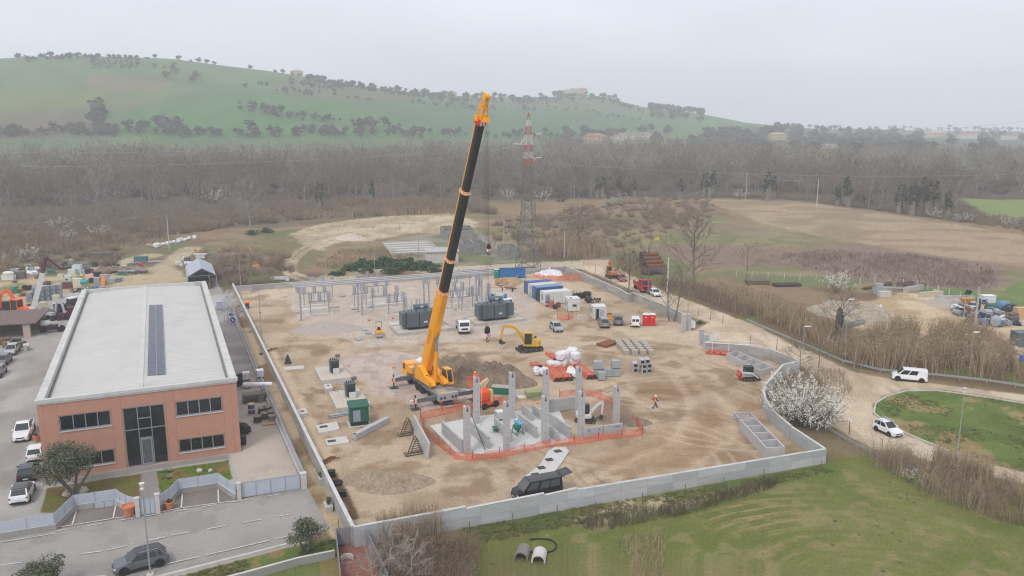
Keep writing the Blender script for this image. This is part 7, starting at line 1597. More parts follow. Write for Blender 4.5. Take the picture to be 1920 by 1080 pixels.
solo('pale bare tree before the left woods behind the canopy tent',470,432,17,307,.5,16,8,6,.09,bark2,bark2); solo('pale bare tree rising before the woods far left',180,418,20,308,.5,18,8,6,.1,bark2,bark2); solo('slim pale bare tree in front of the right woods',1628,392,17,309,.35,12,6,6,.08,bark2,bark2); solo('bare tree right behind the pylon legs',1085,478,14,310,.5,14,7,6,.06); solo('young bare tree between the crane ropes and tanks',920,500,8,311,.4,10,6,5,.05,twigr); solo('bare willow by the yard corner left of the pylon',975,480,9,312,.5,10,7,5,.05)
iv = cloud(320,500,(0,0,4),(.8,.8,3.4),.4,14,6.0); plant('ivy_tree','ivy wrapped trunk with bare branches above the tall canes','tree',proto(iv,bark,ivy),G3(1570,640),0,.95); solo('bare branching tree tangled over the canes by the rubble heap',1575,642,10,313,.6,14,8,5,.05)
solo('low bare tree leaning over the wall near the flat headed lamp',1535,690,5.5,314,.7,12,7,6,.035,up=.5); solo('low bare tree at the wall bend left of the flat headed lamp',1500,695,5,315,.6,10,7,6,.035,up=.5)
# blossom
def blossom(label,px,py,w,h,n,seed,s=.16,z0=.25):
    t = TM(seed); r = t.r
    for k in range(max(12,n//70)):
        a = r.uniform(0,2*PI); q = sqrt(r.random())*.25; p = np.array((cos(a)*q*w*.3,sin(a)*q*w*.3,0)); d = t.rnd((cos(a)*w*.55/h,sin(a)*w*.55/h,.75),.25); L_ = h*r.uniform(.75,1.05); e = p+d*L_; m = p+d*L_*.5; t.limb(p,m,h*.012,h*.008,3); t.limb(m,e,h*.008,h*.003,3)
        for j in range(7):
            u = r.uniform(.4,1.05); c = p+d*L_*u+t.rnd((0,0,.1),1)*h*.12*r.random(); g = t.rnd(d,.5)
            if h > 5.5: t.twig(p+d*L_*u*.9,g,h*.1,.03)
            for q in range(10 if h < 5.6 or n < 2000 else 24): t.leaf(c+g*h*.05*r.gauss(0,1)+t.rnd((0,0,0.01),1)*h*.04*r.random(),s*r.uniform(.6,1.4))
    return plant('blossom_bush',label,'blossom bush',proto(t,bark,bloss if n > 900 else LEAF('blossom_far',((.40,.37,.32),(.56,.53,.48),(.30,.26,.21)))),G3(px,py))
blossom('big white blossoming bush outside the curved wall by the dirt road',1496,796,4.8,6.6,4600,401,.15); blossom('white blossoming bush leaning towards the road beside the bigger one',1538,800,4.6,5.5,3900,402,.15)
blossom('white blossoming tree beside the stacked steel and fence posts',1568,548,3.8,5.4,1500,403,.2); blossom('small white blossom spray among the lower right brambles',1702,905,1.5,2.0,420,404,.1)
for k,(px,py,w,h,lb) in enumerate(((1141,388,5,6,'at the wood edge right of the pylon'),(1166,386,5,6.5,'second at the wood edge right of the pylon'),(1215,384,3,4,'third and smallest right of the pylon'),(1388,374,5,5,'at the end of the pale field track'),(1808,416,5,4,'below the far dark ivy trees'),(1866,412,7,3.5,'before the pale green far field'),(1893,424,4,4,'near the right picture edge by the field'),(1752,408,4,4,'in the bushes under the ivy trees'),(48,490,4,5,'near the left picture edge by the track'),(112,434,6,5,'in scrub behind the left yard'),(124,452,4,4,'in scrub below another behind the left yard'),(184,446,5,5,'in scrub above the scrap row'),(398,385,7,9,'pale in the woods above the back track'),(955,378,6,7,'in the woods left of the pylon'),(1015,378,7,7,'in the woods right behind the pylon'))): blossom('small white blossoming tree '+lb,px,py,w,h,500,420+k,.38)
# olives
def olive_tree(label,px,py,h,w,n,seed,sz=.22):
    t = cloud(seed,n,(0,0,h*.62),(w*.5,w*.5,h*.36),sz,22,None,.35)
    for k in range(4): a = k*1.7+seed; t.limb((0,0,0),(cos(a)*w*.1,sin(a)*w*.1,h*.2),h*.035,h*.025,5); t.limb((cos(a)*w*.1,sin(a)*w*.1,h*.2),(cos(a)*w*.3,sin(a)*w*.3,h*.55),h*.025,h*.01,4)
    for k in range(260): a = t.r.uniform(0,6.3); p = np.array((cos(a)*w*.3*t.r.random(),sin(a)*w*.3*t.r.random(),h*t.r.uniform(.35,.8))); t.twig(p,t.rnd((cos(a),sin(a),.5),.5),w*.2,.02)
    return plant('olive_tree',label,'olive tree',proto(t,bark,olive),G3(px,py))
olive_tree('big olive tree in the front garden before the hall window',140,930,6.0,7.2,7600,501); olive_tree('round olive bush on the verge at the end of the street',575,1038,3.3,4.0,2600,502,.2); olive_tree('olive bush cut by the bottom edge at lower left',84,1112,3.2,4.6,2200,503,.2)
# canes and brambles
def canes(name,poly,n,h,seed,mat,w=.07,lean=.25,clump=0.,fan=1):
    P_ = inpoly(poly,n,seed); rs = np.random.RandomState(seed)
    if clump: P_ = P_[fbm(P_[:,0]/2.2,P_[:,1]/2.2,seed,3) > clump]
    n = len(P_); hh = h*rs.uniform(.55,1.12,n)*(.75+.5*fbm(P_[:,0]/3.5,P_[:,1]/3.5,seed+5,2)); th = rs.uniform(0,2*PI,n); cl = fbm(P_[:,0]/4,P_[:,1]/4,seed+2,2)*12; ln_ = lean*hh*rs.uniform(0,1,n); dx,dy = np.cos(cl+rs.normal(0,.6,n))*ln_,np.sin(cl+rs.normal(0,.6,n))*ln_
    b0 = np.stack([P_[:,0]-np.cos(th)*w/2,P_[:,1]-np.sin(th)*w/2,np.full(n,-.05)],1); b1 = np.stack([P_[:,0]+np.cos(th)*w/2,P_[:,1]+np.sin(th)*w/2,np.full(n,-.05)],1)
    m = np.stack([P_[:,0]+dx*.35,P_[:,1]+dy*.35,hh*.6],1); o2 = np.stack([np.cos(th)*w*.4,np.sin(th)*w*.4,0*th],1); tp_ = np.stack([P_[:,0]+dx,P_[:,1]+dy,hh],1)
    V = np.stack([b0,b1,m+o2,m-o2,tp_],1).reshape(-1,3); i = np.arange(n)*5; Fc = np.concatenate([np.stack([i,i+1,i+2],1),np.stack([i,i+2,i+3],1),np.stack([i+3,i+2,i+4],1)])
    if fan:                       # side leaves and twigs
        k = n*2; q = rs.randint(0,n,k); u = rs.uniform(.3,.95,(k,1)); c = P_[q]; c = np.concatenate([c,np.zeros((k,1))],1)*(1-u)+tp_[q]*u; dr_ = rs.normal(0,1,(k,3)); dr_[:,2] = np.abs(dr_[:,2])*.7; dr_ /= np.linalg.norm(dr_,axis=1)[:,None]; sd2 = np.cross(dr_,rs.normal(0,1,(k,3))); sd2 /= np.linalg.norm(sd2,axis=1)[:,None]; l = h*.2*rs.uniform(.5,1.3,(k,1)); V2 = np.stack([c-sd2*w*.5,c+sd2*w*.5,c+dr_*l],1).reshape(-1,3); i2 = len(V)+np.arange(k)*3; V = np.concatenate([V,V2]); Fc = np.concatenate([Fc,np.stack([i2,i2+1,i2+2],1)])
    return arrmesh(name,V,Fc,[mat],kind='stuff')
canes('reed_bed',((1590,672),(1640,640),(1700,628),(1722,640),(1715,660),(1720,700),(1680,698),(1600,690)),4300,4.6,21,cane,.075,.45,.36)
canes('reed_bed',((1722,690),(1740,640),(1800,632),(1870,650),(1900,690),(1930,722),(1800,706),(1730,702)),4300,4.6,22,cane,.075,.5,.36)
canes('reed_bed',((1335,560),(1350,548),(1420,562),(1520,605),(1590,640),(1585,680),(1520,640),(1440,604)),4300,3.4,23,cane,.075,.45,.34)
canes('reed_bed',((1225,530),(1270,528),(1340,548),(1420,590),(1400,598),(1320,566),(1260,545)),2200,2.2,24,brush_m,.07,.4,.4)
canes('reed_bed',((1010,470),(1060,455),(1130,462),(1145,482),(1080,487),(1020,484)),2600,4.0,25,cane,.1,.3,.35)
canes('reed_bed',((560,402),(760,396),(860,396),(870,402),(740,405),(570,414)),1600,2.5,26,cane,.16,.3)
canes('reed_bed',((20,445),(110,440),(330,446),(300,460),(120,466),(20,470)),2400,2.4,35,brush_m,.12,.4,.4)
canes('bramble_thicket',((1610,862),(1660,858),(1760,885),(1960,945),(1960,1000),(1860,975),(1760,940),(1680,905),(1640,895)),3400,2.7,27,LEAF('bramble_stem',((.17,.125,.09),(.34,.26,.18),(.25,.19,.13),(.46,.37,.25))),.035,.7,.38)
canes('reed_bed',((1740,880),(1800,888),(1860,906),(1850,925),(1760,905)),900,3.6,28,cane,.045,.2)
canes('reed_bed',((706,1000),(760,984),(830,985),(830,1008),(760,1022),(710,1022)),900,3.0,29,cane,.035,.2)
canes('bramble_thicket',((690,1030),(760,1022),(850,1015),(900,1030),(890,1080),(880,1110),(720,1110)),3600,1.9,30,brush_m,.03,.6)
canes('bramble_thicket',((1080,985),(1130,970),(1290,945),(1440,902),(1470,898),(1440,920),(1300,962),(1120,1000)),2400,1.0,31,LEAF('dead_weed',((.10,.08,.05),(.17,.145,.085),(.085,.095,.04))),.035,.7,.36)
canes('bramble_thicket',((1470,700),(1510,690),(1580,700),(1600,735),(1560,760),(1540,810),(1470,800),(1450,770),(1440,740)),2600,1.1,32,brush_m,.035,.7,.3)
canes('reed_bed',((1250,1000),(1245,1100),(1200,1100),(1160,1010)),700,.7,33,cane,.03,.5)
canes('dry_weeds',((1540,470),(1700,478),(1860,502),(1870,540),(1700,535),(1520,505),(1440,480)),4500,.9,36,LEAF('fallow_weed',((.15,.10,.085),(.23,.165,.135),(.19,.135,.12))),.12,.6,.38)
canes('dry_weeds',((380,480),(440,462),(540,470),(530,520),(440,535),(400,520)),2400,.8,37,brush_m,.1,.6,.38); canes('dry_weeds',((590,500),(640,470),(730,470),(800,482),(760,490),(640,505)),2000,.9,38,brush_m,.1,.6,.36)
sv = bare(340,4.6,.75,14,8,7,.022,up=.6); sp_ = proto(sv,LEAF('silver_twig',((.26,.22,.19),(.37,.33,.30))),MC['silver_twig'])
for k,(px,py,s,lb) in enumerate(((735,1082,1.0,'silvery bare shrub right of the grey bin walls'),(700,1110,.9,'silvery bare shrub inside the grey bin walls'),(770,1105,1.0,'silvery bare shrub at the bottom edge in the weeds'))): plant('bare_shrub',lb,'shrub',sp_,G3(px,py),k*2.,s)
# bramble mounds behind the site
bm = [cloud(350+k,900,(0,0,.7),(2.6,2.2,1.1),.42,16) for k in range(2)]; bmp = [proto(t,bark,bram) for t in bm]
for k,(px,py,s) in enumerate(((655,508,.9),(680,500,1.1),(705,502,1.0),(725,498,1.3),(745,506,1.2),(765,500,1.3),(785,506,1.2),(803,504,1.0),(640,516,.6),(815,512,.8),(735,512,.9),(690,511,.8),(622,516,.5),(1312,607,.3),(475,440,.8),(500,436,.9))): plant('bramble_mound','dark green bramble mound in the thicket behind the busbars' if k < 13 else ('small green bramble under the twin tree' if k == 13 else 'green bramble mound on the far track bank'),'bramble',bmp[k % 2],G3(px,py),k,s*1.35,'bramble mounds',s*1.1)
# grass tufts where the grass is close
gt = []
for k in range(4):
    t = TM(600+k)
    for q in range(26): a = t.r.uniform(0,6.3); t.twig((cos(a)*.12*t.r.random(),sin(a)*.12*t.r.random(),0),t.rnd((cos(a)*.5,sin(a)*.5,1),.25),t.r.uniform(.12,.34),.03)
    gt.append(t)
gp = np.concatenate([inpoly(((640,1000),(1075,955),(1560,872),(1650,868),(1960,990),(1960,1170),(640,1170)),9000,61)[:300],inpoly(((1640,760),(1700,735),(1850,746),(1960,766),(1960,888),(1850,862),(1700,810)),2600,62),inpoly(((300,1090),(425,1058),(575,1020),(640,1012),(640,1040),(400,1110)),900,63),inpoly(((296,886),(426,864),(434,897),(300,926)),260,64),inpoly(((860,990),(1050,955),(1200,935),(1540,874),(1560,885),(1200,960),(900,1020)),2200,65)])
gp = gp[fbm(gp[:,0]/4,gp[:,1]/4,12,3) > .42]
scatter('grass_tufts',gt,[(x,y,-.03,random.uniform(0,6),(s := random.uniform(.5,1.3)),s*random.uniform(.5,1.2),random.randrange(4)) for x,y in gp],[bark,grassm])
ag = TM(700)
for k in range(26): a = k*2.4; ag.twig((0,0,.05),(cos(a),sin(a),.9),.75,.12)
agp = proto(ag,bark,MAT('agave',(.16,.22,.13),.6))
plant('agave','spiky agave in the lawn right of the hall path, farther one','agave',agp,G3(316,886)); plant('agave','spiky agave in the lawn right of the hall path, nearer one','agave',agp,G3(316,898),1,.9)
# --- trees and houses on the hills
def hit(px,py):
    u = (px-960)/F; v = (540-py)/F; t_ = np.linspace(300,2650,900); x,y,z = u*t_,(cp+v*sp)*t_,H+(-sp+v*cp)*t_; hh = height(x,y); k = np.where(z < hh)[0]
    if len(k): return x[k[0]],y[k[0]],float(hh[k[0]])
    a = np.argmin(z-hh); return x[a],y[a],float(hh[a])
ft = [cloud(800+k,190,(0,0,4),(3.6+k*.4,3.6,3.6),1.7,12,2.0) for k in range(4)]; fp = [proto(t,bark,[farleaf,farleaf,LEAF('far_twig',((.12,.10,.09),(.17,.145,.13))),ivy][k]) for k,t in enumerate(ft)]
ht = []
sky_of = lambda px: float(np.interp(px,SKX,SKY_))
for px in (35,52,66,80,88,96,106,118,132,146,160,172,184): ht.append((px,sky_of(px)+random.uniform(-1,8),random.uniform(.9,1.6)))
for px in range(205,265,10): ht.append((px,sky_of(px)+1,.8))
for px in (276,292,335,358,372,388,402,470,516,530,548,560,575): ht.append((px,sky_of(px)+1,random.uniform(.6,1.2)))
for k in range(5): ht.append((322+random.uniform(-4,14)-k*2,128+k*5,1.1))
for px,py,s in ((290,127,.9),(308,128,.6),(370,150,1.6),(362,156,1.2),(460,165,1.0),(182,212,2.2),(190,222,2.0),(178,236,2.2),(475,205,1.4),(500,212,1.6),(515,216,1.5),(525,215,1.5),(545,222,1.2),(590,226,1.3),(610,228,1.4),(570,222,1.2),(300,240,2),(330,245,2),(310,250,2),(270,250,1.8),(470,245,1.5),(700,245,2.2),(680,242,2),(720,238,1.6),(240,245,1.6)): ht.append((px,py,s))
for k in range(34): px = random.uniform(575,800); ht.append((px,sky_of(px)+random.uniform(0,10),random.uniform(.8,1.5)))
for k in range(56): px = random.uniform(800,1215); ht.append((px,sky_of(px)+random.uniform(0,12),random.uniform(.9,1.7)))
for k in range(34): px = random.uniform(1218,1318); ht.append((px,sky_of(px)+random.uniform(-1,18),random.uniform(1.3,2.0)))
for k in range(30): q = random.random(); ht.append((540+100*q+random.uniform(-8,8),154+14*q+random.uniform(-5,5),.7))
for px in (1040,1046,1150,1130,1050): ht.append((px,sky_of(px)+1,1.9))
for k,(px,py,s) in enumerate(ht[:292]):
    x,y,z = hit(px,py); plant('hill_tree','hazy dark tree on the far hills beyond the wood','tree',fp[k % 4 if k % 4 != 3 or k % 8 == 3 else 2],(x,y,z-.8),k,s*1.15,'trees on the far hills',s*1.0)
rp = []
for k in range(860):
    px = random.uniform(1325,2150) if k < 720 else random.uniform(1050,1500); pv_ = random.uniform(240,290) if px > 1450 else random.uniform(250,292)
    if any(abs(px-a_) < 24 and b_-2 < pv_ < b_+26 for a_,b_ in ((1114,274),(1160,266),(1200,262),(1457,262),(1555,279),(1508,292),(1470,290),(1752,258),(1812,260),(1892,262))): continue
    x,y,z = hit(px,pv_); s = random.uniform(1.0,2.2); rp.append((x,y,z-.5,k,s,s*.95,k % 3))
for k in range(120): px = random.uniform(170,262); x,y,z = hit(px,random.uniform(106,130)); rp.append((x,y,z-.5,k,.45,.45,0))
for k in range(260): px = random.uniform(585,1215); x,y,z = hit(px,sky_of(px)+random.uniform(-.5,9)+(6 if px > 840 else 0)*random.random()); rp.append((x,y,z-.5,k,(s := random.uniform(.5,1.1)),s,k % 3))
def hedge(pts,n,s0,s1,jit=4):
    for k in range(n):
        i_ = random.randrange(len(pts)-1); f_ = random.random(); px = pts[i_][0]*(1-f_)+pts[i_+1][0]*f_+random.uniform(-jit,jit)*2; py = pts[i_][1]*(1-f_)+pts[i_+1][1]*f_+random.uniform(-jit,jit); x,y,z = hit(px,py); s = random.uniform(s0,s1); rp.append((x,y,z-.5,k,s,s,random.randrange(3)))
hedge(((-60,256),(120,250),(220,252),(420,256),(640,252),(800,256),(1100,258)),170,.6,1.4,5); hedge(((175,206),(190,230),(176,252)),16,.7,1.2); hedge(((440,200),(540,218),(660,232),(760,240)),40,.4,.9,6); hedge(((760,190),(900,206),(1060,205),(1200,226)),60,.4,.9,4); hedge(((1225,205),(1270,200),(1318,212)),60,1.2,1.9,7); hedge(((700,190),(560,175),(480,160)),30,.4,.8,4)
scatter('distant_trees',ft[:3],rp,[bark,LEAF('distant_leaf',((.06,.068,.05),(.11,.10,.08),(.13,.11,.095)))])
pine = cloud(820,260,(0,0,11),(5,5,2.4),1.8,12,9.0); x,y,z = hit(1780,247); plant('stone_pine','umbrella shaped pine on the skyline at far right','tree',proto(pine,bark,ivy),(x,y,z),0,1.5)
for px,py,s in ((1446,283,1.5),(1604,290,1.9),(1490,287,.9)): x,y,z = hit(px,py); plant('dark_conifer','dark round evergreen %s' % {1446: 'left of the ochre house in the far right settlement',1604: 'largest among the far right houses',1490: 'small one between two white sheds far right'}[px],'tree',fp[3],(x,y,z-1),px,s*1.25)
def house(label,px,py,w,d,h,wall,roof,rz=0.,flat=False,st=2):
    x,y,z = hit(px,py); t = thing('house',label,'house',(x,y,z-.5),rz); b = B(MAT('wall_'+wall,WC[wall],.85)); b.bx(-w/2,w/2,-d/2,d/2,0,h); b.obj('wall',t)
    b = B(MAT('roof_'+roof,RC[roof],.85,0,.1,1))
    if flat: b.bx(-w/2-.3,w/2+.3,-d/2-.3,d/2+.3,h,h+.5)
    else: b.add([(-w/2-.5,-d/2-.5,h),(w/2+.5,-d/2-.5,h),(w/2+.5,d/2+.5,h),(-w/2-.5,d/2+.5,h),(-w*.22,0,h+d*.2),(w*.22,0,h+d*.2)],[(0,1,5,4),(1,2,5),(2,3,4,5),(3,0,4),(3,2,1,0)])
    b.obj('roof',t); n = max(2,int(w/4))
    for s_ in range(st):
        for k in range(n): b = B(MAT('far_window',(.08,.085,.09),.4)); xx = -w/2+w*(k+.5)/n; b.bx(xx-.6,xx+.6,-d/2-.04,-d/2,h*(s_+.35)/st,h*(s_+.75)/st); b.obj('window',t)
WC = dict(peach=(.55,.40,.27),white=(.62,.61,.57),ochre=(.52,.36,.18),grey=(.4,.4,.4),beige=(.52,.47,.38)); RC = dict(red=(.33,.15,.10),grey=(.3,.3,.31),tan=(.45,.33,.22))
for a in (('three storey peach house with hipped red roof above the woods right of the pylon',1114,274,28,18,12,'peach','red',.15,False,3),('small white house beside a dark tree right of the peach house',1158,266,16,12,7,'white','red',-.1),('long low beige house on the slope above the white one',1190,262,40,16,9,'beige','grey',.1,True),('beige wing building right of the long low house',1222,262,22,12,6,'beige','tan',0.),('ochre house with blue grey base in the far right settlement',1457,262,22,13,8,'ochre','tan',.1),('white flat shed in the middle of the far right trees',1555,279,20,10,6,'white','grey',0,True,1),('white low farm building near the right woods edge',1508,292,16,10,5,'white','red',.2,False,1),('grey white shed left of the low farm building',1470,290,18,9,4,'white','grey',0,True,1),('pale villa under the umbrella pine at far right',1752,258,46,18,9,'beige','tan',.1),('white house at the right end of the settlement',1812,260,30,16,9,'white','red',0.),('small pale house near the right picture edge',1892,262,22,14,8,'white','red',.2),('tan farmhouse on the skyline among trees left of the crane',556,134,17,10,7,'peach','tan',0.),('tan farmhouse on the ridge just left of the crane head',843,174,26,12,7,'ochre','tan',0.),('hilltop village church block above the pylon',1076,172,20,14,11,'beige','tan',.3,False,3),('hilltop village house left of the church block',1062,174,18,14,10,'peach','tan',.1),('hilltop village house right of the church block',1092,174,20,14,11,'peach','red',-.1)): house(*a)
x,y,z = hit(1358,268); b = B(dwhite)
for k in range(12): a,c = PI*k/12,PI*(k+1)/12; b.bar((10*cos(a),0,7*sin(a)),(10*cos(c),0,7*sin(c)),1.2,1.2); b.bar((10*cos(a),8,7*sin(a)),(10*cos(c),8,7*sin(c)),1.2,1.2)
b.bar((0,0,7),(0,8,7),.8,.8); b.obj('open_arch',loc=(x,y,z),label='white open arch frame in front of the far green slope',cat='arch')

# ================================================================ YARDS FULL OF THINGS
def one(name,label,cat,px,py,rz,fn,mat,group=None,z=0.):
    b = B(mat); fn(b); return b.obj(name,loc=(*G(px,py),z),rz=rz,label=label,cat=cat,group=group)
ibcs = MAT('tank_white_66',(.66,.68,.68),.4)
k = 0
for px,py,z,lb in ((463,727,0,'lower left of the four by the hall yard fence'),(489,722,0,'lower right of the four by the hall yard fence'),(463,727,1.2,'upper left of the four by the hall yard fence'),(489,722,1.2,'upper right of the four by the hall yard fence')): ibc('white caged tank, %s' % lb,(*G(px,py),z),HA,'stacked tanks in the hall yard')
one('pipe_roll','white wrapped pipe roll lying across the stacked cages in the hall yard','pipe',484,740,R(5),lambda b: b.lathe([(.28,-2.0),(.32,-1.9),(.32,1.9),(.28,2.0)],(0,0,1.5),14,'x'),bagw)
t = thing('cage_stack','dark steel cages stacked under the white pipe roll','cages',G3(481,752),HA); 
for z in (0,.62):
    b = B(MAT('cage_steel',(.14,.14,.15),.6,.3,.2,3))
    for x in np.linspace(-1.8,1.8,10): b.bar((x,-.6,z),(x,-.6,z+.55),.04,.04); b.bar((x,.6,z),(x,.6,z+.55),.04,.04)
    for zz in (0,.28,.55): b.bar((-1.8,-.6,z+zz),(1.8,-.6,z+zz),.05,.05); b.bar((-1.8,.6,z+zz),(1.8,.6,z+zz),.05,.05)
    b.bx(-1.7,1.7,-.5,.5,z+.02,z+.4); b.obj('cage',t)
def reel(label,px,py,core,fl,r=.62,w=.8,z=0,grp='cable drums in the hall yard'):
    t = thing('cable_drum',label,'cable drum',(*G(px,py),z),RS.uniform(0,3),grp)
    for zz in (0,w-.08): b = B(fl); b.cyl((0,0,zz),(0,0,zz+.08),r,None,18); b.obj('flange',t)
    b = B(core); b.lathe([(r*.8,.081),(r*.86,w*.25),(r*.84,w*.5),(r*.86,w*.75),(r*.8,w-.081)],n=18); b.obj('winding',t)
gw_ = MAT('grey_timber',(.24,.20,.17),.9,0,.2,4); cab_ = MAT('cable_grey',(.10,.10,.11),.7)
reel('blue cable drum with tan top standing on another by the hall corner',472,776,bluep,wood,.5,.7,.72); reel('lower blue cable drum under the tan topped one',472,776,bluep,wood,.5,.7)
for px,py,c,lb in ((491,775,cab_,'back left of the grey drum cluster'),(502,773,cab_,'back right of the grey drum cluster'),(497,785,cab_,'middle of the grey drum cluster'),(507,782,cab_,'right end of the grey drum cluster'),(483,791,dsteel,'dark one standing alone in front of the cluster'),(511,790,gw_,'low one sitting beside the tan pallet'),(490,752,gw_,'pale one behind the others under the cages')): reel('grey timber cable drum, '+lb,px,py,c,gw_,.55,.85)
one('pallet','tan pallet lying before the grey cable drums','pallet',505,794,HA,lambda b: [b.bx(-.9,.9,-.6+q*.24,-.44+q*.24,.1,.14) for q in range(5)]+[b.bx(x-.06,x+.06,-.6,.6,0,.099) for x in (-.8,0,.8)],wood)
for px,py,lb,s in ((458,812,'black sacks and hose heap against the hall side',1.1),(448,722,'dark sheeted heap tucked by the hall corner above the cages',1.4)): one('sack_heap',lb,'sack heap',px,py,0,lambda b: [b.ell((RS.uniform(-.5,.5),RS.uniform(-.5,.5),.35+q*.2),(.6*s,.5*s,.45*s),9,6,.2,q) for q in range(4)],black)
def wbin(b): b.loft([[(-.33*k_,-.36*k_,z),(.33*k_,-.36*k_,z),(.33*k_,.36*k_,z),(-.33*k_,.36*k_,z)] for k_,z in ((.8,.08),(1,1.05))]); b.hexa([(-.36,-.4,1.05),(.36,-.4,1.05),(.36,.4,1.05),(-.36,.4,1.05),(-.34,-.38,1.1),(.34,-.38,1.1),(.34,.38,1.22),(-.34,.38,1.22)]); b.cyl((-.3,.36,.1),(.3,.36,.1),.1,None,8)
one('wheelie_bin','black wheelie bin by the hall side wall','bin',457,834,HA,wbin,black)
def lattice(b,L_,s,n):
    for y in (-s,s):
        for z in (0,2*s): b.bar((0,y,z),(L_,y,z),.07,.07)
    for k_ in range(n):
        x0,x1 = L_*k_/n,L_*(k_+1)/n
        for y in (-s,s): b.bar((x0,y,0),(x1,y,2*s),.05,.05)
        b.bar((x0,-s,2*s),(x1,s,2*s),.05,.05); b.bar((x0,-s,0),(x0,-s,2*s),.05,.05); b.bar((x0,s,0),(x0,s,2*s),.05,.05)
for k,(px,py,z,lb) in enumerate(((428,604,0,'standing lowest beside the road signs'),(424,585,0,'second behind the road signs'),(421,566,0,'third nearest the canopy tent'),(426,595,1.4,'laid on top of the others'))): one('lattice_tower_piece','galvanised lattice tower piece '+lb,'steel frame',px,py,R(80+k*8),lambda b: lattice(b,6.5,.7,6),galv,'lattice tower pieces',z)
one('cabinet','pale grey cabinet standing by the lattice pieces behind the hall','cabinet',415,580,HA,lambda b: (b.bx(-.9,.9,-.4,.4,.1,1.6),b.bx(-.95,.95,-.45,.45,1.6,1.7)),panelg)
t = thing('road_sign_stack','blue arrow road signs with red white border stacked by the yard fence','road signs',G3(437,608),R(-10)); b = B(signblue); b.cyl((0,-.05,.9),(0,0,.9),.55,None,18); b.m(chev); b.bar((-.25,-.07,1.1),(.2,-.07,.7),.03,.12); b.bar((.2,-.07,.7),(-.05,-.07,.72),.03,.1); b.bar((.2,-.07,.7),(.18,-.07,.92),.03,.1); b.obj('arrow_disc',t)
b = B(chev); b.bx(-.75,.75,.02,.05,.15,1.65); b.m(signred)
for q in range(6): b.bx(-.74+q*.25,-.62+q*.25,.0,.02,.16,.28); b.bx(-.74+q*.25,-.62+q*.25,.0,.02,1.52,1.64)
b.obj('border_board',t); b = B(signblue); b.cyl((-.4,.2,1.6),(-.4,.25,1.6),.45,None,16); b.m(tagy).bx(-1.1,-.7,.1,.3,.3,1.2); b.obj('second_disc',t)
t = thing('canopy_tent','grey pitched canopy tent with open front behind the hall','tent',hl(20.9,100),HA); ct = MAT('tent_fabric',(.36,.39,.44),.6,0,.06,1)
b = B(ct); 
for (x0,z0),(x1,z1) in (((-3.1,2.6),(-2.9,3.3)),((-2.9,3.3),(0,4.9)),((0,4.9),(2.9,3.3)),((2.9,3.3),(3.1,2.6))): b.hexa([(x0,0,z0),(x1,0,z1),(x1,15,z1),(x0,15,z0),(x0,0,z0+.06),(x1,0,z1+.06),(x1,15,z1+.06),(x0,15,z0+.06)])
b.bx(-3.12,-3.06,.2,15,.1,2.6); b.bx(3.06,3.12,.2,15,.8,2.6); b.add([(-2.9,14.9,0),(2.9,14.9,0),(2.9,14.9,3.3),(0,14.9,4.8),(-2.9,14.9,3.3)],[(0,1,2,3,4)]); b.obj('canopy',t)
b = B(galv)
for y in (.05,5,10):
    for x in (-3.0,3.0): b.bar((x,y,0),(x,y,3.2),.1,.1)
    b.bar((-3,y,3.2),(3,y,3.2),.08,.08); b.bar((-3,y,3.2),(0,y,4.8),.08,.08); b.bar((3,y,3.2),(0,y,4.8),.08,.08)
    for x in (-1.5,0,1.5): b.bar((x,y,3.2),(x,y,4.8-abs(x)*.53),.05,.05)
b.bar((1.5,.05,0),(1.5,.05,3.2),.08,.08); b.obj('frame',t)
one('stored_goods','dark stacked goods inside the canopy tent','goods',378,545,HA,lambda b: [b.box((RS.uniform(-1.5,1.5),RS.uniform(0,6),.6+.5*(q % 2)),(1.2,1.2,1.1),RS.uniform(0,1)) for q in range(8)],dwood)
# left back yard
t = thing('open_shed','open shed with brown tiled roof and pale pillar at left edge','shed',G3(58,628),R(14)); b = B(MAT('brown_tile',(.17,.12,.11),.9,0,.25,2,bump=.4,dirt=.2)); b.hexa([(-14,-2.2,2.5),(1.6,-2.2,2.5),(2.4,4.5,3.6),(-14,4.5,3.6),(-14,-2.2,2.65),(1.6,-2.2,2.65),(2.4,4.5,3.75),(-14,4.5,3.75)]); b.obj('roof',t)
b = B(MAT('pinkish_block',(.45,.36,.31),.9)); b.bx(-.6,.5,-1.9,-1.4,0,2.5); b.bx(-7,-6.4,-1.9,-1.4,0,2.5); b.obj('pillar',t); b = B(dwood); b.bx(-14,.6,4.0,4.2,0,3.5); b.obj('back_wall',t)
for k_ in range(6): one('scrap_item','rusty clutter stored under the open brown shed','scrap',5+k_*9,646+k_ % 3*5,k_,lambda b: (b.box((0,0,.5),(1.2,.9,1.0),.3),b.cyl((.5,.3,.3),(1.2,.6,1.1),.2)),(rust,dwood,stone,dsteel,dwood,concl)[k_],'clutter under the shed')
t = thing('truck_crane','white lorry crane boom with dark folded jib rising from the left yard','crane',G3(64,600),0); b = B(dwhite); b.bx(-1.2,1.2,-.9,.9,.6,1.6); b.bx(-.6,.6,-.5,.5,1.6,2.6); b.obj('body',t)
q0 = np.array((0,0,2.0)); b = B(dwhite); b.bar(q0,(2.1,1.0,9.0),.7,.9); b.obj('boom',t); b = B(MAT('maroon_steel',(.08,.025,.035),.5)); b.bar((2.0,1.0,8.9),(2.9,1.3,12.0),.5,.6); b.bar((2.9,1.3,12.0),(5.2,2.0,9.6),.3,.35); b.bar((5.1,2.0,9.5),(6.6,2.3,9.8),.25,.3); b.bar((5.6,2.1,9.6),(5.6,2.1,10.6),.2,.2); b.obj('jib',t); b = B(dsteel); b.bx(-1.8,1.8,-1.0,1.0,.35,.6); b.obj('chassis',t)
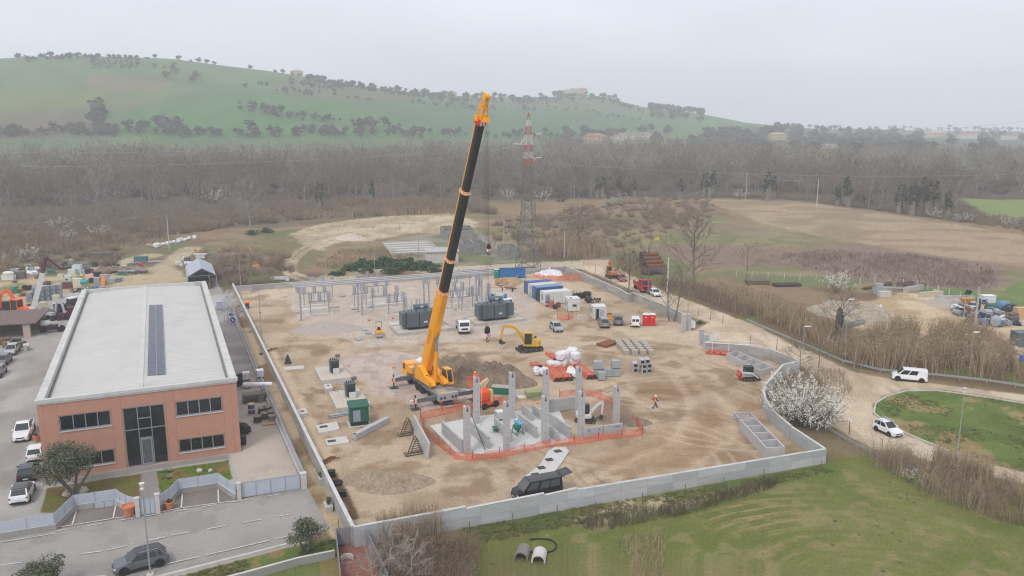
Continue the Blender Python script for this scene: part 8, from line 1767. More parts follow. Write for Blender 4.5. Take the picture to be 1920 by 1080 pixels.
for x in (-1.3,1.3): wheel(t,x,-.95,.45,.3); wheel(t,x,.95,.45,.3)
gcr = MAT('crate_grey',(.26,.29,.32),.6,0,.15,2); n = 0
for px in (57,68,79,90,101,112):
    for tier in range(2 if px < 60 else 3):
        dz = tier*1.05; one('stacked_crate','grey mesh crate in the stacked block behind the white boom','crate',px+tier*.5,566-(px-57)*.12,R(8),lambda b: (b.bx(-.52,.52,-.5,.5,.06,.98),[b.bx(-.54,.54,-.53,-.5,.2+q*.22,.28+q*.22) for q in range(4)],[b.bx(x-.03,x+.03,-.55,-.53,0,1) for x in (-.5,-.25,0,.25,.5)]),gcr,'grey crates stacked in the left yard',dz)
for px,py,z,m_,w_,lb in ((105,578,0,ibcs,1.2,'cream tank before the grey crates, lower'),(107,574,1.2,ibcs,1.2,'cream tank before the grey crates, upper'),(83,588,0,ibcs,1.3,'white tank right of the boom foot'),(83,588,1.2,ibcs,1.2,'white tank on another right of the boom foot'),(116,534,1.4,ibcs,1.1,'white tank on top of the far crates')): one('water_tank',lb,'water tank',px,py,R(10),lambda b: (b.bx(-w_/2,w_/2,-.5,.5,.15,1.15),b.cyl((0,0,1.15),(0,0,1.22),.2),[b.bx(-w_/2-.02,w_/2+.02,-.53,-.5,.3+q*.25,.34+q*.25) for q in range(4)]),MAT('cream_tank',(.58,.54,.42),.6,0,.06),'cream tanks in the left yard',z)
t = thing('tractor','dark green tractor with white cab roof beside the hall corner','tractor',G3(140,582),R(70)); b = B(greenp); b.bx(-.4,1.9,-.5,.5,.8,1.7); b.bx(-1.2,.2,-.7,.7,.9,1.5); b.obj('bonnet',t); b = B(cglass); b.bx(-1.1,.3,-.7,.7,1.5,2.6); b.obj('window',t); b = B(dwhite); b.bx(-1.3,.5,-.85,.85,2.6,2.8); b.obj('roof',t)
for s in (-1,1): wheel(t,-.7,s*.95,.85,.5,dwhite); wheel(t,1.5,s*.75,.5,.3,dwhite)
t = thing('concrete_mixer_trailer','dark towed roller with white dome beside the open shed','machine',G3(94,622),R(10)); b = B(MAT('dark_plum',(.03,.02,.03),.5)); b.bx(-1.6,1.2,-.7,.7,.5,1.3); b.bar((1.2,0,.6),(2.6,0,.5),.15,.15); b.obj('chassis',t); b = B(dwhite); b.ell((-.7,0,1.5),(.9,.7,.65),12,7); b.obj('dome',t)
for s in (-1,1): wheel(t,1.9,s*.6,.5,.3); wheel(t,-1.0,s*.75,.4,.25)
t = thing('drill_rig','maroon drilling machine parked against the hall corner','machine',G3(124,598),R(30)); b = B(MAT('maroon',(.12,.015,.03),.5,dirt=.2)); b.bx(-1.6,1.6,-.8,.8,.5,1.1); b.bx(.3,1.5,-.7,.7,1.1,2.3); b.obj('body',t); b = B(dsteel); b.bar((-1.4,0,1.2),(-.2,0,3.2),.3,.4); b.obj('mast',t); track(t,-1.6,1.6,-.9,.35,.5); track(t,-1.6,1.6,.9,.35,.5)
boxy = lambda w,d,h,j=.0: (lambda b: (b.box((0,0,h/2),(w,d,h),j),b.box((0,0,h+.04),(w*1.04,d*1.04,.08),j),b.box((w*.2,-d*.5,h*.5),(w*.3,.06,h*.5),j)))
lumps = lambda n,w,h: (lambda b: [b.ell((RS.uniform(-w,w),RS.uniform(-w*.5,w*.5),h*.4),(w*.35,w*.3,h*.5),9,6,.2,q) for q in range(n)])
bars = lambda n,l: (lambda b: [b.bar((-l/2,RS.uniform(-.5,.5),.1+.05*q),(l/2,RS.uniform(-.7,.7),.1+.06*q),.12,.1) for q in range(n)])
teal = MAT('teal_paint',(.06,.30,.27),.5); pinkb = MAT('pink_board',(.52,.36,.29),.8); yb = MAT('bright_yellow',(.75,.55,.02),.5)
for nm,cat,px,py,rz,fn,m_,lb in (
 ('wrapped_block','wrapped block',128,527,.2,boxy(1.6,1.2,1.2),MAT('ice_wrap',(.5,.56,.56),.5),'pale wrapped block leftmost of the pile beyond the crates'),('wrapped_block','wrapped block',137,522,.1,boxy(1.6,1.2,2.2),MAT('ice_wrap',(.5,.56,.56),.5),'tall pale wrapped block beyond the crates'),('wrapped_block','wrapped block',147,520,.1,boxy(2,1.2,3.0),MAT('ice_wrap',(.5,.56,.56),.5),'highest pale wrapped block beyond the crates'),
 ('yellow_drum','drum',143,524,0,boxy(.8,.8,1.0),yb,'yellow box left of the two by the wrapped blocks'),('yellow_drum','drum',156,524,0,lumps(3,1,1.4),yb,'yellow lump right of the two by the wrapped blocks'),('blue_drum','drum',149,525,0,boxy(1.0,.8,.9),MAT('light_blue',(.15,.3,.5),.5),'light blue box between two yellow things'),
 ('rust_skip','skip',137,540,.1,boxy(4.2,1.6,1.3),MAT('rust_maroon',(.13,.05,.04),.8,0,.2),'long rust brown skip behind the tractor'),('leaning_board','board',170,530,.2,lambda b: b.hexa([(-1,0,0),(1,0,0),(1,.1,0),(-1,.1,0),(-1.3,.9,1.9),(.4,.9,2.1),(.4,1,2.1),(-1.3,1,1.9)]),pinkb,'pinkish board leaning in the yard beyond the crates'),
 ('orange_board','board',193,536,-.3,lambda b: b.hexa([(-.5,0,0),(.5,0,0),(.5,.1,0),(-.5,.1,0),(-.7,.5,2.2),(.3,.5,2.2),(.3,.6,2.2),(-.7,.6,2.2)]),tagy,'orange board leaning just beyond the hall roof'),('teal_tank','tank',160,545,0,lambda b: b.lathe([(.1,-.9),(.55,-.7),(.55,.7),(.1,.9)],(0,0,2.0),12,'x'),teal,'teal tank peeping over the hall corner'),('cream_cab','cabin',148,544,.1,boxy(1.8,1.4,2.6),MAT('cream_tank',(.58,.54,.42),.6),'cream machine cab left of the teal tank'),
 ('block_pile','blocks',183,530,.1,boxy(1.3,1,1.2),gblk,'left pile of grey blocks right of the pink board'),('block_pile','blocks',197,528,.1,boxy(1.8,1.1,1.7),gblk,'middle taller pile of grey blocks near the orange board'),('block_pile','blocks',210,530,.1,boxy(1.6,1.1,.9),gblk,'right low pile of grey blocks near the hall roof'),('timber_pile','timber',214,524,.6,bars(6,4),stone,'pale timber lying right of the grey blocks'),
 ('green_skip','skip',265,492,.05,boxy(3.2,1.6,1.6),MAT('teal_dark',(.06,.15,.15),.6),'dull teal skip beside the back track'),('steel_beams','beams',280,492,.35,bars(5,7),concl,'pale beams lying by the dull teal skip'),('steel_beams','beams',256,495,.9,bars(7,5),galv,'grey tubes leaning at the dull teal skip'),('red_drum','drum',265,502,0,lambda b: b.lathe([(.5,0),(.5,1.2),(.1,1.3)],n=12),redp,'red drum near the dull teal skip'),('white_sign','board',235,508,.1,boxy(.8,.5,1.3),dwhite,'small white box on the scrap bank'),('work_table','table',238,515,.1,lambda b: (b.bx(-2,2,-.5,.5,.9,1.0),[b.bar((x,-.4,0),(x,-.4,.9),.08,.08) for x in (-1.7,0,1.7)]),galv,'grey work table frame on the scrap bank'),
 ('scrap_bank','scrap heap',215,512,.2,lumps(9,4.0,1.5),brush_m and MAT('brown_scrap',(.20,.14,.10),.9,0,.3,3,bump=.6,bscale=6),'brown scrap bank beside the back track'),('scrap_bank','scrap heap',250,510,-.1,lumps(8,3.4,1.3),MAT('grey_scrap',(.22,.20,.19),.9,0,.35,4,bump=.6,bscale=6),'grey mixed scrap heap by the red drum'),('old_trailer','trailer',192,484,0,boxy(5.5,1.8,1.5),MAT('grey_wood_dark',(.13,.12,.115),.9),'long dark trailer far behind the left yard'),
 ('tarp_heap','tarpaulin heap',53,516,.1,lumps(4,2.0,1.2),bagw,'white and blue tarpaulin heap by the back track'),('tarp_heap','tarpaulin heap',59,509,.1,lumps(2,1.2,1.3),dwhite,'small white tarp bundle above the tarpaulin heap'),('tarp_heap','tarpaulin heap',71,507,.1,lumps(2,1.2,1.0),dwhite,'rightmost white tarp bundle by the back track'),('dark_pile','pile',36,522,.1,boxy(3,1.4,1.6),MAT('grey_wood_dark',(.13,.12,.115),.9),'dark slatted pile left of the tarpaulins'),('white_tank','tank',17,525,0,lambda b: (b.bx(-1.4,1.4,-.6,.6,0,1.2),b.ell((0,0,1.6),(1.4,.7,.6),12,7)),dwhite,'white topped green tank at far left by the track'),('steel_tubes','tubes',140,496,.3,bars(6,7),galv,'grey tubes stacked along the back track'),('steel_beams','beams',110,506,.3,bars(5,14),dwood,'long dark poles lying along the back track'),
 ('white_sheets','sheets',28,598,.2,lumps(5,2.4,1.0),bagw,'white sheets piled in front of the orange excavator'),('pallet_box','crate',25,606,.2,boxy(1.2,1.2,1.3),stone,'tan pallet box before the white sheets'),('truck_wreck','wreck',16,584,.2,boxy(2.4,1.6,2.0),black,'black machine wreck left of the orange excavator'),
 ('white_sacks','sacks',352,488,.1,lumps(4,1.4,1.1),dwhite,'white sacks left of the track above the tent'),('white_sacks','sacks',336,497,.1,lumps(3,1.1,1.2),dwhite,'white sacks lower left of the tent'),('white_sacks','sacks',345,500,.1,lumps(2,.9,1.0),dwhite,'small white sacks touching the tent corner'),('white_sacks','sacks',355,497,.1,lumps(3,1.1,1.1),bagw,'white sacks just behind the tent left eave'),('grey_box','box',351,491,.1,boxy(1.3,1.2,1.2),tank,'small grey box under white sacks by the tent'),('ochre_board','board',367,478,.1,boxy(.7,.3,1.6),MAT('ochre_board',(.5,.25,.07),.7),'left of two ochre panels beyond the tent'),('ochre_board','board',379,478,.1,boxy(.7,.3,1.6),MAT('ochre_board',(.5,.25,.07),.7),'right of two ochre panels beyond the tent'),('white_table','table',376,484,.1,lambda b: (b.bx(-1.8,1.8,-.5,.5,1.0,1.25),b.bx(-1.2,1.2,-.4,.4,0,1.0)),dwhite,'white topped counter beyond the tent ridge'),
 ('white_barrier','barrier',524,526,.05,lambda b: (b.bx(-2.1,2.1,-.3,.3,.3,.9),b.bx(-2.3,-1.5,-.4,.4,0,.5),b.bx(1.5,2.3,-.4,.4,0,.5)),dwhite,'white plastic barrier behind the far wall left of busbars'),('cable_reel','reel',482,505,.4,lambda b: (b.lathe([(.15,-.1),(.7,-.1),(.7,.1),(.15,.1)],(0,0,.75),14,'y'),b.ell((-.7,0,.7),(.5,.4,.6),8,5)),MAT('faded_orange2',(.65,.28,.08),.7),'orange and white reel lying in the meadow behind the far wall'),('brush_heap','brush heap',438,512,0,lumps(6,2.2,1.6),MAT('grey_brush',(.15,.12,.11),.95,0,.4,6,bump=.8,bscale=12),'grey brushwood heap behind the tent'),('yellow_box','box',1232,449,0,boxy(1.3,.4,.5),yb,'small yellow thing in the meadow above the rusty pipes')):
    one(nm,lb,cat,px,py,rz,fn,m_)
bl_ = B(bagw); bl_.ell((0,0,.7),(.9,.75,.72),10,7,.08,3,.6); br_ = None
for k in range(16):
    f_ = k/15; q = G(294+72*f_,464-17*f_)
    if br_ is None: br_ = bl_.obj('wrapped_bale',loc=(*q,0),label='white wrapped bale in the long row below the grey wire pole',cat='bale',group='row of white bales')
    else: dup(br_,(q[0]+RS.uniform(-.7,.7),q[1]+RS.uniform(-1,1)),k*1.3,None,tuple(RS.uniform(.45,.8,3)))
one('timber_pile','tan brush and boards at the left end of the bale row','timber',288,463,.3,lumps(5,1.6,1.2),MAT('tan_scrap',(.42,.32,.24),.9))
# street furniture by the hall
def pot(label,px,py,r,h,leaf=True):
    t = thing('plant_pot',label,'plant pot',G3(px,py),0,'pots by the hall'); b = B(ter_pot); b.lathe([(r*.6,0),(r*.68,.05),(r*.95,h*.85),(r*1.08,h*.86),(r*1.1,h),(r*.9,h),(r*.85,h*.88),(.02,h*.86)],n=18); b.obj('pot',t)
    if leaf: q = cloud(int(px),120,(0,0,h+.1),(r*.9,r*.9,.22),.16,6); link('leaves',mk('leaves',q.v,q.f,bram),t)
pot('big terracotta pot with bare soil left of the pedestrian gate',242,967,.62,1.1,False); pot('smaller terracotta pot with greenery right of the pedestrian gate',318,954,.45,.8); pot('terracotta pot with small plant by the hall left corner',70,828,.45,.8)
for px,py,lb in ((603,905,'white planter with pale shrub at the street end, farther one'),(616,957,'white planter with pale shrub at the street end, nearer one')): t = thing('planter',lb,'planter',G3(px,py),HA); b = B(concl); b.loft([[(-.35*k_,-.7*k_,z),(.35*k_,-.7*k_,z),(.35*k_,.7*k_,z),(-.35*k_,.7*k_,z)] for k_,z in ((.8,0),(1,.7))]); b.obj('trough',t); q = cloud(px,200,(0,0,1.0),(.4,.7,.4),.22,7); link('leaves',mk('leaves',q.v,q.f,olive),t)
for px,py,r,lb in ((152,925,.55,'pale boulder under the olive tree right side'),(134,922,.45,'pale boulder behind the olive trunk'),(126,930,.4,'small boulder left of the olive trunk'),(374,885,.32,'pale stone on the lawn right of the hall path'),(395,884,.25,'small stone on the lawn near the yard concrete')): one('boulder',lb,'boulder',px,py,r*7,lambda b: b.ell((0,0,r*.5),(r*1.3,r,r*.8),10,7,.14,int(px)),stone,'garden stones')
# panel walled bay at the bottom, low walls, culvert pipes
bayp = gw(((640,1110),(631,1024),(684,1017),(728,1110))); t = panel_fence('walled_bay','bay of grey corrugated panels with red brown floor at the bottom edge',bayp,.05,1.75,None,.5,MAT('bay_panel',(.26,.25,.27),.6,.1,.1,2))
b = B(MAT('red_brown_floor',(.24,.105,.075),.9,0,.15,2)); b.prism(bayp,.02,.06); o = b.obj('floor'); o.parent = t; o.location = (-bayp[0][0],-bayp[0][1],0)
one('concrete_ring','beige concrete ring piece lying in the red floored bay','concrete ring',651,1053,.3,lambda b: [b.bar((.5*cos(a),.5*sin(a),.25),(.5*cos(a+.35),.5*sin(a+.35),.25),.12,.5) for a in np.linspace(0,3,9)],concl)
wall_run('low_wall','old grey low wall along the grass verge left of the bay','wall',gw(((628,1046),(560,1060),(470,1085),(300,1130))),.75,.75,.25,shutd)
def half_pipe(b):
    n = 14; ring = lambda r,y: [(r*cos(a),y,r*.95*sin(a)+.25) for a in np.linspace(-.35,PI+.35,n)]
    R0,R1,R2,R3 = ring(.62,-.8),ring(.62,.8),ring(.5,-.8),ring(.5,.8); vs = R0+R1+R2+R3; fs = []
    for k_ in range(n-1): fs += [(k_,k_+1,n+k_+1,n+k_),(2*n+k_+1,2*n+k_,3*n+k_,3*n+k_+1),(k_+1,k_,2*n+k_,2*n+k_+1),(n+k_,n+k_+1,3*n+k_+1,3*n+k_)]
    b.add(vs,fs)
one('culvert_pipe','dark weathered concrete culvert pipe in the foreground grass','culvert pipe',980,1043,R(-12),half_pipe,MAT('weathered_concrete',(.2,.19,.17),.9,0,.2)); one('culvert_pipe','pale concrete culvert pipe in the foreground grass','culvert pipe',1011,1049,R(-8),half_pipe,concl)
one('hose','black hose loop lying behind the culvert pipes','hose',1012,1025,0,lambda b: b.tube([(1.5*cos(a),1.3*sin(a),.12+.05*sin(3*a)) for a in np.linspace(-2.2,2.2,24)],.07,6),black)
fpm = B(dwood); fpm.cyl((0,0,0),(.03,.02,1.2),.05,.04,6); fp0 = None
for px,py in ((880,1000),(962,984),(1045,968),(1118,962),(1205,945),(1285,928),(1357,915),(1432,900),(1540,884),(636,996),(744,1005),(1700,938),(1905,985)):
    if fp0 is None: fp0 = fpm.obj('fence_post',loc=G3(px,py),label='thin weathered fence post standing in the weeds outside the front wall',cat='post',group='old fence posts')
    else: dup(fp0,G(px,py),k)
for px,py in ((1116,512),(1135,520),(1145,528),(1290,584),(1310,592),(1332,600),(1355,608),(1406,648),(1456,655),(1592,815),(1652,850),(1095,500),(1072,495)):
    o = dup(fp0,G(px,py),px,'dark post of the old road fence beside the dirt road'); o['group'] = 'old road fence posts'; o.scale = (1.2,1.2,1.5)
# guard rail, white post fence
def rail(label,pts,zs,name,cat,pm_,step,ph,rm,rw=.06,rh=.3):
    w = WP(pts); t = thing(name,label,cat,(*w[0],0)); ox,oy = w[0]
    for (ax_,ay_),(cx,cy_) in zip(w[:-1],w[1:]):
        L_ = hypot(cx-ax_,cy_-ay_); n = max(1,round(L_/step)); a = atan2(cy_-ay_,cx-ax_)
        for k_ in range(n): b = B(pm_); b.box((ax_-ox+(cx-ax_)*k_/n,ay_-oy+(cy_-ay_)*k_/n,ph/2),(.1,.1,ph),a); b.obj('post',t)
        for z in zs: b = B(rm); b.bar((ax_-ox,ay_-oy,z),(cx-ox,cy_-oy,z),rw,rh); b.obj('rail',t)
rail('low galvanised guard rail along the dirt road in front of the canes',((1400,604),(1450,626),(1530,660),(1580,682),(1650,699),(1750,708),(1850,719),(1960,736)),(.55,),'guard_rail','guard rail',galv,3,.7,galv)
rail('low galvanised rail bordering the scrub bend left of the small white hatchback',((1548,808),(1600,838),(1660,868),(1720,890)),(.5,),'guard_rail','guard rail',galv,3,.65,galv)
rail('white concrete post and wire fence behind the scrap yard',((1380,520),(1470,524),(1560,530),(1640,531),(1720,538),(1800,560),(1840,572),(1920,596),(1960,608)),(.8,1.4),'post_fence','fence',dwhite,3.6,1.6,galv,.02,.02)
rail('thin dark stake and wire fence in front of the sandy yard',((1660,604),(1720,612),(1780,622),(1800,628)),(.8,),'stake_fence','fence',dwood,2.2,1.0,galv,.02,.02)
# the right hand scrap yard
t = thing('hut','small pale hut with grey flat roof and ochre rim behind the canes','hut',G3(1824,640),R(-8)); b = B(MAT('pale_panel',(.46,.48,.48),.7,0,.1,1,dirt=.35)); b.bx(-2.1,2.1,-1.4,1.4,0,2.2); b.obj('wall',t); b = B(MAT('roof_felt',(.17,.17,.19),.9,0,.15)); b.bx(-2.1,2.1,-1.4,1.4,2.2,2.28); b.obj('roof',t); b = B(MAT('ochre_rim',(.45,.30,.12),.7)); b.bx(-2.2,2.2,-1.5,-1.401,2.1,2.32); b.bx(2.101,2.2,-1.4,1.5,2.1,2.32); b.bx(-2.2,-2.101,-1.4,1.5,2.1,2.32); b.obj('rim',t)
b = B(MAT('pale_panel2',(.3,.38,.36),.8))
for q in range(7): b.bx(-1.95+q*.58,-1.86+q*.58,-1.42,-1.4,.1,1.9)
b.obj('stain_strip',t)
rs_ = np.random.RandomState(4); scrapm = [dsteel,rust,gblk,dwhite,black,MAT('scrap_blue',(.08,.17,.30),.6),MAT('scrap_grey',(.3,.31,.32),.6,.2),MAT('navy_scrap',(.03,.045,.08),.5),MAT('scrap_green',(.05,.2,.15),.6),dwood,MAT('scrap_brown',(.16,.10,.075),.9,0,.3)]
kinds = ('crushed_panel','scrap_drum','scrap_bundle','machine_part','scrap_sheet'); adj = {0: 'black steel',1: 'rusty',2: 'grey',3: 'white',4: 'black',5: 'blue',6: 'bare metal',7: 'navy',8: 'green',9: 'brown timber',10: 'dark brown'}
for k in range(64):
    px = rs_.uniform(1784,1905); py = rs_.uniform(566,612) if px > 1800 else rs_.uniform(570,598); m_ = k % 11; kd = k % 5; s = rs_.uniform(.7,1.4); b = B(scrapm[m_])
    if kd == 0: b.box((0,0,.5*s),(2.0*s,1.1*s,.9*s),rs_.uniform(0,3),rs_.uniform(-.3,.3),rs_.uniform(-.3,.3)); b.box((.3,.2,1.0*s),(1.0*s,.9*s,.5*s),rs_.uniform(0,3),.2)
    elif kd == 1: b.lathe([(.1,-.8*s),(.45*s,-.75*s),(.45*s,.75*s),(.1,.8*s)],(0,0,.5*s),12,'x')
    elif kd == 2:
        for q in range(9): b.bar((rs_.uniform(-1.2,-.4)*s,rs_.uniform(-.5,.5),rs_.uniform(.1,1)),(rs_.uniform(.4,1.3)*s,rs_.uniform(-.6,.6),rs_.uniform(.1,1.2)),.1,.12)
    elif kd == 3: b.box((0,0,.4*s),(1.4*s,.9*s,.8*s),.4); b.cyl((-.5*s,-.5*s,.8*s),(.5*s,.5*s,1.2*s),.22*s,None,9); b.cyl((.4*s,-.6*s,.35*s),(.4*s,.6*s,.35*s),.34*s,None,10)
    else:
        for q in range(4): b.box((rs_.uniform(-.4,.4),rs_.uniform(-.4,.4),.15+.22*q),(1.8*s,1.1*s,.07),rs_.uniform(0,3),rs_.uniform(-.25,.25),rs_.uniform(-.25,.25))
    b.obj(kinds[kd],loc=G3(px,py),rz=rs_.uniform(0,6),label='%s %s in the big scrap heap behind the pale hut' % (adj[m_],kinds[kd].replace('_',' ')),cat='scrap',group='pieces in the right scrap heap')
for nm,cat,px,py,rz,fn,m_,lb in (('wrapped_bale','bale',1851,567,.1,boxy(2.6,1.6,1.5),bagw,'white netted bale by the white post fence'),('blue_tank','tank',1876,580,.5,lambda b: b.lathe([(.2,-1.1),(.85,-.9),(.85,.9),(.2,1.1)],(0,0,.9),14,'x'),MAT('tank_blue',(.10,.22,.38),.5),'pale blue tank at the back of the scrap heap'),('grey_tank','tank',1866,610,1.0,lambda b: b.lathe([(.75,-1.4),(.85,-1.3),(.85,1.3),(.75,1.4)],(0,0,.85),16,'x'),MAT('tank_grey',(.30,.33,.36),.5),'big grey open tank lying right of the pale hut'),('orange_loader','machine',1812,574,.2,boxy(2.8,1.6,1.6),MAT('old_orange',(.42,.19,.03),.6,0,.2),'orange machine body carrying tyres in the scrap heap'),('tyre_pile','tyres',1815,566,0,lambda b: [b.lathe([(.35,0),(.6,.05),(.6,.25),(.35,.3)],(rs_.uniform(-.4,.4),rs_.uniform(-.4,.4),1.65+.28*q),12) for q in range(3)],rubber,'old tyres piled on the orange machine'),
 ('block_pile','blocks',1646,552,.1,boxy(1.6,1.2,2.4),gblk,'tall pale block pile beside the stacked steel bars'),('block_pile','blocks',1658,556,.1,boxy(2.6,1.2,1.1),concl,'low pale block pile beside the stacked steel bars'),('steel_bars','steel bars',1663,546,.2,bars(16,7),concl,'fan of pale bars in the sandy yard'),('steel_bars','steel bars',1645,540,.45,bars(12,9),rust,'rusty bars sloping behind the pale blocks'),('brush_heap','brush heap',1693,541,.2,lumps(7,3,1.6),MAT('dark_brush',(.10,.07,.065),.95,0,.4,6,bump=.8,bscale=12),'dark brushwood heap behind the bay walls'),('bay_wall','wall',1745,556,.25,lambda b: (b.bx(-3,3,-.25,.25,0,1.1),b.bx(2.6,3,.25,2.5,0,1.0)),stone,'low stone storage bay wall in the sandy yard'),('bay_wall','wall',1712,546,.5,lambda b: (b.bx(-3.2,3.2,-.25,.25,0,1.2),),conc,'low grey bay wall beside the brushwood heap'),('bay_wall','wall',1790,562,-.1,lambda b: (b.bx(-4,4,-.2,.2,0,.9),),conc,'long low bay wall behind the grey sand heap'),
 ('steel_bundle','steel bundle',1600,610,.6,bars(14,6),galv,'grey steel bundle at the foot of the rubble heap'),('white_sack','sack',1648,582,.2,lumps(3,1.0,1.2),dwhite,'white sack at the end of the rubble heap'),('rusty_floor_scrap','scrap',1725,632,.1,lumps(8,3.2,.5),MAT('pink_rubble',(.42,.28,.22),.9,0,.25,4),'pinkish rubble spread behind the canes'),('grey_shed','shed',1916,648,0,boxy(3,2.4,2.4),tank,'blue grey shed cut by the right picture edge'),('timber_crate','crate',1912,596,.1,boxy(2.2,1.4,2.0),wood,'timber frame at the right picture edge'),('stone_pile','stones',1912,662,0,lumps(3,1.6,1.3),stone,'pale stone pile at the right picture edge by the canes'),('blue_drum','drum',1916,676,0,lambda b: b.lathe([(.4,0),(.45,.3),(.4,.9)],n=12),signblue,'blue drum at the right picture edge by the canes'),('timber_stack','timber',1890,668,.5,bars(12,5),gw_,'grey timber stack among the right canes'),
 ('log_pile','logs',1420,532,.1,lambda b: [b.cyl((-2.6+rs_.uniform(-.4,.4),y*.35,.2+z*.32),(2.6,y*.35,.2+z*.32),.17,.14,7) for y in range(-3,4) for z in range(3)],dwood,'dark log pile by the white fence near the canes'),('log_pile','logs',1475,536,.15,lambda b: [b.cyl((-3+rs_.uniform(-.4,.4),y*.35,.2+z*.3),(3,y*.35,.2+z*.3),.16,.13,7) for y in range(-3,4) for z in range(2)],MAT('char_wood',(.07,.06,.06),.9),'blackish timber pile right of the log pile'),('brush_heap','brush heap',1225,515,.2,lumps(6,3,2.0),MAT('plum_brush',(.10,.075,.075),.95,0,.4,6,bump=.8,bscale=12),'dark brush heap under the rusty pipe stack')): one(nm,lb,cat,px,py,rz,fn,m_)
for k in range(46):
    px = rs_.uniform(2,235) if k % 3 else rs_.uniform(120,240); py = rs_.uniform(498,560)-px*.05; m_ = (k*7) % 11; kd = (k*3) % 5; s = rs_.uniform(.6,1.2); b = B(scrapm[m_])
    if kd in (0,3): b.box((0,0,.5*s),(1.8*s,1.1*s,.9*s),0,0,.08); b.box((.3,.2,1.05*s),(1.0*s,.9*s,.4*s),.5); b.cyl((-.5*s,-.6*s,.3*s),(-.5*s,.6*s,.3*s),.3*s,None,9)
    elif kd == 1: b.lathe([(.1,-.8*s),(.45*s,-.75*s),(.45*s,.75*s),(.1,.8*s)],(0,0,.5*s),12,'x')
    else:
        for q in range(6): b.bar((rs_.uniform(-1.6,-.6)*s,rs_.uniform(-.6,.6),.08+.12*q),(rs_.uniform(.6,1.8)*s,rs_.uniform(-.6,.6),.08+.12*q),.22,.1)
    b.obj(('crushed_panel','scrap_drum','board_pile','machine_part','board_pile')[kd],loc=G3(px,py),rz=rs_.uniform(0,6),label='%s %s among the goods strewn over the left back yard' % (adj[m_],('crushed panel','drum','board pile','machine part','board pile')[kd]),cat='scrap',group='pieces strewn over the left yard')
t = thing('pipe_stack','stack of big rusty steel pipes in the meadow behind the lorry','pipes',G3(1212,502),R(8))
for r_i in range(4):
    for c_ in range(1): b = B(rust); y = 0; b.cyl((-.3*r_i,r_i*.4,.5+r_i*.95),(5.2-.6*r_i,r_i*.4,.5+r_i*.95),.5,None,14,False); b.m(black).cyl((-.3*r_i+.05,r_i*.4,.5+r_i*.95),(-.3*r_i+.1,r_i*.4,.5+r_i*.95),.48,None,14); b.obj('pipe',t)
for k in range(7): b = B(MAT('dark_rust',(.05,.03,.035),.8)); b.cyl((-1.6,1.0,.5+k*.55),(.2,1.2,.5+k*.55),.3,None,10); b.obj('pipe',t)
# drying beds and tanks of the water works
t = thing('drying_beds','low walled drying beds with pale sludge behind the site','beds',(*G(735,479),0),HA+R(-8))
b = B(conc); Lb,Wb = 14,22
for k in range(6): b.bx(0,Lb,k*Wb/5-.15,k*Wb/5+.15,0,.7)
b.bx(-.2,0,-.15,Wb+.15,0,.72); b.bx(Lb,Lb+.2,-.15,Wb+.15,0,.72); b.obj('wall',t)
b = B(MAT('pale_sludge',(.52,.50,.45),.8))
for k in range(5): b.bx(.1,Lb-.1,k*Wb/5+.2,(k+1)*Wb/5-.2,0,.3)
b.obj('sludge',t)
def basin(label,px,py,w,d,h,m_=None):
    t = thing('concrete_basin',label,'basin',G3(px,py),R(10)); b = B(m_ or MAT('stained_concrete',(.24,.235,.22),.9,0,.2,1,dirt=.5)); b.bx(0,w,0,.3,0,h); b.bx(0,w,d-.3,d,0,h); b.bx(0,.3,.301,d-.301,0,h); b.bx(w-.3,w,.301,d-.301,0,h); b.bx(w/2-.15,w/2+.15,.301,d-.301,0,h-.1); b.obj('wall',t)
    b = B(MAT('dark_water',(.03,.035,.03),.15)); b.bx(.301,w-.301,.301,d-.301,0,h*.6); b.obj('water',t); b = B(galv)
    for x in np.linspace(0.1,w-.1,7): b.bar((x,.15,h),(x,.15,h+1),.05,.05)
    b.bar((0,.15,h+1),(w,.15,h+1),.05,.05); b.bar((0,.15,h+.5),(w,.15,h+.5),.04,.04); b.obj('handrail',t)
basin('concrete water basin farther back beside the crane boom',832,450,10,12,3.0); basin('concrete water basin nearer left of the hook block',868,478,6.5,9,3.2); basin('square concrete basin right of the hanging hook',938,485,5.0,5,3.4)
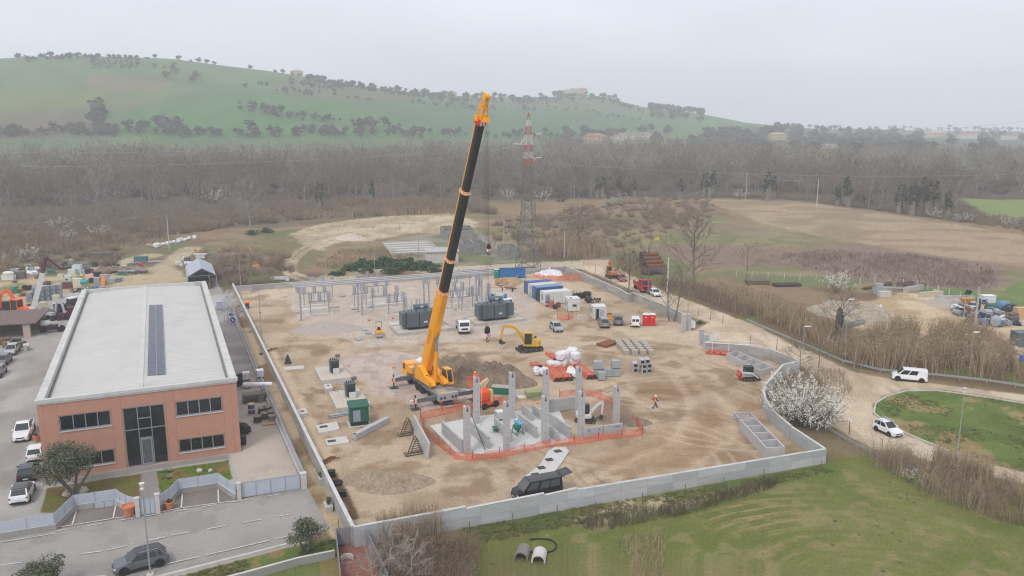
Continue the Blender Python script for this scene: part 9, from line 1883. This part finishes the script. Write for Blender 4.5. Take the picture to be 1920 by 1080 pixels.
t = thing('plant_building','low pale flat roofed building behind the bramble mounds','building',G3(800,494),R(10)); b = B(concl); b.bx(0,8.5,0,7,0,2.9); b.obj('wall',t); b = B(conc); b.bx(-.3,8.8,-.3,7.3,2.9,3.15); b.obj('roof',t); b = B(cglass); b.bx(6.2,7.2,-.03,0,1.5,2.1); b.obj('window',t)
# traces inside the left wall of the site
for px,py,rz,fn,m_,nm,cat,lb in ((632,908,.8,lambda b: b.lathe([(.35,0),(.6,.05),(.6,.3),(.35,.35)],(0,0,0),14),rubber,'tyre','tyre','black tyre against the left wall near the front corner'),(640,930,.2,boxy(.9,.6,.5),black,'black_box','box','black box at the left wall below the tyre'),(622,893,.2,boxy(.8,.6,.6),black,'black_box','box','black box at the left wall above the tyre'),(610,868,.9,bars(5,3),rust,'rusty_pipes','pipes','rusty pipes lying along the left wall'),(606,802,.5,lambda b: b.tube([(.4*cos(a),.4*sin(a)+.1*a,.1) for a in np.linspace(0,12,30)],.06,5),black,'hose','hose','black hose tangle left of the manhole slabs'),(502,660,1.2,bars(4,4),rust,'rusty_pipes','pipes','rusty rods lying beside the lightning mast'),(540,682,0,lambda b: b.hexa([(-.5,-.4,0),(.5,-.4,0),(.5,.4,0),(-.5,.4,0),(-.1,-.05,1.5),(.1,-.05,1.5),(.1,.05,1.5),(-.1,.05,1.5)]),dsteel,'steel_stand','stand','dark pointed steel stand near the left wall'),(551,690,.3,lambda b: (b.bx(-1.5,1.5,-.9,.9,-.1,.06),),concl,'foundation_pad','foundation','half buried pale pad left of the farther plinth')): one(nm,lb,cat,px,py,rz,fn,m_)

# ---------------------------------------------------------------- the air between
hm = bpy.data.materials.new('haze_air'); hm.use_nodes = True; t = hm.node_tree; t.nodes.clear()
pv = t.nodes.new('ShaderNodeVolumePrincipled'); pv.inputs['Color'].default_value = (.945,.975,1,1); pv.inputs['Density'].default_value = 4.5e-4; pv.inputs['Anisotropy'].default_value = .1
oo = t.nodes.new('ShaderNodeOutputMaterial'); t.links.new(pv.outputs[0],oo.inputs['Volume'])
B(hm).bx(-2850,2850,-250,2900,-1.5,158).obj('haze',kind='stuff')
